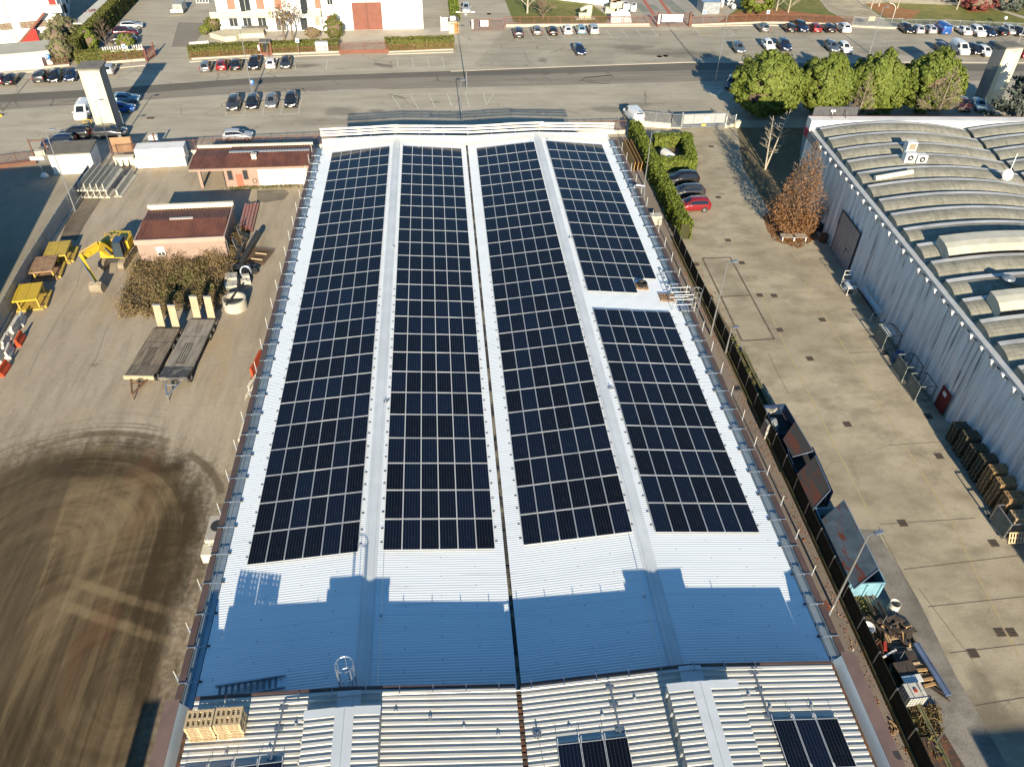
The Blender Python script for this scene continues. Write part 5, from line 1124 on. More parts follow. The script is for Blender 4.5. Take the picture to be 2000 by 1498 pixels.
t = thing('roof_vent', 'blue grey mushroom vent with a tan hose on the shell roof', 'roof vent', onroof(1962, 560)); MB().lathe([(.25, -.3), (.25, .7)], n=12).build('duct', m_steel, t); MB().lathe([(.55, .65), (.5, .8), (.1, 1.0)], n=14).build('cowl', m_steel, t); b = MB(); b.path([(.9 + .5 * math.cos(a), .45 * math.sin(a) - .1, .15) for a in np.linspace(0, 6.2, 14)], .1, 6); b.build('hose', mat('tan_hose', (.35, .27, .16)), t); MB().box(.4, 1.9, -.7, -.4, .05, .2).build('pallet_edge', m_wood, t)
# ------------------------------------------------------------------ along the wall
def wl(px, off):
    p = wb((off, wy(px, 482 + (px - 1616) * 1.397), 0)); return (p.x, p.y, 0)
def wpos(px, py, off=0):
    x, y = g2(px, py); return (x + off, y, 0)
t = thing('tool_trolley', 'pale steel trolley with blue drum and raised frame beside the sliding door', 'trolley', wl(1678, -1.5), BR)
b = MB()
for x in (-.5, .5):
    for y in (-.9, .9): b.tube((x, y, 0), (x, y, 2.0 if y > 0 else .9), .03, 5)
for z in (.15, .9): b.path([(-.5, -.9, z), (.5, -.9, z), (.5, .9, z), (-.5, .9, z), (-.5, -.9, z)], .03, 5)
b.path([(-.5, .9, 2), (.5, .9, 2)], .03, 5); b.path([(-.5, .9, 1.5), (.5, .9, 1.5)], .03, 5); b.build('frame', m_white, t); MB().lathe([(.42, .2), (.42, 1.0), (.1, 1.1)], (0, .3, 0), 14).build('drum', mat('blue_grey_drum', (.16, .25, .36), (.3, .36, .42), 2, .4), t); MB().box(-.48, .48, -.85, -.3, .85, .92).build('tray', m_white, t)
p, q = Vector(wl(1683, -.9)), Vector(wl(1722, -.9)); t = thing('metal_trough', 'long grey metal trough on legs along the shaded panel wall', 'trough', (p + q) / 2, math.atan2(-(q - p).x, (q - p).y)); ln = (q - p).length / 2
b = MB(); b.add([(-.5, -ln, 1.3), (-.1, -ln, .8), (.1, -ln, .8), (.5, -ln, 1.3), (-.5, ln, 1.3), (-.1, ln, .8), (.1, ln, .8), (.5, ln, 1.3)], [(0, 4, 5, 1), (1, 5, 6, 2), (2, 6, 7, 3), (1, 5, 4, 0), (2, 6, 5, 1), (3, 7, 6, 2)]); b.build('trough', m_galv, t)
for y in (-ln + .2, ln - .2): b = MB(); b.path([(-.4, y, 0), (-.3, y, 1.1), (.3, y, 1.1), (.4, y, 0)], .035, 5); b.build('leg', m_white, t)
m_cage = mat('green_grey_steel', (.17, .20, .19), (.11, .13, .125), 2, .6)
def cage(label, px, py, fill, group='steel cages by the panel wall'):
    t = thing('steel_cage', label, 'steel cage', wl(px, -1.25), BR + .03, group); w_, d_, h_ = .75, .95, 1.75; b = MB()
    for x in (-w_, w_):
        for y in (-d_, d_): b.box(x - .04, x + .04, y - .04, y + .04, 0, h_)
    for z in (.15, h_):
        for x in (-w_, w_): b.box(x - .035, x + .035, -d_, d_, z - .04, z + .035)
        for y in (-d_, d_): b.box(-w_, w_, y - .034, y + .034, z - .039, z + .034)
    b.build('frame', m_cage if fill != 'grey' else m_galv, t)
    for x in (-w_, ): MB().box(x - .01, x + .01, -d_ + .05, d_ - .05, .2, h_ - .1).build('side_panel', m_cage, t)
    if fill == 'rods':
        for i in range(5): bb = MB(); bb.beam((-.5 + .25 * i, -d_ + .05, h_ - .05), (-.5 + .25 * i, d_ - .05, h_ - .05), .09, .06); bb.build('slat', m_white if i < 4 else m_galv, t)
    else:
        b = MB(); b.path([(-.5, -.2, .6), (.1, .5, 1.2), (.3, -.4, .9), (.5, .4, 1.4)], .06, 5); b.build('contents', m_galv, t)
cage('steel cage holding pale slats, farthest cage by the panel wall', 1752, 660, 'rods')
cage('dark green steel cage, middle one of the cages by the panel wall', 1795, 722, 'mix')
cage('dark green steel cage with pale corner post, beside the red door', 1822, 760, 'mix')
cage('grey steel stillage at the right picture edge below the pallet stacks', 2010, 1062, 'grey', 'steel cages by the panel wall')
b = MB(); b.lathe([(.5, 0), (.5, .9), (.45, .95)], n=14); b.path([(-.6, .5, .2), (.0, -.6, 1.0), (.5, .3, .9)], .06, 5); tag(b.build('blue_barrel', mat('dark_blue_metal', (.03, .07, .18), (.05, .10, .22), 2, .4), loc=wl(1775, -1.1)), 'dark blue barrel and bent tube between the two cages', 'barrel')
for k, (px, py) in enumerate(((1600, 440), (1607, 462))):
    b = MB(); b.lathe([(.45, 0), (.5, .9), (.3, 1.05)], n=12); tag(b.build('waste_bin', m_dark if k == 0 else mat('rust_brown', (.10, .05, .03)), loc=wpos(px, py + 10)), 'dark bin in the shade left of the sliding door' if k == 0 else 'rust brown bin in the shade near the sliding door', 'bin')
# stacked pallets by the wall
m_dkw = mat('dark_old_wood', (.15, .125, .08), (.085, .075, .05), 3, .9, stretch=(6, 1, 1)); m_mid = mat('brown_pallet_wood', (.42, .27, .13), (.28, .18, .09), 3, .85, stretch=(6, 1, 1))
pmd = pallet_parts(MB(), 1.2, .9, 6).mesh('pallet', m_dkw); pmm = pallet_parts(MB(), 1.2, .9, 6).mesh('pallet', m_mid); pml = pallet_parts(MB(), 1.2, .9, 6).mesh('pallet', m_pine)
stk = [(1862, 862, 13, pmd, 0), (1877, 886, 16, pmd, 0), (1893, 910, 15, pmd, 0), (1908, 934, 17, pmd, 0), (1923, 958, 18, pmm, .2), (1938, 983, 18, pmm, .1), (1955, 1009, 17, pmm, .1), (1973, 1036, 13, pml, -.0)]
for si, (px, py, n, me, _) in enumerate(stk):
    for row in range(2):
        x, y, _z = wpos(px, py); x += row * 1.3
        nn = n - (3 if (row == 1 and si < 4) else 0)
        for k in range(nn):
            o = bpy.data.objects.new('pallet', me if k > nn - 4 or me is pmd else (pmm if si < 7 else pml)); COL.objects.link(o); o.location = (x + rng.uniform(-.04, .04), y + rng.uniform(-.05, .05), .01 + k * .146); o.rotation_euler = (0, 0, BR + rng.uniform(-.03, .03))
            lv = 'topmost' if k == nn - 1 else ('bottom' if k == 0 else ORD[k] + ' from bottom')
            tag(o, '%s pallet, %s in the %s stack, %s row, panel wall' % ('dark' if me is pmd else 'pale' if me is pml else 'brown', lv, ORD[si], 'front' if row == 0 else 'wall side'), 'pallet', 'pallet stacks by the panel wall')
o = bpy.data.objects.new('pallet', pml); COL.objects.link(o); x, y, _z = wpos(1967, 1050); o.location = (x, y - .55, .75); o.rotation_euler = (math.radians(62), 0, BR); tag(o, 'pale pallet leaning against the front of the nearest stack', 'pallet')
# ------------------------------------------------------------------ right yard things
def drain(label, px, py, w_=.75, d_=.75, m=None, rz=0):
    b = MB(); b.box(-w_ / 2, w_ / 2, -d_ / 2, d_ / 2, -.02, .022)
    for i in range(5): b.box(-w_ / 2 + .06, w_ / 2 - .06, -d_ / 2 + .07 + i * d_ * .18, -d_ / 2 + .12 + i * d_ * .18, .023, .03, 1)
    tag(b.build('drain_cover', [m or m_iron, m_dark], loc=(*g2(px, py), .0), rz=rz), label, 'drain cover', 'drain covers in the yards')
m_iron = mat('rusty_iron_cover', (.17, .125, .085), (.12, .09, .065), 3, .8)
DR = [(1359, 517, 'left of the far end of the slab outline'), (1387, 580, 'left of the middle of the slab outline'), (1449, 514, 'right of the far end of the slab outline'), (1484, 577, 'right of the middle of the slab outline, left one of two'), (1512, 578, 'right of the middle of the slab outline, right one of two'), (1523, 645, 'right of the near end of the slab outline'), (1606, 625, 'between the two yellow lines, farthest'), (1582, 701, 'just left of the long yellow line'), (1655, 829, 'in the middle of the yard across from the skips'), (1763, 1022, 'on the joint right of the gravel'), (1834, 891, 'in front of the pallet stacks'), (1941, 1061, 'near the steel stillage'), (1901, 1276, 'alone on the joint at lower right'), (1953, 1235, 'left one of the close pair at lower right'), (1976, 1235, 'right one of the close pair at lower right'), (1729, 690, 'partly in the wall shadow beside the first cage'), (1813, 813, 'at the wall shadow in front of the red door'), (1422, 470, 'in front of the hedge end'), (1403, 386, 'beside the red car'), (1389, 287, 'on the drive near the grey gate'), (1938, 1012, 'at the wall shadow by the pallets'), (1418, 655, 'left of the near end of the slab outline'), (1654, 571, 'beside the trolley at the wall shadow')]
for px, py, wh_ in DR: drain('rusty drain cover ' + wh_, px, py, .68, .66)
drain('rust red square cover in the alley beside the stout pole', 1607, 1186, 1.0, .95, mat('rust_red_plate', (.30, .10, .05), (.22, .08, .045), 2, .8))
for px, py, wh_ in ((294, 231, 'left on the street pavement beside the tower'), (275, 170, 'north'),):
    if px == 294: drain('dull iron cover on the pavement right of the left tower', px, py, 1.1, .8)
# netting fence and low mossy wall along the alley
m_net = mat('dark_netting', (.014, .018, .013), (.025, .028, .02), 4, .9); m_moss = mat('mossy_wall', (.17, .155, .07), (.10, .10, .06), 2, .95, bump=.2)
fence_run('netting_fence', 'dark netting fence on a low wall between the alley and the right yard', [(26.75, 79.5), (26.9, 60), (26.8, 40), (26.6, 20), (26.4, 6)], m_net, m_galv, 1.75, .35, 2.5, 'sheet', m_moss)
t = thing('yard_kerb_wall', 'low mossy concrete kerb wall with thin wire posts behind the skips', 'kerb wall', (28.35, 38, 0)); MB().box(-.16, .16, -28, 20, 0, .32).build('wall', m_moss, t)
for i in range(17): b = MB(); b.tube((0, -26 + i * 2.6, .3), (.1, -26 + i * 2.6 + .1, 1.5), .025, 5); b.build('post', m_galv, t)
# skips
s = NT('rusty_blue_sheet'); v = s.coords(); f = s.ss(s.noise(s.map(v, (1.6, .6, 1), (0, 0, .5)), .8, 6, .65), .52, .6)
c = s.mix(s.ss(s.noise(v, .9, 4), .35, .7), (.06, .085, .105), (.10, .13, .155)); m_rblue = s.out(s.mix(f, c, (.13, .04, .02)), .5, .2, .4)
s = NT('rusty_dark_sheet'); v = s.coords(); f = s.ss(s.noise(s.map(v, (1.6, .6, 1), (0, 0, .5)), .8, 6, .65), .45, .6)
m_rdark = s.out(s.mix(f, (.055, .052, .045), (.12, .045, .025)), .55, .2, .4)
m_skip = mat('sky_blue_skip', (.22, .42, .52), (.16, .30, .38), 1.2, .5, .2); m_skipd = mat('deep_blue_skip', (.02, .045, .11), (.02, .03, .06), 1.2, .5, .2)
def skip(label, lid, zb, lidm, bodym, len_, wid, ctr, rz):
    L0_ = [Vector(G(*p)) for p in lid]; e_ = L0_[1] - L0_[0]; rz = math.atan2(e_.x, -e_.y) if False else math.atan2(-(-e_).x, (-e_).y); cx_ = (L0_[0].x + L0_[1].x) / 2 + math.sin(-rz) * (ctr[1] - (L0_[0].y + L0_[1].y) / 2)
    ctr = (cx_ - wid / 2 + .45, ctr[1])
    t = thing('waste_skip', label, 'skip', (*ctr, 0), rz, 'waste skips along the alley fence')
    b = MB(); h = zb - .25
    for x in (-wid / 2, wid / 2): b.add([(x - .04, -len_ / 2, h), (x + .04, -len_ / 2, h), (x + .04, len_ / 2, h), (x - .04, len_ / 2, h), (x * .9 - .04, -len_ / 2, .2), (x * .9 + .04, -len_ / 2, .2), (x * .9 + .04, len_ / 2, .2), (x * .9 - .04, len_ / 2, .2)], [(0, 1, 2, 3), (0, 4, 5, 1), (1, 5, 6, 2), (2, 6, 7, 3), (3, 7, 4, 0)])
    for y in (-len_ / 2, len_ / 2): b.box(-wid / 2, wid / 2, y - .04, y + .04, .2, h)
    b.box(-wid * .45, wid * .45, -len_ / 2, len_ / 2, .18, .25); b.build('body', bodym, t)
    for x in (-.85, 0.0, .85): bb = MB(); bb.box(x * wid / 2 - .07, x * wid / 2 + .07, -len_ / 2 - .14, -len_ / 2 - .045, .1, h - .1); bb.build('rib', bodym, t)
    MB().box(-wid * .43, wid * .43, -len_ / 2 + .1, len_ / 2 - .1, .26, .5 * h).build('rubbish', m_dark, t)
    Ri_ = Matrix.Rotation(-rz, 3, 'Z'); P = []
    for (px, py, z) in lid:
        q = Ri_ @ (Vector(G(px, py, z)) - Vector((*ctr, 0))); P.append(q)
    nrm = Vector((0, 0, .05)); b = MB(); b.add([p for p in P] + [p - nrm for p in P], [(0, 1, 2, 3), (4, 7, 6, 5), (0, 4, 5, 1), (1, 5, 6, 2), (2, 6, 7, 3), (3, 7, 4, 0)]); l_ = b.build('lid', lidm, t)
    b = MB(); b.beam(P[0], P[1], .06, .07); b.beam(P[1], P[2], .06, .07); b.build('lid_rim', m_galv, l_)
    return t
c3 = Vector(g2(1700, 1165)); skip('long sky blue open skip under a big rusty blue lid, nearest of three', [(1648, 976, 2.3), (1716, 1112, 2.3), (1668, 1150, 2.0), (1604, 1015, 2.0)], 1.9, m_rblue, m_skip, 6.8, 2.5, (29.75, 33.6), .035)
skip('dark rusty lidded blue skip, middle one of three', [(1592, 890, 2.2), (1622, 957, 2.2), (1588, 995, 2.0), (1556, 926, 2.0)], 1.9, m_rdark, m_skipd, 4.9, 2.2, (29.5, 41.0), .03)
skip('dark rusty lidded skip, farthest of three beside wrapped bundles', [(1553, 822, 2.2), (1588, 881, 2.2), (1548, 892, 2.0), (1529, 858, 2.0)], 1.8, m_rdark, m_skipd, 3.5, 2.0, (29.4, 47.0), .03)
for px, py, w_, h_, m, lab in ((1492, 806, 1.0, 1.2, mat('clear_wrap', (.30, .28, .24), (.12, .11, .10), 2.5, .15), 'film wrapped dark bundle at the far end of the skips'), (1511, 806, .9, 1.1, mat('cream_wrap', (.60, .52, .40), (.5, .43, .33), 2.5, .3), 'film wrapped cream box right of the dark bundle'), (1500, 838, 1.1, 1.5, mat('silver_wrap', (.42, .42, .40), (.15, .14, .13), 2.0, .12), 'film wrapped tall bundle nearest the first skip')):
    b = MB(); b.add([(-w_ / 2, -w_ / 2, 0), (w_ / 2, -w_ / 2, 0), (w_ / 2, w_ / 2, 0), (-w_ / 2, w_ / 2, 0), (-w_ * .45, -w_ * .4, h_), (w_ * .4, -w_ * .45, h_ * .95), (w_ * .45, w_ * .4, h_), (-w_ * .4, w_ * .45, h_ * .92), (0, 0, h_ * 1.05)], [(0, 1, 5, 4), (1, 2, 6, 5), (2, 3, 7, 6), (3, 0, 4, 7), (4, 5, 8), (5, 6, 8), (6, 7, 8), (7, 4, 8)])
    tag(b.build('wrapped_bundle', m, loc=(*g2(px, py + 10), 0)), lab, 'bundle', 'wrapped bundles beside the skips')
t = thing('white_drum', 'open white drum standing on the gravel beside the blue skip', 'drum', (*g2(1741, 1193), 0)); MB().lathe([(.33, 0), (.36, .3), (.34, .32), (.36, .6), (.36, .95), (.33, .95), (.32, .3), (0.01, .3)], n=18, caps=(True, False)).build('shell', mat('stained_white', (.60, .58, .52), (.5, .47, .4), 2, .5), t); MB().lathe([(.0, .31), (.31, .31)], n=18, caps=(False, False)).build('rusty_content', m_rust, t)
t = thing('ibc_tank', 'white caged plastic tank with red cap on a wooden pallet on the gravel', 'tank', (*g2(1776, 1366), 0), .05); MB().box(-.58, .58, -.48, .48, .16, 1.12).build('bottle', mat('milky_plastic', (.62, .60, .52), (.5, .48, .42), 3, .4), t)
b = MB()
for i in range(7):
    x = -.6 + i * .2
    for y in (-.5, .5): b.tube((x, y, .14), (x, y, 1.14), .014, 5)
for i in range(6):
    y = -.5 + i * .2
    for x in (-.6, .6): b.tube((x, y, .14), (x, y, 1.14), .014, 5)
for z in (.2, .45, .7, .95, 1.14): b.path([(-.6, -.5, z), (.6, -.5, z), (.6, .5, z), (-.6, .5, z), (-.6, -.5, z)], .014, 5)
for x in (-.3, .3): b.tube((x, -.5, 1.15), (x, .5, 1.15), .02, 5)
b.build('cage', m_galv, t); MB().lathe([(.12, 1.12), (.12, 1.18)], n=12).build('cap', mat('red_cap', (.4, .05, .03)), t); pallet_parts(MB(), 1.2, 1.0, 6, h=.13).build('pallet_base', m_mid, t)
b = MB(); p, q = Vector(G(1788, 1256, .7)), Vector(G(1852, 1358, .5)); b.beam(p, q, .34, .12); b.beam(p + Vector((.14, 0, .1)), q + Vector((.14, 0, .1)), .06, .14)
tag(b.build('blue_beam', mat('slate_blue_steel', (.13, .18, .30), (.10, .13, .21), 1, .5, .2)), 'long slate blue steel beam lying across timber on the gravel', 'beam')
m_scrap = mat('dark_scrap', (.05, .045, .04), (.09, .06, .045), 4, .85)
def junk(name, label, cat, px, py, parts, rz=0, dz=0):
    b = MB()
    for i, (c, d, r, *mm) in enumerate(parts): b.cbox(c, d, m=mm[0] if mm else 0, R=Matrix.Rotation(r[2], 4, 'Z') @ Matrix.Rotation(r[1], 4, 'Y') @ Matrix.Rotation(r[0], 4, 'X'))
    return tag(b.build(name, [m_scrap, m_mid, m_white, m_rust, m_pine], loc=(*g2(px, py), dz), rz=rz), label, cat)
pr = [((rng.uniform(-.9, .9), rng.uniform(-.8, .8), .2 + .4 * rng.random()), (rng.uniform(.3, 1.3), rng.uniform(.1, .5), rng.uniform(.05, .4)), (rng.uniform(-.5, .5), rng.uniform(-.5, .5), rng.uniform(0, 3)), int(rng.choice([0, 0, 0, 1]))) for i in range(24)]
junk('scrap_heap', 'dark scrap heap with timber between the drum and the blue beam', 'scrap heap', 1745, 1235, pr)
pr = [((rng.uniform(-.25, .25) * i, rng.uniform(-.3, .3), .15 + .1 * i), (.09, 2.2, .09), (rng.uniform(-.25, .25), 0, rng.uniform(.2, .5)), 0) for i in range(6)]
junk('dark_beams', 'dark timber beams lying in the shade left of the scrap heap', 'beams', 1708, 1235, pr)
pr = [((0, -.5 + i * .3, .12 + .04 * i), (1.7, .1, .1), (0, 0, rng.uniform(-.12, .12)), 1 if i % 2 else 4) for i in range(5)]
junk('timber_pieces', 'small pile of pale timber pieces below the scrap heap', 'timber', 1755, 1252, pr)
junk('site_table', 'dark table with a pale board on it, behind the white caged tank', 'table', 1765, 1325, [((0, 0, .8), (1.3, 1.5, .08), (0, 0, .1), 0), ((0, -.5, .9), (1.3, .5, .06), (0, 0, .05), 2), ((-.5, -.6, .4), (.1, .1, .8), (0, 0, 0), 0), ((.5, -.6, .4), (.1, .1, .8), (0, 0, 0), 0), ((-.5, .6, .4), (.1, .1, .8), (0, 0, 0), 0), ((.5, .6, .4), (.1, .1, .8), (0, 0, 0), 0)])
pr = [((0, -.6 + i * .32, .2 + (i % 2) * .1), (1.2, .18, .1), (0, 0, rng.uniform(-.1, .1)), 1) for i in range(5)] + [((x, 0, .1), (.1, 1.4, .1), (0, 0, 0), 0) for x in (-.5, 0, .5)]
junk('broken_pallet', 'broken brown pallet on the gravel right of the white caged tank', 'pallet', 1808, 1322, pr, .1)
junk('board_stack', 'pale edged board stack behind the table in the junk strip', 'boards', 1763, 1294, [((0, 0, .35), (1.5, .9, .5), (0, 0, .08), 0), ((0, -.45, .62), (1.5, .12, .05), (0, 0, .08), 4)])
junk('rusty_rail', 'long rusty steel rail lying beside the alley fence near the caged tank', 'rail', 1727, 1335, [((0, 0, .12), (.22, 7.0, .14), (0, 0, .03), 3)])
junk('rust_sheet', 'rust red steel sheet at the lower picture edge by the fence', 'sheet', 1832, 1480, [((0, 0, .25), (2.2, 2.4, .06), (0, 0, .1), 3)])
for k, (px, py, lab, prm) in enumerate((
    (1700, 1268, 'rusty plates leaning together in the shade above the red tool case', [((rng.uniform(-.4, .4), rng.uniform(-.5, .5), .3), (.8, .06, .7), (rng.uniform(-.5, .5), 0, rng.uniform(0, 1.5)), 3) for _ in range(5)]),
    (1735, 1290, 'dark box pile with a pale strip behind the table', [((rng.uniform(-.5, .5), rng.uniform(-.6, .6), .25), (.6, .5, .45), (0, 0, rng.uniform(0, 1)), 0) for _ in range(5)] + [((0, .2, .55), (1.2, .12, .05), (0, 0, .4), 2)]),
    (1720, 1215, 'bundle of thin dark bars left of the drum', [((rng.uniform(-.3, .3), 0, .1 + .08 * i), (.07, 2.6, .07), (0, 0, rng.uniform(-.2, .3)), 0) for i in range(7)]),
    (1745, 1305, 'small heap of brown offcuts above the caged tank', [((rng.uniform(-.5, .5), rng.uniform(-.5, .5), .15 + .2 * rng.random()), (.7, .12, .08), (0, rng.uniform(-.3, .3), rng.uniform(0, 3)), 1) for _ in range(9)]),
    (1830, 1345, 'loose grey bars between the broken pallet and the blue beam', [((rng.uniform(-.3, .3), rng.uniform(-.3, .3), .1), (.06, 1.6, .06), (0, 0, rng.uniform(.4, .9)), 0) for _ in range(4)]),
    (1770, 1440, 'scattered timber scraps on the weeds at the lower edge', [((rng.uniform(-.8, .8), rng.uniform(-.9, .9), .08), (.6, .1, .06), (0, 0, rng.uniform(0, 3)), 1) for _ in range(7)]))):
    junk(['rusty_plates', 'box_pile', 'bar_bundle', 'offcut_heap', 'grey_bars', 'timber_scraps'][k], lab, 'scrap', px, py, prm)
t = thing('barbecue_bowl', 'pale oval basin beside an orange clay pipe at the fence', 'basin', (*g2(1692, 1232), 0)); MB().lathe([(.1, .1), (.42, .35), (.45, .5), (.38, .48), (.1, .25)], n=16, caps=(True, True)).build('basin', m_white, t); MB().tube((-.3, -.3, .15), (-.75, -1.3, .15), .14, 8).build('clay_pipe', mat('clay_orange', (.40, .16, .06)), t)
b = MB(); b.cbox((0, 0, .4), (.2, .7, .3)); tag(b.build('red_tool', mat('signal_red', (.4, .05, .03)), loc=(*g2(1724, 1270), 0), rz=-.4), 'small red tool case on dark scrap in the shade', 'tool case')
tag(MB().tube((-.7, 0, .05), (.7, 0, .05), .03, 6).build('white_stick', m_white, loc=(*g2(1811, 1397), 0)), 'thin white stick lying on the gravel below the caged tank', 'stick')
# boards, slabs and tank near the hedge
m_form = mat('formwork_board', (.40, .24, .09), (.30, .17, .06), 1.5, .7, stretch=(1, .3, 1))
for i in range(4):
    b = MB(); b.cbox((0, 0, .65), (.09, 7.5, 1.3), R=Matrix.Rotation(.10, 4, 'Y')); p = g2(1213 + i * 6.5, 290)
    tag(b.build('formwork_board', m_form, loc=(p[0] + .3, 101.5, 0), rz=.01), 'long orange brown formwork board standing on edge in the alley, %s from the white roof' % ORD[i], 'board', 'formwork boards in the alley')
for i in range(4):
    b = MB(); b.box(-1.0, 1.0, -.55 + .04 * i, .55, .02 + i * .28, .27 + i * .28); tag(b.build('concrete_slab', m_conc_l, loc=(*g2(1274, 436), 0)), 'pale concrete slab in the alley stack beside the hedge, %s' % ['lowest', 'second from the ground', 'third from the ground', 'topmost'][i], 'slab', 'concrete slabs in the alley')
t = thing('gas_tank', 'white horizontal gas tank inside the square of hedges', 'gas tank', (*g2(1305, 318), 0), .35)
b = MB(); pr = [(0.01, -1.5), (.35, -1.42), (.58, -1.15), (.62, -.9), (.62, .9), (.58, 1.15), (.35, 1.42), (.01, 1.5)]; b.M = Matrix.Translation((0, .3, .95)) @ Matrix.Rotation(PI / 2, 4, 'X'); b.lathe(pr, n=20); b.build('vessel', m_white, t, smooth=True)
b = MB(); b.box(-.5, .5, -.7, -.5, 0, .4); b.box(-.5, .5, 1.0, 1.2, 0, .4); b.build('saddle', m_conc_l, t)
t = thing('pump_box', 'small red and white pump box beside the gas tank', 'box', (*g2(1290, 322), 0)); MB().box(-.4, .4, -.3, .3, 0, .7).build('case', mat('pump_red', (.4, .09, .04)), t); MB().box(-.3, .2, -.2, .2, .7, .85).build('top', m_white, t)
for k, px in enumerate((1537, 1559)):
    t = thing('planter_bench', 'grey wooden bench on the fallen leaves, %s one of two' % ('left' if k == 0 else 'right'), 'bench', (*g2(px, 468), 0), -.05, 'benches under the brown tree'); b = MB()
    for i in range(4): b.box(-.85, .85, -.5 + i * .26, -.3 + i * .26, .5, .56)
    b.build('seat', mat('grey_planks', (.33, .28, .24), (.25, .21, .18), 3, .85), t)
    for x in (-.75, .65): MB().box(x, x + .1, -.45, .45, 0, .5).build('leg', m_white, t)
tag(MB().tube((0, 0, 0), (.15, 0, 1.7), .04, 6).build('white_stake', m_white, loc=(*g2(1577, 452), 0)), 'thin white stake beside the benches under the brown tree', 'stake')
# grey street gate and fence
fence_run('grey_bar_fence', 'light grey bar fence on a cream wall right of the hedge at the street', [G(1248, 246), G(1309, 251)], m_galv, m_galv, 2.3, .75, 2.2, 'pickets', m_cream, bars=.11)
fence_run('grey_bar_fence', 'short light grey fence bay between the bar fence and the sliding gate', [G(1309, 251), G(1330, 251)], m_galv, m_galv, 2.2, .2, 1.6, 'pickets', m_conc_l, bars=.11)
a, c = Vector(G(1331, 252)), Vector(G(1414, 249)); t = thing('sliding_gate', 'wide light grey sliding gate with a pale notice facing the street', 'gate', a, math.atan2((c - a).y, (c - a).x)); ln = (c - a).length
MB().box(.1, ln - .1, -.02, .02, .75, 2.15).build('infill', mat('grey_mesh_sheet', (.38, .40, .41), (.32, .34, .35), 4, .5, .3), t); b = MB()
for z in (.2, .45, .7, 2.18): b.box(0, ln, -.05, .05, z - .05, z + .05)
for x in np.linspace(0, ln, 5): b.box(x - .04, x + .04, -.055, .055, .15, 2.2)
b.build('gate_frame', m_galv, t)
for x in (-.15, ln + .15): MB().box(x - .1, x + .1, -.1, .1, 0, 2.5).build('gate_post', m_galv, t)
MB().box(ln * .48, ln * .62, -.06, -.03, 1.0, 1.7).build('notice', mat('pale_notice', (.50, .50, .46)), t); MB().box(ln * .45, ln * .56, -.06, -.03, .35, .6).build('yellow_notice', mat('yellow_notice', (.6, .5, .08)), t)
fence_run('white_rail_fence', 'short pale railing beside the evergreen trees at the gate', [G(1416, 250), G(1434, 246)], m_galv, m_white, 1.7, .3, 2.0, 'mesh', m_cream)
b = MB(); b.lathe([(.5, 0), (.55, .9), (.1, 1.0)], n=8); tag(b.build('stone_pillar', m_cream, loc=(*g2(1440, 248), 0)), 'pale stone stump beside the short railing', 'stump')
t = thing('information_panel', 'dark leaning information panel on posts in the tree shadow', 'panel', (*g2(1450, 308), 0)); MB().box(-.6, .6, -.04, .04, .9, 1.5).build('board', m_dark, t)
for x in (-.5, .5): MB().box(x - .04, x + .04, -.04, .04, 0, .9).build('leg', m_dark, t)
# ================================================================== STREET AND FAR BUILDINGS
m_slab = mat('grey_roof_slab', (.19, .175, .15), (.14, .13, .115), .8, .9)
m_creamw = mat('cream_wall', (.58, .53, .38), (.50, .45, .33), .6, .9, bump=.05); m_tw = mat('tower_white', (.66, .64, .56), (.60, .57, .48), .5, .85)  # cream wall colour with a slightly darker mottle
m_tside = mat('tower_side_grey', (.24, .235, .225), (.17, .165, .16), .6, .9, stretch=(1, 1, .4))
def tower(label, a, b_, c_, h):
    a, b_, c_ = Vector(a), Vector(b_), Vector(c_); dx = b_ - a; wd = dx.length; dp = (c_ - b_).length; rz = .05; dp = 3.3
    t = thing('transformer_tower', label, 'tower', (a.x, a.y, 0), rz); k = .25
    b = MB(); b.box(k, wd - k, k + .14, dp - k, 0, h - .25); b.build('body', m_tside, t)
    b = MB(); b.box(k, k + .42, k, k + .138, 0, h - .25); b.box(wd - k - .62, wd - k, k, k + .138, 0, h - .25); b.box(k + .42, wd - k - .62, k, k + .138, h - 1.3, h - .25); b.build('front_frame', m_creamw, t)
    MB().box(k + .42, wd - k - .62, k + .06, k + .137, 2.3, h - 1.3).build('front_panel', m_tw, t); MB().box(k + .42, wd - k - .62, k + .03, k + .136, 0, 2.3).build('plinth', m_creamw, t)
    MB().box(wd - k - .98, wd - k - .62, k + .02, k + .139, 0, h - .3).build('pilaster', m_creamw, t)
    MB().box(0, wd, 0, dp, h - .25, h).build('roof_slab', m_slab, t)
    MB().path([(wd - k + .06, dp - k - .3, h - .3), (wd - k + .06, dp - k - .3, 2.2), (wd - k + .2, dp - k - .3, 1.9), (wd - k + .2, dp - k - .3, 0)], .05, 6).build('downpipe', m_galv, t)
    return t
A = G(146, 136, 9.0); B = G(196, 131.5, 9.0); C = G(207.5, 119.5, 9.0)
tower('tall cream transformer tower with grey flat roof, left one standing by the parked van', A, B, C, 9.0)
B2 = G(1966.5, 94, 9.0); C2 = G(1948, 82, 9.0); D2 = (B2[0] + 3.5, B2[1] + .45, 9.0)
wd = Vector(D2) - Vector(B2); dpv = Vector(C2) - Vector(B2)
t = thing('transformer_tower', 'tall cream transformer tower with grey flat roof, right one behind the dark cedar', 'tower', (B2[0], B2[1], 0), math.atan2(wd.y, wd.x)); h = 9.0; w_ = 3.5; dp = dpv.length
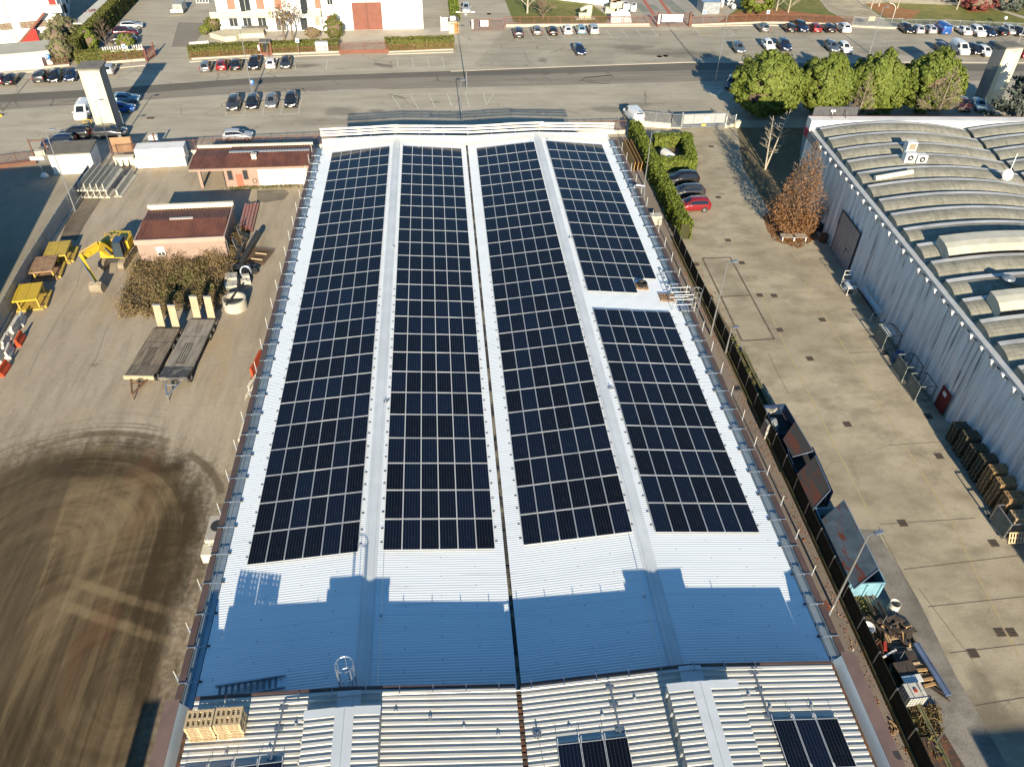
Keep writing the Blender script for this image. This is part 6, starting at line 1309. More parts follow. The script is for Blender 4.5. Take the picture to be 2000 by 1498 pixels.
MB().box(.2, w_ - .2, .36, dp - .2, 0, h - .25).build('body', m_tside, t); b = MB(); b.box(.2, .7, .2, .358, 0, h - .25); b.box(w_ - .7, w_ - .2, .2, .358, 0, h - .25); b.box(.7, w_ - .7, .2, .358, h - 1.2, h - .25); b.build('front_frame', m_creamw, t); MB().box(.7, w_ - .7, .28, .357, 2.2, h - 1.2).build('front_panel', m_tw, t); MB().box(.7, w_ - .7, .24, .356, 0, 2.2).build('plinth', m_creamw, t); MB().box(.62, .95, .22, .359, 0, h - .3).build('pilaster', m_creamw, t)
MB().box(0, w_, 0, dp, h - .25, h).build('roof_slab', m_slab, t); MB().box(w_ * .42, w_ * .72, .19, .199, h - .75, h - .55).build('vent', m_galv, t)
b = MB(); b.path([(0, 0, 0), (0, 0, 1.1), (1.2, 0, 1.1), (1.2, 0, 0)], .05, 6); b.path([(0, 0, .55), (1.2, 0, .55)], .04, 5); tag(b.build('yellow_barrier', m_yel, loc=G(166, 248), rz=-.2), 'yellow tube barrier at the foot of the left tower', 'barrier')
b = MB(); b.lathe([(.5, 0), (.5, .3)], n=3); tag(b.build('yellow_ring', m_yel, loc=G(-2, 228)), 'yellow tube frame at the left picture edge beside the road', 'frame')
# signs
def sign(label, px, py, tx, ty, col, wd=.75, ht=.75):
    x, y, _ = G(px, py); _, _, Z_ = GY(tx, ty, y); t = thing('road_sign', label, 'sign', (x, y, 0), 0, 'road signs'); MB().tube((0, 0, 0), (0, 0, Z_ + ht / 2), .035, 6).build('pole', m_galv, t); p = MB().box(-wd / 2, wd / 2, -.06, -.04, Z_ - ht / 2, Z_ + ht / 2).build('plate', col, t)
    return t, p, Z_
m_sb = mat('sign_blue', (.02, .16, .45), (.02, .14, .40), 1, .4)
P_ = lambda b, z, s_: (b.box(-.14 * s_, -.06 * s_, -.075, -.061, z - .25 * s_, z + .25 * s_), b.box(-.06 * s_, .13 * s_, -.075, -.061, z + .18 * s_, z + .25 * s_), b.box(-.06 * s_, .13 * s_, -.075, -.061, z - .02 * s_, z + .05 * s_), b.box(.07 * s_, .14 * s_, -.075, -.061, z + .04 * s_, z + .19 * s_))
for lab, px, py, tx, ty, col, let in (('blue and white parking sign on a short pole behind the four parked cars', 497, 189, 489, 161, m_sb, True), ('white and blue parking sign in front of the house hedge', 585, 110, 581, 80, m_white, False), ('blue parking sign beside the white wall at far left', 101, 133, 96, 111, m_sb, True), ('white road sign on a thin pole in front of the toothed wall', 252, 128, 241, 91, m_white, False), ('white and blue road sign by the yellow hatched bay', 1371, 51, 1374, 24, m_white, False), ('white and blue parking sign behind the dark grey car near the leaf bed', 1496, 45, 1499, 24, m_white, False)):
    t, p, z = sign(lab, px, py, tx, ty, col, .62, .7); b = MB()
    if let: P_(b, z, .9); b.build('letter', m_white, p)
    else: b.box(-.22, .22, -.075, -.061, z - .22, z + .05); b.build('blue_field', m_sb, p)
# white factory (far left)
m_wall = mat('white_factory_wall', (.70, .69, .67), (.64, .63, .60), .4, .8); m_bside = mat('pale_side_wall', (.60, .62, .63), (.52, .54, .55), .5, .8); m_redp_ = mat('red_paint', (.42, .03, .025), (.36, .03, .025), 1, .6); m_rbrown = mat('red_brown_paint', (.215, .085, .06), (.185, .072, .052), 1, .7)
fl, fc = Vector(G(-80, 98)), Vector(G(134, 78)); fd = fc - fl; rz = math.atan2(fd.y, fd.x); ln = fd.length
t = thing('white_factory', 'white factory with window strips, red staircase and balcony at the far left', 'factory', fl, rz)
MB().box(0, ln, .02, 60, 0, 8.6).build('wall', m_wall, t); MB().box(ln + .002, ln + .06, .03, 60, 0, 8.6).build('side_wall', m_bside, t); MB().box(-.3, ln + .3, -.3, 60.3, 8.6, 9.1).build('roof', m_slab, t)
def fx(px, py, z): q = Matrix.Rotation(-rz, 3, 'Z') @ (Vector(G(px, py, z)) - fl); return q.x
for x0, x1 in ((fx(0, 50, 3), fx(23, 48, 3)), (fx(40, 48, 3), fx(92, 44, 3)), (fx(94, 46, 3), fx(120, 43, 3))):
    f = MB().box(x0, x1, -.03, .019, 2.5, 3.6).build('window', m_rbrown, t); b = MB(); n = max(2, int((x1 - x0) / .8))
    for i in range(n):
        for j in range(2): a = x0 + (x1 - x0) * i / n; b.box(a + .06, a + (x1 - x0) / n - .06, -.05, -.031, 2.56 + j * .52, 3.0 + j * .52)
    b.build('pane', mat('dusty_pane', (.25, .22, .16), (.15, .13, .10), 3, .3), f)
x0, x1 = fx(37, 90, 0), fx(80, 86, 0); b = MB(); b.add([(x0, -1.4, 0), (x1, -1.4, 0), (x1, -1.4, 2.5), (x1 - .4, -1.4, 2.7), (x0, -1.34, 0), (x1, -1.34, 0), (x1, -1.34, 2.5), (x1 - .4, -1.34, 2.7)], [(0, 1, 2, 3), (4, 7, 6, 5), (1, 5, 6, 2), (2, 6, 7, 3), (3, 7, 4, 0)]); st = b.build('stair_side', m_redp_, t)
b = MB(); b.beam((x0, -.8, .1), (x1 + 2.2, -.8, 4.9), 1.0, .14); b.beam((x0, -1.36, .35), (x1 + 2.2, -1.36, 5.1), .06, .3); b.build('stair_flight', m_rbrown, st)
x0, x1 = fx(93, 32, 5), fx(121, 30, 5); MB().box(x0, x1, -1.3, .0, 4.9, 6.0).build('balcony', m_wall, t); d_ = MB().box((x0 + x1) / 2 - .6, (x0 + x1) / 2 + .5, -.05, .01, 6.0, 8.0).build('door', m_redp_, t); MB().box(x0 - .9, x1 + .1, -1.5, 0, 8.05, 8.2).build('awning', m_slab, t)
for px in (15, 127): x = fx(px, 60, 4); MB().tube((x, -.08, 0), (x, -.08, 8.4), .07, 6).build('downpipe', m_galv, t)
for k in range(5): b = MB(); b.box(ln + .07, ln + .7, 6 + 3.2 * k, 7.1 + 3.2 * k, 2.9, 4.2); b.build('air_conditioner', m_dark if k % 2 == 0 else m_white, t)
# low shed with pale roof and white street wall
a, c = Vector(G(-60, 147)), Vector(G(88, 133.5)); d_ = c - a; rz2 = math.atan2(d_.y, d_.x); t = thing('low_street_shed', 'low shed with pale grey roof and white street wall at the far left', 'shed', a, rz2); ln2 = d_.length
MB().box(0, ln2, .0, .15, 0, 1.75).build('street_wall', m_wall, t); b = MB(); b.prism([(0, 1.2), (ln2 + 1.2, 1.2), (ln2 + 2.6, 6.5), (0, 6.5)], 0, 2.3); b.build('wall', m_bside, t)
b = MB(); b.prism([(-.2, .9), (ln2 + 1.2, .9), (ln2 + 2.8, 6.8), (-.2, 6.8)], 2.3, 2.45); b.build('roof', mat('pale_felt_roof', (.42, .41, .35), (.36, .35, .30), .5, .9), t)
# long canopy
a, c = Vector(G(160, 47, 2.6)), Vector(G(214, -2, 2.6)); d_ = c - a; t = thing('canopy', 'long pale canopy roof on posts behind the diagonal hedge', 'canopy', (a.x, a.y, 0), math.atan2(-d_.x, d_.y)); ln3 = d_.length
MB().box(-1.7, 1.7, 0, ln3, 2.5, 2.65).build('roof', mat('pale_canopy', (.60, .59, .52), (.55, .53, .46), .8, .7), t)
for y in np.arange(.4, ln3, 4.0): MB().box(1.5, 1.62, y, y + .12, 0, 2.5).build('post', m_galv, t)
# house in the middle
hl, hr = Vector(G(432, 63)), Vector(G(631, 60)); d_ = hr - hl; rz3 = math.atan2(d_.y, d_.x); ln4 = d_.length
t = thing('white_house', 'white two storey house with cream balconies and terracotta shutters', 'house', hl, rz3)
MB().box(0, ln4, 0, 11, 0, 6.8).build('wall', m_wall, t); MB().box(-.5, ln4 + .1, -.5, 11.5, 6.8, 7.2).build('roof', m_tile_r, t)
def hx(px, z, py=40): q = Matrix.Rotation(-rz3, 3, 'Z') @ (Vector(G(px, py, z)) - hl); return q.x
x0, x1 = hx(408, 3.2, 35), hx(531, 3.2, 33)
b = MB(); b.box(x0, x1, -1.3, -.0, 2.75, 2.95); b.box(x0, x1, -1.35, -1.22, 2.95, 3.85); b.box(x0, x0 + .12, -1.3, -.01, 2.95, 3.85); b.build('balcony', m_creamw, t)
x2, x3 = hx(601, 3.2, 30), hx(626, 3.2, 29); b = MB(); b.box(x2, x3, -1.0, -.01, 2.75, 2.95); b.box(x2, x3, -1.05, -.93, 2.95, 3.85); b.build('balcony', m_creamw, t)
for px in (454, 481, 510): window(t, hx(px, 1.6, 50), .95, 1.5, 1.45, 0, m_white, m_glass, bars=1)
window(t, hx(597, 1.0, 40), .1, 1.3, 2.2, 0, m_white, m_glass, name='glass_door', bars=0); window(t, hx(621, 1.4, 42), .9, 1.0, 1.5, 0, m_white, mat('grey_blind', (.30, .29, .24)), bars=0)
window(t, hx(549, 1.2, 48), .1, 1.8, 2.2, 0, m_white, mat('dim_glass', (.12, .11, .10), rough=.2), name='entrance_door', bars=1)
for px, wd_ in ((448, 1.4), (505, 1.4), (540, 1.2), (618, 1.0)): MB().box(hx(px, 5, 12) - wd_ / 2, hx(px, 5, 12) + wd_ / 2, -.06, -.003, 3.9, 6.1).build('shutter', mat('terracotta_shutter', (.42, .17, .12), (.38, .15, .10), 1, .7), t)
window(t, hx(475, 5, 12), 3.0, 1.9, 3.0, 0, m_white, m_glass, name='balcony_door', bars=1); window(t, hx(591, 5, 12), 3.0, 1.3, 3.0, 0, m_white, m_glass, name='balcony_door', bars=0)
MB().box(hx(491, 3.4, 17) - .4, hx(491, 3.4, 17) + .4, -.4, -.05, 3.1, 3.7).build('air_conditioner', m_white, t)
b = MB(); b.prism([tuple((Matrix.Rotation(-rz3, 3, 'Z') @ (Vector(G(px, py)) - hl))[:2]) for px, py in ((411, 74), (440, 82), (462, 80), (468, 76), (517, 74), (516, 66), (440, 66))], 0, .8); b.build('terrace_wall', m_creamw, t)
MB().box(hx(484, .9, 68) - 1.6, hx(517, .9, 68), -1.6, -.2, .802, 1.1).build('ramp_roof', m_slab, t)
# white store building with brown gate
sl_, sr = Vector(G(631.5, 60)), Vector(G(827, 56)); d_ = sr - sl_; rz4 = math.atan2(d_.y, d_.x); ln5 = d_.length
t = thing('white_store_building', 'plain white store building with a big brown gate', 'building', sl_, rz4)
MB().box(.02, ln5, -.3, 14, 0, 8.5).build('wall', m_wall, t); MB().box(-.1, ln5 + .2, -.5, 14.2, 8.5, 8.8).build('roof', m_slab, t)
def sx_(px, py, z): q = Matrix.Rotation(-rz4, 3, 'Z') @ (Vector(G(px, py, z)) - sl_); return q.x
x0, x1 = sx_(692, 55, 0), sx_(748, 54, 0); g_ = MB().box(x0, x1, -.36, -.31, .05, 4.9).build('gate', m_rbrown, t); MB().box((x0 + x1) / 2 - .03, (x0 + x1) / 2 + .03, -.38, -.361, .05, 4.9).build('gate_seam', m_dark, g_)
x0 = sx_(649, 50, 0); MB().box(x0 - .55, x0 + .55, -.36, -.31, .9, 2.7).build('door', m_rbrown, t); window(t, sx_(645, 5, 4.8), 4.6, 1.0, 1.2, -.3, m_white, m_glass)
MB().tube((.1, -.4, 0), (.1, -.4, 8.4), .06, 6).build('downpipe', m_dark, t)
# far backdrop buildings
a, c = Vector(G(1758, -1)), Vector(G(1906, 7)); d_ = c - a; t = thing('long_white_building', 'long white building at the top right behind the lawn', 'building', a, math.atan2(d_.y, d_.x)); MB().box(-14, d_.length, 0, 12, .6, 6).build('wall', m_wall, t); MB().box(-14, d_.length + .1, -.15, 12, 0, .6).build('plinth', m_slab, t); MB().box(-14.3, d_.length + .4, -.5, 12.4, 6, 6.4).build('roof', m_slab, t)
a, c = Vector(G(1938, 7)), Vector(G(2060, 12)); d_ = c - a; t = thing('low_white_building', 'low white building at the top right corner', 'building', a, math.atan2(d_.y, d_.x)); MB().box(0, d_.length, 0, 10, 0, 3.2).build('wall', m_wall, t); MB().box(-.3, d_.length, -.4, 10, 3.2, 3.5).build('roof', m_rbrown, t)
a, c = Vector(G(1078, -1)), Vector(G(1192, 13)); d_ = c - a; t = thing('ribbed_white_wall', 'white ribbed metal wall behind the lawn with the cream sculpture', 'wall', a, math.atan2(d_.y, d_.x)); b = MB()
for i in range(int(d_.length / .5)): b.box(i * .5, i * .5 + .34, -.06, 0, 0, 3.0); b.box(i * .5 + .34, i * .5 + .5, 0, .06, 0, 3.0)
b.build('sheet', mat('white_ribbed', (.66, .67, .68), (.6, .61, .62), 1, .5), t)
# drive clutter
b = MB(); b.add([(-1.1, -1.5, .3), (1.1, -1.5, .3), (1.1, 1.5, .3), (-1.1, 1.5, .3), (-.9, -1.0, 1.7), (.9, -1.0, 1.7), (.9, 1.4, 1.9), (-.9, 1.4, 1.9)], [(0, 1, 5, 4), (1, 2, 6, 5), (2, 3, 7, 6), (3, 0, 4, 7), (4, 5, 6, 7)])
t = thing('covered_trailer', 'small grey covered trailer with a white front on the house drive', 'trailer', G(352, 24), -.05); b.build('cover', mat('grey_tarp', (.30, .31, .30), (.22, .23, .22), 1.5, .7), t); MB().box(-1.2, 1.2, -2.0, -1.52, .4, .9).build('front', m_white, t)
for x in (-1.1, 1.1): MB().tube((x - .1, .2, .32), (x + .1, .2, .32), .32, 10).build('wheel', m_tyre, t)
for k, (px, py) in enumerate(((396, 7),)):
    b = MB()
    for i in range(5): b.beam((-1.2 + .6 * i, 0, 0), (-1.2 + .6 * i, 0, 1.6), .1, .1)
    for z in (.1, .8, 1.5): b.beam((-1.2, 0, z), (1.2, 0, z), .1, .1)
    tag(b.build('white_rack', m_white, loc=G(px, py), rz=.05), 'white lattice frame standing on the drive left of the white house', 'rack')
b = MB()
for i in range(7): b.box(-.95, .95, -.05, .05, .1 + i * .35, .3 + i * .35)
for x in (-.95, .85): b.box(x, x + .1, -.1, .1, 0, 2.6)
o = b.build('slatted_rack', m_white, loc=G(871, 62)); o.rotation_euler = (-.35, 0, .02); tag(o, 'white slatted rack leaning beside the hedge end near the brown gate', 'rack')
t = thing('meter_kiosk', 'small cream kiosk with orange brown door beside the brown gate', 'kiosk', G(877, 66), .02); MB().box(0, 1.9, 0, 2.6, 0, 2.1).build('wall', m_creamw, t); MB().box(1.0, 1.85, -.04, -.003, .05, 1.95).build('door', mat('orange_brown_door', (.38, .19, .07))); t.children and None
bpy.data.objects['door'] if False else None
for o in [o for o in bpy.data.objects if o.name.startswith('door') and o.parent is None and 'category' not in o]: o.parent = t
MB().box(-.1, 2.0, -.15, 2.7, 2.1, 2.25).build('roof', m_slab, t); MB().box(.3, 1.3, .3, .9, 2.25, 2.9).build('vent_box', m_white, t)
def blocks(name, label, cat, px, py, cols, seed, n, sp, sz):
    r = np.random.default_rng(seed); b = MB()
    for i in range(n): b.cbox((r.uniform(-sp[0], sp[0]), r.uniform(-sp[1], sp[1]), sz / 2 + r.choice([0, sz])), (sz * r.uniform(.8, 1.3), sz * r.uniform(.8, 1.3), sz), r.uniform(-.2, .2), int(r.integers(0, len(cols))))
    return tag(b.build(name, cols, loc=G(px, py)), label, cat)
m_orange = mat('orange_sacks', (.55, .24, .12), (.6, .38, .25), 1, .7); m_bag = mat('white_bags', (.62, .60, .58), (.5, .49, .48), 1, .7)
blocks('brick_packs', 'orange brick packs stacked behind the brown fence', 'brick packs', 1196, 22, [m_orange, m_creamw], 3, 10, (1.4, 2.4), 1.1)
blocks('material_sacks', 'white material sacks heaped beside the brick packs', 'sacks', 1222, 28, [m_bag, m_white], 4, 9, (1.8, 2.0), 1.0)
b = MB(); b.add([(-2.2, -.9, .02), (2.2, -.9, .02), (1.9, 1.2, 1.7), (-1.8, 1.2, 1.8), (0, 0, 1.1)], [(0, 1, 4), (1, 2, 4), (2, 3, 4), (3, 0, 4)]); tag(b.build('white_tarpaulin', m_bag, loc=G(1212, 45)), 'crumpled white tarpaulin draped behind the brown fence', 'tarpaulin')
b = MB()
for i in range(24): b.ball((rng.uniform(-3, 3), rng.uniform(-2, 2), rng.uniform(.2, 1.6)), rng.uniform(.3, .6), 7, 4)
tag(b.build('rubble_bags', m_bag, loc=G(1415, 16)), 'heap of pale rubble bags beside the grey shelter', 'bags')
t = thing('glass_shelter', 'grey glazed shelter beside the heap of rubble bags', 'shelter', G(1388, 28), .05); MB().box(-1.8, 1.8, 0, 4, 0, 2.2).build('pane_wall', mat('grey_glazing', (.22, .24, .26), (.35, .37, .38), 1.5, .3), t); MB().box(-1.95, 1.95, -.15, 4.2, 2.2, 2.3).build('roof', m_galv, t)
t = thing('cream_sculpture', 'cream angular sculpture on a stone slab on the lawn', 'sculpture', G(1142, 37), .1); MB().box(-2.0, 2.0, -.8, .8, 0, .15).build('slab', m_pave, t); b = MB(); b.prism([(-1.3, -.4), (1.2, -.4), (1.2, .5), (-1.3, .4)], .15, 1.1); b.box(.3, 1.3, -.35, .45, 1.1, 2.5); b.cbox((-.35, 0, 2.0), (1.5, .7, .5), 0, 0, Matrix.Rotation(-.4, 4, 'Y')); b.build('figure', m_creamw, t)
# northern fences and gates
def pf(name, label, pts, h, wall, kind='pickets', m=None, bars=.16, pitch=2.6, wm=None): return fence_run(name, label, [G(*p) for p in pts], m or m_rail2, m or m_rail2, h, wall, pitch, kind, wm or m_pave, None, bars)
m_rail2 = mat('terracotta_iron', (.20, .08, .055), (.165, .066, .046), 1, .7)
pf('railing', 'terracotta railing beside the blue parking sign at far left', [(88, 133.5), (136, 129)], 1.5, .3)
pf('railing', 'terracotta railing in front of the diagonal hedge', [(205, 125), (284, 118.5)], 1.5, .35)
b = MB(); a, c = Vector(G(205, 122)), Vector(G(284, 116)); n = 17; d_ = c - a
for i in range(n): p = a + d_ * (i + .5) / n; b.cbox((p.x - a.x, p.y - a.y + .3, 2.0), (d_.length / n * .55, .12, .7), math.atan2(d_.y, d_.x))
b.beam((0, .3, 1.6), (d_.x, d_.y + .3, 1.6), .14, .3); tag(b.build('toothed_board_wall', mat('pale_toothed_board', (.52, .50, .50)), loc=a), 'pale toothed board screen on top of the terracotta railing left of the drive', 'screen')
t = thing('drive_gate', 'open brown gate with posts at the entrance of the shared drive', 'gate', G(288, 122), 1.35)
for x in (0, 2.9): MB().box(x - .1, x + .1, -.1, .1, 0, 2.4).build('post', m_rail2, t)
b = MB()
for i in range(14): b.box(.2 + i * .19, .24 + i * .19, -.02, .02, .2, 1.8)
b.box(.1, 2.8, -.03, .03, .2, .5); b.box(.1, 2.8, -.03, .03, 1.75, 1.85); b.build('leaf', m_rail2, t)
pf('railing', 'terracotta railing in front of the left house hedge', [(375, 118), (513, 110)], 1.25, .35)
b = MB(); a, c = Vector(G(375, 108)), Vector(G(412, 105)); d_ = c - a
for i in range(9): b.cbox((d_.x * (i + .5) / 9, d_.y * (i + .5) / 9, 1.85), (.38, .1, .6), 0)
b.beam((0, 0, 1.5), (d_.x, d_.y, 1.5), .12, .3); tag(b.build('toothed_board_wall', MATS['pale_toothed_board'], loc=a), 'pale toothed board screen at the left end of the house hedge', 'screen')
t = thing('garden_gate', 'narrow terracotta garden gate with a dark porch roof between the house hedges', 'gate', G(521, 110), .03); b = MB()
for i in range(6): b.box(-.7 + i * .26, -.66 + i * .26, -.02, .02, .1, 1.5)
b.box(-.8, .8, -.03, .03, .1, .6); b.build('leaf', m_rail2, t)
for x in (-.9, .9): MB().box(x - .12, x + .12, -.12, .5, 0, 2.2).build('post', m_rail2, t)
MB().box(-1.0, 1.0, -.2, 1.6, 2.2, 2.4).build('porch_roof', m_slab, t); MB().box(-1.25, -.98, -.14, -.02, 1.0, 1.9).build('letter_box', m_white, t)
pf('railing', 'terracotta railing in front of the right house hedge', [(529, 109), (664, 104)], 1.25, .35)
t = thing('grey_cabinet', 'pale grey utility cabinet standing in the right house hedge', 'cabinet', G(630, 104), .03); MB().box(-1.1, 1.1, -.3, .5, .1, 1.9).build('case', mat('pale_cabinet', (.55, .54, .54)), t); MB().box(-1.15, 1.15, -.34, .54, 0, .1).build('base', m_slab, t)
pf('rolling_gate', 'wide terracotta barred gate in front of the white store building', [(667, 107), (755, 104)], 2.0, 0, bars=.12, pitch=4.6)
MB_ = tag(MB().box(-4.4, 4.4, -.02, .02, .1, .75).build('gate_kick_plate', m_rail2, loc=G(711, 106), rz=.03), 'terracotta kick plate along the foot of the wide barred gate', 'plate')
pf('railing', 'terracotta railing in front of the hedge beside the slatted rack', [(757, 104), (885, 99)], 1.35, .3)
pf('rolling_gate', 'terracotta barred gate with a white square notice beside the cream kiosk', [(924, 61), (985, 59)], 2.2, 0, bars=.13, pitch=4.0)
tag(MB().box(-.75, .75, -.03, .03, .9, 2.0).build('gate_notice', m_white, loc=G(946, 62)), 'white square notice on the gate beside the cream kiosk', 'notice'); tag(MB().box(-.15, .15, -.05, .05, .5, 2.2).build('gate_marker', m_white, loc=G(923, 62.5)), 'narrow white marker on the left post of the gate beside the kiosk', 'marker')
pf('railing', 'terracotta railing between the lawn and the row of six parked cars', [(988, 53), (1070, 52), (1140, 52), (1268, 51)], 1.9, .45)
pf('rolling_gate', 'terracotta barred gate with a wide white notice at the paved forecourt', [(1270, 52), (1346, 51.5)], 2.4, 0, bars=.14, pitch=3.8)
tag(MB().box(-2.1, 2.1, -.04, .04, .9, 2.3).build('gate_notice', m_white, loc=G(1311, 53)), 'wide white notice board on the gate of the paved forecourt', 'notice'); tag(MB().box(-.2, .2, -.05, .05, .6, 2.4).build('gate_marker', m_white, loc=G(1285.5, 53.5)), 'narrow white marker on the gate of the paved forecourt', 'marker')
for px in (1284, 1346): tag(MB().box(-.2, .2, -.2, .2, 0, 2.7).build('gate_pillar', m_rail, loc=G(px, 53)), 'dark gate pillar %s of the paved forecourt gate' % ('left' if px < 1300 else 'right'), 'pillar')
pf('railing', 'terracotta railing along the leaf bed behind the dark row of cars', [(1350, 52), (1480, 47), (1560, 47.5), (1660, 52)], 1.9, .4)
pf('grey_mesh_fence', 'grey mesh fence and gate at the end of the curved drive', [(1663, 53), (1720, 56), (1757, 57)], 2.0, .3, 'mesh', m_galv, .2)
pf('grey_mesh_fence', 'grey mesh fence between the right lawn and the far row of cars', [(1757, 57), (1840, 58), (1900, 61), (2010, 66), (2080, 70)], 1.9, .5, 'mesh', m_galv, .2)
tag(MB().box(-.7, .7, -.03, .03, 1.1, 1.9).build('gate_notice', mat('pale_yellow_board', (.62, .56, .38)), loc=G(1698, 53)), 'pale yellow notice on the grey mesh gate', 'notice')
t = thing('curved_lamp', 'thin curved street lamp behind the grey mesh gate', 'lamp post', G(1741, 45)); MB().path([(0, 0, 0), (0, 0, 2.6), (-.3, 0, 3.2), (-.9, 0, 3.6), (-1.7, 0, 3.75)], .05, 6).build('pole', m_white, t)
tag(MB().ball((0, 0, 1.6), .35).build('white_globe', m_white, loc=G(1958, 52)), 'small white globe lamp on the lawn behind the mesh fence', 'lamp')
# neighbour hall whose wall shows at the far left edge
t = thing('teal_hall', 'hall with a teal wall at the left picture edge, throwing the big yard shadow', 'hall', (-49.5, 80.0, 0), .115)
MB().box(-40, 0, -75, 0, 0, 7.6).build('wall', mat('teal_sheet', (.10, .27, .29), (.08, .22, .24), .6, .5), t); MB().box(-40.2, .12, -75.2, .12, 7.6, 7.9).build('roof', m_slab, t)
# ================================================================== CARS
m_cglass = glassy('car_glass', (.012, .015, .02), .05, .7); m_rim = mat('alloy_rim', (.40, .40, .41), (.25, .25, .26), 4, .35, .7)
m_hl = mat('headlamp', (.68, .70, .72), (.55, .57, .6), 6, .12); m_tl = mat('tail_lamp', (.35, .02, .02), (.25, .02, .02), 5, .2); m_pl = mat('number_plate', (.62, .62, .58), (.5, .5, .48), 6, .5)
KEYS = {
 'hatch': (1.76, [(-2.05, .74, .62, .62, .70), (-2.0, .82, .86, .68, 1.0), (-1.62, .87, .94, .60, 1.42), (-.9, .88, .95, .58, 1.49), (-.1, .88, .94, .58, 1.48), (.32, .88, .93, .58, 1.40), (1.02, .88, .92, .68, 1.0), (1.6, .86, .86, .66, .90), (1.95, .79, .72, .60, .76), (2.05, .68, .52, .50, .56)], (.34, 1.0), (-1.98, -1.64), (-1.62, .72), .31),
 'estate': (1.82, [(-2.3, .76, .62, .62, .70), (-2.25, .84, .88, .70, 1.0), (-1.75, .89, .94, .62, 1.42), (-.9, .91, .95, .60, 1.50), (0, .91, .94, .60, 1.49), (.42, .91, .93, .60, 1.42), (1.15, .90, .92, .70, 1.0), (1.8, .88, .86, .68, .91), (2.2, .80, .72, .60, .76), (2.3, .68, .52, .50, .56)], (.44, 1.13), (-2.22, -1.78), (-1.75, .85), .31),
 'sedan': (1.80, [(-2.28, .74, .62, .60, .72), (-2.2, .82, .90, .68, .98), (-1.7, .88, .95, .68, 1.02), (-1.05, .90, .95, .60, 1.38), (-.5, .90, .95, .58, 1.44), (.05, .90, .94, .58, 1.43), (.45, .90, .93, .58, 1.36), (1.15, .89, .90, .68, .97), (1.8, .87, .84, .66, .88), (2.2, .79, .70, .60, .74), (2.3, .68, .52, .50, .56)], (.47, 1.13), (-1.66, -1.07), (-1.1, .8), .31),
 'suv': (1.88, [(-2.2, .78, .70, .66, .8), (-2.15, .87, 1.0, .74, 1.18), (-1.85, .92, 1.06, .66, 1.58), (-1.0, .94, 1.07, .64, 1.68), (-.1, .94, 1.06, .64, 1.67), (.3, .94, 1.05, .64, 1.58), (1.0, .93, 1.04, .74, 1.14), (1.7, .91, .98, .74, 1.05), (2.1, .84, .84, .66, .9), (2.2, .72, .6, .56, .66)], (.32, .98), (-2.13, -1.87), (-1.85, .7), .36),
 'van': (1.92, [(-2.45, .86, .7, .74, .9), (-2.42, .92, 1.1, .80, 1.7), (-2.3, .95, 1.15, .78, 1.95), (-1.0, .96, 1.15, .78, 2.0), (.6, .96, 1.14, .78, 1.98), (1.0, .96, 1.12, .76, 1.88), (1.75, .94, 1.08, .82, 1.2), (2.2, .90, .98, .76, 1.06), (2.42, .82, .75, .66, .8), (2.48, .74, .55, .6, .6)], (1.04, 1.72), (-2.41, -2.32), (.2, 1.35), .34)}
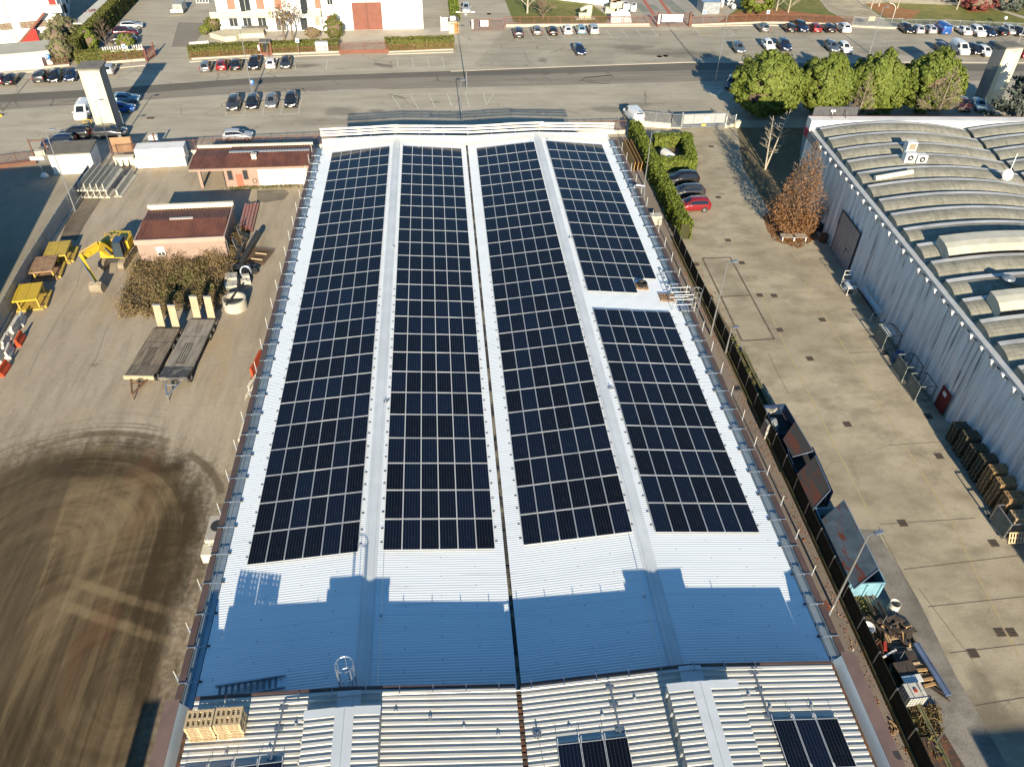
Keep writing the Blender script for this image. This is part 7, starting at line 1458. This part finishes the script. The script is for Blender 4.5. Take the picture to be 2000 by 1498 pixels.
def make_car(kind):
    W, ks, ws, rw, sw, wr = KEYS[kind]; Ys = [k[0] for k in ks]; L0 = Ys[-1] - Ys[0]
    def at_(y):
        for a, c in zip(ks[:-1], ks[1:]):
            if y <= c[0] + 1e-9:
                t = (y - a[0]) / (c[0] - a[0]); return [a[i] + (c[i] - a[i]) * t for i in range(1, 5)]
        return list(ks[-1][1:])
    st = sorted(set([round(v, 3) for v in np.linspace(Ys[0], Ys[-1], 22)] + Ys)); rings = []
    for y in st:
        w_, zs, wt, zt = at_(y); e = min(1.0, (min(y - Ys[0], Ys[-1] - y)) / .25); zb = .34 - .12 * e
        h = [(0, zb), (w_ * .85, zb), (w_ * .985, zb + .14), (w_, (zb + zs) / 2 + .05), (w_ * .98, zs), (wt, zt - .07), (wt * .86, zt - .012), (0, zt + .012)]
        rings.append([(x, y, z) for x, z in h] + [(-x, y, z) for x, z in h[::-1][1:-1]])
    b = MB(); n = len(rings[0]); b.add([p for r in rings for p in r], [(i * n + j, (i + 1) * n + j, (i + 1) * n + (j + 1) % n, i * n + (j + 1) % n) for i in range(len(rings) - 1) for j in range(n)] + [tuple(range(n)), tuple(range((len(rings) - 1) * n, len(rings) * n))[::-1]])
    t = thing('parked_car', None, 'car'); base = paint('car_black', (.012, .012, .014))
    wb_ = L0 * .31
    body = b.build('body', [base], t, smooth=True)
    for sx in (-1, 1):
        for y in (-wb_, wb_ * 1.02):
            w_ = at_(y)[0]; pr = [(sx * (w_ + .004), y + (wr + .06) * math.cos(a), wr + (wr + .06) * math.sin(a)) for a in np.linspace(0, PI, 9)] + [(sx * (w_ + .004), y - wr - .06, .26), (sx * (w_ + .004), y + wr + .06, .26)]
            MB().add(pr, [tuple(range(len(pr)))]).build('wheel_arch', m_dark, body)
    def glass(name, f, ys, us):
        m_ = MB(); m_.grid([[f(y, u) for u in us] for y in ys]); m_.build(name, m_cglass, t)
    def top(y, u):
        w_, zs, wt, zt = at_(y); x = u * wt * .93; return (x, y, zt + .022 - .065 * abs(u) ** 3)
    glass('windscreen', top, np.linspace(ws[0], ws[1], 4), np.linspace(-1, 1, 7)); glass('rear_window', top, np.linspace(rw[0], rw[1], 4), np.linspace(-.92, .92, 7))
    for sx in (-1, 1):
        def side(y, u, sx=sx):
            w_, zs, wt, zt = at_(y); a = (w_ * .98, zs); c = (wt, zt - .07); dx, dz = c[0] - a[0], c[1] - a[1]; l_ = math.hypot(dx, dz) + 1e-6
            return (sx * (a[0] + dx * u + .014 * dz / l_), y, a[1] + dz * u - .014 * dx / l_)
        glass('side_window', side, np.linspace(sw[0] + .1, sw[1], 8), (.1, .5, .88))
        for y in (-wb_, wb_ * 1.02):
            w_ = at_(y)[0]; m_ = MB(); m_.tube((sx * (w_ - .19), y, wr), (sx * (w_ + .012), y, wr), wr, 14); q = m_.build('wheel', m_tyre, t); MB().tube((sx * (w_ + .0125), y, wr), (sx * (w_ + .02), y, wr), wr * .62, 10).build('rim', m_rim, q)
        m_ = MB(); w_, zs, wt, zt = at_(Ys[-1] - .14); m_.cbox((sx * w_ * .76, Ys[-1] - .13, zs - .05), (.34, .16, .13), -sx * .35); m_.build('headlight', m_hl, t)
        m_ = MB(); w_, zs, wt, zt = at_(Ys[0] + .06); m_.cbox((sx * w_ * .86, Ys[0] + .05, zs - .02), (.2, .1, .22), sx * .2); m_.build('tail_light', m_tl, t)
        m_ = MB(); y = sw[1] + .05; w_ = at_(y)[0]; m_.cbox((sx * (w_ + .1), y, at_(y)[1] + .06), (.2, .1, .13)); m_.build('mirror', base, t)
    for y, s_ in ((Ys[0], -1), (Ys[-1], 1)): MB().box(-.25, .25, y - .012 if s_ < 0 else y, y if s_ < 0 else y + .012, .46, .57).build('number_plate', m_pl, t)
    return t, L0
PROTO = {k: None for k in KEYS}; LEN = {}
PC = {'black': (.012, .012, .014), 'dark grey': (.045, .047, .05), 'grey': (.16, .165, .17), 'silver': (.42, .43, .44), 'white': (.70, .70, .69), 'red': (.26, .012, .02), 'dark blue': (.012, .022, .06), 'blue': (.02, .10, .36), 'light blue': (.22, .36, .44), 'maroon': (.09, .012, .02), 'blue grey': (.11, .13, .16)}
KN = {'hatch': 'hatchback', 'estate': 'estate car', 'sedan': 'saloon car', 'suv': 'SUV', 'van': 'van'}
def car(px, py, kind, colr, face, label, group=None, rz=0.0, ctr=False):
    """face 's' shows its nose to the viewer, 'n' its tail; px,py is the near end on the ground (or the middle if ctr)"""
    x, y = g2(px, py); r = rz + (PI if face == 's' else 0)
    if PROTO[kind] is None:
        PROTO[kind], LEN[kind] = make_car(kind); o = PROTO[kind]
    else: o = dup(PROTO[kind], (0, 0, 0))
    L_ = LEN[kind] / 2
    if not ctr: x -= math.sin(rz) * L_; y += math.cos(rz) * L_
    o.location = (x, y, .01); o.rotation_euler = (0, 0, r); o['label'] = label.format(c=colr + ' ' + KN[kind])
    if group: o['group'] = group
    elif 'group' in o: del o['group']
    m = paint('car_' + colr.replace(' ', '_'), PC[colr])
    for ch in o.children:
        if ch.name.startswith(('body', 'mirror')): ch.material_slots[0].link = 'OBJECT'; ch.material_slots[0].material = m
    return o
def row(lst, desc, group, rz):
    n = len(lst)
    for i, (px, py, k, c, f) in enumerate(lst): car(px, py, k, c, f, '{c}, %s from the left %s' % (ORD[i], desc), group, rz)
row([(-3, 170, 'hatch', 'maroon', 'n'), (16, 171, 'sedan', 'black', 'n'), (77, 166, 'suv', 'dark grey', 'n'), (105, 165.5, 'hatch', 'black', 's'), (137, 163.5, 'sedan', 'dark blue', 's')], 'in the row left of the tower', 'cars parked left of the tower', .12)
car(212, 150, 'hatch', 'silver', 'n', '{c} half hidden behind the left tower', None, .1)
row([(401, 145, 'hatch', 'grey', 'n'), (433, 142, 'hatch', 'red', 'n'), (460, 142, 'sedan', 'black', 'n'), (496, 141.5, 'suv', 'black', 's'), (529, 138.5, 'hatch', 'white', 'n'), (558, 138.5, 'hatch', 'dark grey', 's')], 'in the row below the house hedge', 'cars parked below the house hedge', .06)
row([(455, 222, 'suv', 'dark grey', 's'), (492, 218.5, 'estate', 'black', 's'), (529.5, 216, 'hatch', 'grey', 's'), (568, 215.5, 'suv', 'black', 's')], 'of four south of the road', 'four cars parked south of the road', .05)
row([(1014, 78, 'suv', 'dark grey', 'n'), (1050, 73, 'hatch', 'grey', 'n'), (1081, 73.5, 'hatch', 'black', 'n'), (1110, 71.5, 'hatch', 'white', 'n'), (1136.5, 70.5, 'hatch', 'light blue', 'n'), (1161.5, 71.5, 'suv', 'silver', 'n')], 'of six below the lawn railing', 'six cars parked below the lawn railing', .0)
car(1136, 112, 'hatch', 'dark blue', 's', '{c} standing alone on the open parking ground, nose to the road', None, .08)
row([(1447, 108, 'hatch', 'blue grey', 's'), (1505, 102, 'hatch', 'white', 's'), (1537, 104, 'suv', 'dark blue', 's'), (1631, 106, 'estate', 'blue grey', 's'), (1656, 108, 'hatch', 'white', 's'), (1848, 109, 'hatch', 'dark grey', 's'), (1884, 112, 'van', 'white', 's'), (1910, 111, 'hatch', 'black', 's'), (1932, 115, 'hatch', 'white', 's'), (1952, 108, 'hatch', 'dark blue', 's')], 'in the row beyond the evergreen trees', 'cars parked beyond the evergreen trees', -.05)
row([(1495, 66.5, 'hatch', 'grey', 'n'), (1546, 67, 'hatch', 'black', 'n'), (1570, 67, 'suv', 'dark blue', 's'), (1596, 67, 'hatch', 'red', 'n'), (1624, 67.5, 'hatch', 'black', 'n'), (1653, 68, 'suv', 'white', 'n')], 'of six below the leaf bed railing', 'six cars parked below the leaf bed railing', -.03)
row([(1777, 69.5, 'estate', 'black', 's'), (1797, 70, 'hatch', 'silver', 'n'), (1821, 70, 'hatch', 'silver', 'n'), (1847, 71, 'van', 'blue', 'n'), (1890, 73, 'sedan', 'white', 'n'), (1917, 76, 'suv', 'white', 's'), (1938, 76, 'estate', 'dark blue', 's'), (1961, 74, 'hatch', 'black', 'n'), (1979, 71.5, 'hatch', 'silver', 's'), (1996, 75, 'hatch', 'black', 's')], 'along the grey mesh fence', 'cars parked along the grey mesh fence', -.06)
car(2004, 118, 'hatch', 'red', 's', '{c} at the right picture edge behind the right tower', None, -.05)
car(159, 240, 'van', 'white', 's', '{c} parked beside the left tower, nose to the viewer', None, .1)
car(244, 200, 'sedan', 'light blue', 's', '{c} in the shadow of the left tower, upper one of two', 'cars in the tower shadow', PI / 2 + .1, True)
car(238, 219, 'hatch', 'blue', 's', '{c} in the shadow of the left tower, lower one of two', 'cars in the tower shadow', PI / 2 + .1, True)
car(148, 270, 'suv', 'black', 'n', '{c} parked sideways between the left tower and the white hut', 'cars parked along the yard fence', PI / 2 + .08, True)
car(218, 267, 'suv', 'dark grey', 's', '{c} parked sideways at the foot of the left tower', 'cars parked along the yard fence', PI / 2 + .08, True)
car(118, 286, 'suv', 'dark blue', 'n', '{c} mostly hidden behind the white hut roof', 'cars parked along the yard fence', PI / 2 + .08, True)
car(466, 273, 'hatch', 'silver', 's', '{c} parked sideways behind the gatehouse railing', 'cars parked along the yard fence', PI / 2 + .05, True)
car(258, 57, 'hatch', 'silver', 's', '{c} in the shared drive beside the tall hedge, farthest of three', 'cars in the shared drive', PI / 2 + .25, True)
car(247, 71, 'suv', 'maroon', 's', '{c} in the shared drive beside the tall hedge, middle of three', 'cars in the shared drive', PI / 2 + .25, True)
car(243, 84, 'estate', 'dark grey', 's', '{c} in the shared drive beside the tall hedge, nearest of three', 'cars in the shared drive', PI / 2 + .25, True)
car(1426, 178, 'hatch', 'dark blue', 's', '{c} in the deep tree shadow beside the first evergreen tree', None, -.35)
car(1916, 222, 'sedan', 'light blue', 's', '{c} parked at the foot of the right tower', None, -.35)
car(1884, 222, 'hatch', 'maroon', 's', '{c} half hidden behind the last evergreen tree', None, -.3)
car(1247, 247, 'van', 'white', 'n', '{c} standing behind the grey bar fence at the hedge end', None, .15)
car(1330, 358, 'suv', 'black', 's', '{c} between hedges in the right yard, farthest of three', 'cars beside the long hedge', -PI / 2 + .05, True)
car(1340, 382, 'estate', 'dark grey', 's', '{c} beside the long hedge in the right yard, middle of three', 'cars beside the long hedge', -PI / 2 + .05, True)
car(1350, 410, 'suv', 'red', 's', 'bright red SUV beside the long hedge in the right yard', 'cars beside the long hedge', -PI / 2 + .04, True)
car(911, 28, 'sedan', 'silver', 's', '{c} on the drive behind the terracotta gate with the square notice', None, .0)
# ================================================================== VEGETATION
m_bark = mat('grey_bark', (.20, .165, .13), (.13, .105, .085), 4, .9, stretch=(3, 3, .6)); m_birch = mat('pale_bark', (.42, .37, .29), (.30, .26, .20), 3, .85); m_fine = mat('grey_brown_twig', (.27, .22, .16), (.20, .16, .115), 3, .9); m_twig = mat('brown_twig', (.19, .14, .10), (.14, .10, .075), 3, .9)
l_ever = leafmat('evergreen_leaf', (.085, .118, .020), (.11, .138, .024), (.175, .20, .038), .6); l_hedge = leafmat('laurel_leaf', (.105, .135, .018), (.075, .11, .016), (.19, .215, .035), 1.4); l_box = leafmat('clipped_hedge_leaf', (.10, .105, .022), (.08, .09, .02), (.15, .145, .04), 1.5)
l_olive = leafmat('olive_leaf', (.13, .13, .06), (.10, .105, .045), (.22, .21, .11), 1.0); l_cedar = leafmat('blue_cedar_needle', (.045, .06, .048), (.065, .08, .066), (.13, .15, .13), 1.2); l_beech = leafmat('dry_beech_leaf', (.20, .095, .038), (.16, .085, .042), (.27, .15, .075), .9)
l_dry = leafmat('dry_weed', (.185, .125, .06), (.13, .10, .045), (.27, .20, .105), .6); l_weed = leafmat('green_weed', (.09, .10, .03), (.13, .12, .045), (.16, .16, .06), 1.0); l_red = leafmat('fallen_leaf', (.30, .085, .035), (.24, .11, .05), (.36, .17, .07), 2.0); l_redsh = leafmat('red_shrub_leaf', (.20, .05, .045), (.14, .04, .04), (.28, .10, .08), 1.0)
def dirs(n):
    v = rng.normal(0, 1, (n, 3)); return v / np.linalg.norm(v, axis=1)[:, None]
def crown(c, r, nclump, nleaf, size, clump=.28, flat=0.0, low=-.8, lobes=None, aspect=1.5):
    """leaf clumps over an uneven ellipsoid, leaves also through the volume"""
    r = np.array(r); D = dirs(nclump * 2); D = D[D[:, 2] > low][:nclump]; n = len(D)
    k = 1 + .14 * np.sin(D[:, 0] * 5.1 + 1) * np.cos(D[:, 1] * 4.3) + rng.normal(0, .05, n); rad = np.where(rng.random(n) < .78, k * rng.uniform(.84, 1.0, n), rng.uniform(.4, .85, n))
    CC = D * rad[:, None] * r; cs = clump * rng.uniform(.6, 1.25, (n, 1)) * r.mean()
    P = np.repeat(CC, nleaf, 0); o = dirs(n * nleaf) * (rng.random((n * nleaf, 1)) ** .45) * np.repeat(cs, nleaf, 0); o[:, 2] *= .8
    P = P + o; N = o / (np.linalg.norm(o, axis=1)[:, None] + 1e-6) * 1.0 + np.repeat(D, nleaf, 0) * .8
    return leaves(P + np.array(c), N, size, .45, aspect)
def branches(b, p, d_, ln, r, depth, spread=.6, up=.15, n=3, minr=.012, shrink=.7):
    q = p + d_ * ln; b.tube(p, q, r, 5 if r > .05 else 3, max(r * .62, minr), cap=False)
    if depth == 0: return
    for k in range(n + (1 if random.random() < .4 else 0)):
        t = random.uniform(.45, 1.0); e = Vector((random.gauss(0, 1), random.gauss(0, 1), random.gauss(0, .6))); nd = (d_ + e.normalized() * spread + Vector((0, 0, up))).normalized()
        branches(b, p + d_ * ln * t, nd, ln * shrink * random.uniform(.75, 1.1), max(r * .55, minr), depth - 1, spread, up, n, minr, shrink)
def whorl(b, H_, r0, tiers, lmax, depth=2, ang=.25, taper=1.0, z0=.12):
    """straight leader with tiers of side branches (spread, pyramidal when bare)"""
    b.tube((0, 0, 0), (0, 0, H_), r0, 7, .02)
    for i in range(tiers):
        t = z0 + (1 - z0) * i / tiers; l_ = lmax * (1 - t) ** taper + .25; a = i * 2.4 + random.random()
        d_ = Vector((math.cos(a), math.sin(a), ang + .3 * random.random())).normalized(); branches(b, Vector((0, 0, H_ * t)), d_, l_ * .62, r0 * .33 * (1.1 - t), depth, .42, .06, 3, .012, .6)
# four big rounded evergreens
for i, (px, rx, h, lab) in enumerate(((1501, 5.4, 9.5, 'big rounded evergreen tree, leftmost of the four behind the shell roof hall'), (1616, 4.3, 9.0, 'big rounded evergreen tree, second from the left of the four'), (1714, 4.5, 9.3, 'big rounded evergreen tree, third from the left of the four'), (1819, 4.7, 9.4, 'big rounded evergreen tree, rightmost of the four beside the right tower'))):
    x, y, _ = GY(px, 168, 116.5)
    t = thing('evergreen_tree', lab, 'tree', (x, y, 0), rng.uniform(0, 6), 'rounded evergreen trees'); t.rotation_euler = (0, 0, 0)
    leafobj(crown((0, 0, h * .485), (rx * .92, rx * .85, h * .475), 620, 70, .27, .15, low=-.85, aspect=2.0), 'crown', l_ever, t)
    MB().ball((0, 0, h * .47), (rx * .7, rx * .62, h * .36), 14, 9).build('inner_twigs', m_twig, t)
    b = MB(); b.tube((0, 0, 0), (0, 0, h * .7), .32, 8, .1)
    for k in range(7): a = k * 2.4; b.tube((0, 0, 1.5 + k * .6), (2.2 * math.cos(a), 2.2 * math.sin(a), 3.2 + k * .7), .1, 5, .03)
    b.build('trunk', m_bark, t)
def bare(name, label, loc, fn, m, group=None):
    t = thing(name, label, 'tree', loc, 0, group); b = MB(); fn(b); b.build('branches', m, t); return t
random.seed(3)
bare('bare_tree', 'bare spreading tree in front of the gap between second and third evergreens', G(1668, 252), lambda b: whorl(b, 8.3, .14, 46, 3.0, 3, .6), m_fine, 'bare trees in front of the evergreens')
bare('bare_tree', 'bare wide tree in front of the rightmost evergreen', G(1822, 250), lambda b: whorl(b, 9.2, .17, 58, 4.3, 3, .45), m_fine, 'bare trees in front of the evergreens')
def twin(b):
    for dx, l_ in ((.25, 8.2), (-.1, 7.6)):
        p = Vector((0, 0, 0)); q = Vector((dx * 7, dx * 2, l_)); b.tube(p, q, .13, 6, .03)
        for k in range(18): t_ = .3 + .68 * k / 18; branches(b, p.lerp(q, t_), Vector((random.gauss(0, 1), random.gauss(0, 1), .7)).normalized(), 1.3 * (1.2 - t_), .03, 2, .5, .2, 2, .01)
bare('bare_tree', 'slim bare twin stemmed tree in the dark shade left of the shell roof hall', G(1494, 332), twin, m_birch)
t = thing('brown_leaved_tree', 'pyramidal tree with rust brown dry leaves beside the panel wall', 'tree', G(1546, 452), 0); b = MB(); whorl(b, 11.2, .18, 74, 3.9, 3, 1.1, .8); b.build('branches', m_twig, t)
hh = rng.uniform(.05, .97, 15000) ** 1.35; an = rng.uniform(0, 2 * PI, 15000); rr = (.3 + 3.7 * (1 - hh) ** .8 * np.minimum(1, .45 + hh * 2.6)) * np.sqrt(rng.uniform(.1, 1, 15000)) * (1 + .16 * np.sin(an * 5 + hh * 9))
P = np.stack([rr * np.cos(an), rr * np.sin(an), .5 + hh * 9.6], 1); keep = rng.random(15000) < np.clip(.85 - hh * .85, .02, 1); leafobj(leaves(P[keep], dirs(int(keep.sum())), .125, .3, 1.8), 'dry_leaves', l_beech, t)
t = thing('cedar_tree', 'dark blue green cedar at the right picture edge in front of the right tower', 'tree', G(1985, 250), 0)
Q = []
for k in range(60):
    z = 1 + 8 * rng.random(); a = rng.uniform(0, 2 * PI); l_ = 5.2 * (1 - z / 10.5) + .8; n_ = 90; tt = rng.uniform(.15, 1, n_); Q.append(np.stack([l_ * tt * np.cos(a) + rng.normal(0, .35, n_) * tt, l_ * tt * np.sin(a) + rng.normal(0, .35, n_) * tt, z - .5 * tt + rng.normal(0, .16, n_) + .6 * tt ** 2], 1))
Q = np.concatenate(Q); leafobj(leaves(Q, dirs(len(Q)) + np.array([0, 0, .6]), .30, .4, 2.4), 'crown', l_cedar, t); MB().tube((0, 0, 0), (0, 0, 9.5), .22, 7, .04).build('trunk', m_bark, t)
# trees of the northern gardens
random.seed(5)
def spreadtree(h, ln, depth=5):
    return lambda b: (b.tube((0, 0, 0), (0, 0, h), .2, 7, .15), [branches(b, Vector((0, 0, h)), Vector((math.cos(a), math.sin(a), 1.5)).normalized(), ln, .11, depth, .75, .12, 2, .025, .74) for a in (0, 1.6, 3.1, 4.7)])
for px, py, lab in ((556, 79, 'leafless knobbly street tree before the white house, left one'), (573, 79, 'leafless knobbly street tree before the white house, right one')):
    t = bare('bare_tree', lab, G(px, py), spreadtree(2.6, 1.35, 4), m_twig, 'leafless trees before the white house'); n = 420
    leafobj(crown((0, 0, 5.0), (2.2, 2.2, 2.0), 60, 8, .16, .2), 'crown', l_dry, t)  # dry seed clusters hanging in the leafless branches
bare('bare_tree', 'young bare tree at the corner of the shared drive', G(212, 101), lambda b: whorl(b, 5.4, .08, 26, 2.4, 2, .7, .6), m_twig)
bare('bare_tree', 'pale trunked bare tree on the lawn left of the cream sculpture', G(1030, 27), lambda b: whorl(b, 9, .22, 26, 3, 2, .6), m_birch)
t = bare('bare_tree', 'fine twigged bare tree at the lawn railing left of the cream sculpture', G(1060, 38), spreadtree(.5, 1.5, 5), m_twig)
for k, (px, py) in enumerate(((1516, 22), (1539, 26), (1700, 20), (1716, 14), (1752, 18), (1868, 20))):
    bare('bare_tree', 'bare garden tree at the top right, %s from the left' % ORD[k], G(px, py), lambda b: whorl(b, 7.5, .14, 20, 2.8, 2, .7), m_birch, 'bare garden trees at the top right')
bare('bare_tree', 'bare reddish tree beside the long white building', G(1908, 18), spreadtree(1.5, 1.6, 5), m_twig)
def bush(name, label, px, py, r, m, n=90, nl=40, size=.16, z=None, clump=.2, cat='shrub', group=None):
    x, y, _ = G(px, py); t = thing(name, label, cat, (x, y, 0), 0, group); z = r[2] if z is None else z
    leafobj(crown((0, 0, z), r, n, nl, size, clump, low=-.9), 'crown', m, t); MB().ball((0, 0, z), (r[0] * .75, r[1] * .75, r[2] * .8), 10, 7).build('inner_twigs', m_twig, t); MB().tube((0, 0, 0), (0, 0, z), .07, 6).build('trunk', m_bark, t)
bush('round_bush', 'clipped egg shaped bush in front of the white store building', 655, 78, (1.7, 1.6, 2.1), l_box, 130, 40); bush('round_bush', 'clipped round bush at the left corner of the white house', 419, 64, (1.4, 1.4, 1.3), l_box, 110, 40, z=1.5); bush('round_bush', 'small dark round bush in a planter left of the white house', 402, 68, (.9, .9, .8), l_hedge, 70, 40); bush('twiggy_bush', 'reddish twiggy bush before the white house door', 613, 75, (1.4, 1.2, 1.0), l_dry, 60, 24)
bush('olive_shrub', 'tall olive green shrub in front of the red staircase, upper one', 131, 78, (2.6, 2.3, 2.1), l_olive, 150, 50, .15); bush('olive_shrub', 'tall olive green shrub in front of the red staircase, middle one', 115, 97, (2.2, 2.0, 1.9), l_olive, 130, 50, .15); bush('olive_shrub', 'grey green shrub at the corner of the diagonal hedge', 125, 124, (1.9, 1.7, 2.0), l_olive, 130, 50, .15)
bush('dark_shrub', 'dark green shrub inside the diagonal hedge', 176, 100, (2.0, 1.6, 1.9), l_hedge, 110, 36); bush('dark_shrub', 'round dark shrub at the shared drive', 249, 94, (1.5, 1.3, 1.2), l_hedge, 90, 36); bush('dark_shrub', 'dense dark evergreen bush beside the leaf bed', 1474, 26, (3.4, 3.0, 3.2), l_hedge, 200, 46, .28)
bush('red_shrub', 'dark red shrub beside the long white building', 1908, 20, (3.6, 2.6, 1.6), l_redsh, 120, 36, .26); bush('grey_shrub', 'grey green shrub at the top right corner', 1972, 20, (4.6, 2.6, 2.0), l_cedar, 150, 40, .28); bush('red_twig_shrub', 'reddish bare shrub beside the canopy', 186, 52, (1.8, 1.6, 1.5), l_redsh, 50, 14, .14)
def hedge(name, label, pts, wd, h, m, dens=95, size=.17, rag=.12, group=None, z0=0.0):
    """clipped hedge along ground points"""
    t = thing(name, label, 'hedge', (*pts[0][:2], z0), 0, group); o = Vector((*pts[0][:2], 0)); Vs = []; core = MB()
    for a, c in zip(pts[:-1], pts[1:]):
        a, c = Vector((*a[:2], 0)) - o, Vector((*c[:2], 0)) - o; d_ = c - a; ln = d_.length; dn = d_ / ln; nv = Vector((-dn.y, dn.x, 0))
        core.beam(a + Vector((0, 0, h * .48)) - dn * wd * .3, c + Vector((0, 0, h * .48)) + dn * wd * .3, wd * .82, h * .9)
        n = int(dens * ln * (wd + 2 * h)); u = rng.uniform(-wd * .4, ln + wd * .4, n); k = rng.random(n); tw, th = wd / (wd + 2 * h), h / (wd + 2 * h)
        s_ = np.where(k < tw, rng.uniform(-wd / 2, wd / 2, n), np.where(k < tw + th, -wd / 2, wd / 2)); z = np.where(k < tw, h, rng.uniform(.05, h, n))
        wv = rag * np.sin(u * 2.3 + 1) * np.cos(u * .9) + rng.normal(0, rag * .7, n); nn = np.where((k < tw)[:, None], np.array([0, 0, 1.0]), np.where(((k >= tw) & (k < tw + th))[:, None], -np.array(nv), np.array(nv)))
        P = np.array(a) + u[:, None] * np.array(dn) + s_[:, None] * np.array(nv); P[:, 2] = z; P = P + nn * wv[:, None]
        Vs.append(leaves(P, nn, size, .55, 1.5))
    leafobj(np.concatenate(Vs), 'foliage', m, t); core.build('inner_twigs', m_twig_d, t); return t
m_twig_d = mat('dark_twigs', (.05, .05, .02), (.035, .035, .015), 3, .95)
hedge('laurel_hedge', 'long glossy green hedge between the alley and the right yard', [(28.0, 80.0), (28.0, 109.0)], 1.35, 2.2, l_hedge, 130, .19, .14)
q = [G(*p) for p in ((1282, 286), (1338, 284), (1348, 330), (1290, 333))]
hedge('laurel_hedge', 'square green hedge enclosing the white gas tank', [q[0], q[1], q[2], q[3]], 1.3, 1.6, l_hedge, 130, .18, .12)
hedge('clipped_hedge', 'tall diagonal hedge between the white factory and the shared drive', [G(150, 118), G(176, 92), G(214, 52), G(263, 0), G(285, -24)], 1.7, 3.2, l_box, 60, .22, .08)
hedge('clipped_hedge', 'low clipped hedge along the terracotta railing left of the tower top', [G(158, 124), G(215, 118), G(275, 113)], 1.5, 1.8, l_box, 75, .2, .08)
hedge('clipped_hedge', 'clipped hedge in front of the white house, left of the garden gate', [G(378, 112), G(420, 109), G(508, 104)], 1.9, 1.75, l_box, 85, .18, .07)
hedge('clipped_hedge', 'clipped hedge in front of the white house, right of the garden gate', [G(533, 104), G(618, 100)], 1.9, 1.75, l_box, 85, .18, .07); hedge('clipped_hedge', 'short clipped hedge between the grey cabinet and the wide gate', [G(640, 99), G(656, 98)], 1.9, 1.7, l_box, 85, .18, .07)
hedge('clipped_hedge', 'clipped hedge between the wide terracotta gate and the slatted rack', [G(760, 97), G(820, 96), G(880, 94)], 1.8, 1.9, l_box, 85, .18, .07); hedge('clipped_hedge', 'short green hedge behind the cream kiosk', [G(889, 42), G(884, 0), G(880, -30)], 1.6, 1.6, l_hedge, 60, .2, .1)
# weeds and dry bush between the shed and the trailers
def scatter(poly, n):
    xs = [p[0] for p in poly]; ys = [p[1] for p in poly]; out_ = []
    while len(out_) < n:
        x, y = rng.uniform(min(xs), max(xs)), rng.uniform(min(ys), max(ys)); c = False; j = len(poly) - 1
        for i in range(len(poly)):
            if ((poly[i][1] > y) != (poly[j][1] > y)) and x < (poly[j][0] - poly[i][0]) * (y - poly[i][1]) / (poly[j][1] - poly[i][1]) + poly[i][0]: c = not c
            j = i
        if c: out_.append((x, y))
    return out_
def weeds(name, label, poly, n, hgt, m, blades=26, size=.12, spread=.5):
    Q = []; D = []
    for x, y in scatter(poly, n):
        h = hgt * rng.uniform(.35, 1.15) * (.6 + .5 * math.sin(x * 1.3) * math.cos(y * 1.1) + .2); lean = rng.normal(0, .35, 2); k = blades; t = rng.random(k) ** .7
        Q.append(np.stack([x + lean[0] * t * h + rng.normal(0, spread * .4, k) * (t + .2), y + lean[1] * t * h + rng.normal(0, spread * .4, k) * (t + .2), t * h], 1)); D.append(np.tile([lean[0], lean[1], .5], (k, 1)))
    Q = np.concatenate(Q); o = leafobj(leaves(Q, dirs(len(Q)), size, .3, 3.2), name, m); tag(o, label, 'weeds', None, 'stuff'); return o
poly = pxs([(228, 622), (250, 560), (262, 516), (330, 512), (440, 506), (452, 545), (440, 575), (428, 612), (395, 600), (330, 618), (285, 626)])
weeds('dry_weeds', 'dry brown weeds and brambles between the pink shed and the trailers', poly, 900, 1.5, l_dry, 46, .065, .75)
weeds('green_weeds', 'green bramble leaves among the dry weeds below the pink shed', pxs([(300, 600), (330, 545), (400, 520), (425, 560), (400, 590)]), 130, 1.25, l_weed, 50, .09, .7)
weeds('dry_stems', 'dry brambles beside the black pipes', pxs([(446, 510), (455, 455), (474, 452), (472, 500), (460, 520)]), 80, 1.6, l_dry, 40, .06, .5)
weeds('verge_weeds', 'weeds growing along the kerb wall behind the skips', [(27.3, 8), (28.2, 8), (28.2, 60), (27.6, 60)], 260, .35, l_weed, 14, .10, .35)
weeds('gravel_weeds', 'weeds at the edge of the gravel below the tank', pxs([(1775, 1385), (1830, 1380), (1840, 1450), (1800, 1440)]), 160, .3, l_dry, 14, .09, .3)
weeds('gate_weeds', 'weeds along the foot of the gatehouse wall', [(-28, 94.6), (-17, 95.0), (-17, 95.5), (-28, 95.2)], 90, .25, l_weed, 12, .08, .3)
def litter(name, label, pts, n, m, size=.14):
    P = np.array([(x, y, .03 + .04 * rng.random()) for x, y in scatter(pts, n)]); tag(leafobj(leaves(P, np.tile([0, 0, 1.0], (n, 1)), size, .35, 1.3), name, m), label, 'leaves', None, 'stuff')
litter('fallen_leaves', 'strip of red brown fallen leaves along the alley fence', [(25.6, 18), (26.5, 18), (26.5, 78), (26.1, 78)], 650, l_red, .085)
litter('fallen_leaves', 'red brown leaves on the kerb behind the netting fence', [(28.55, 44), (29.1, 46), (28.6, 74), (27.9, 76)], 260, l_red, .09)
litter('fallen_leaves', 'ring of orange fallen leaves under the brown leaved tree', pxs([(1490, 420), (1540, 405), (1592, 425), (1590, 470), (1560, 486), (1510, 470)]), 2600, l_beech, .2)
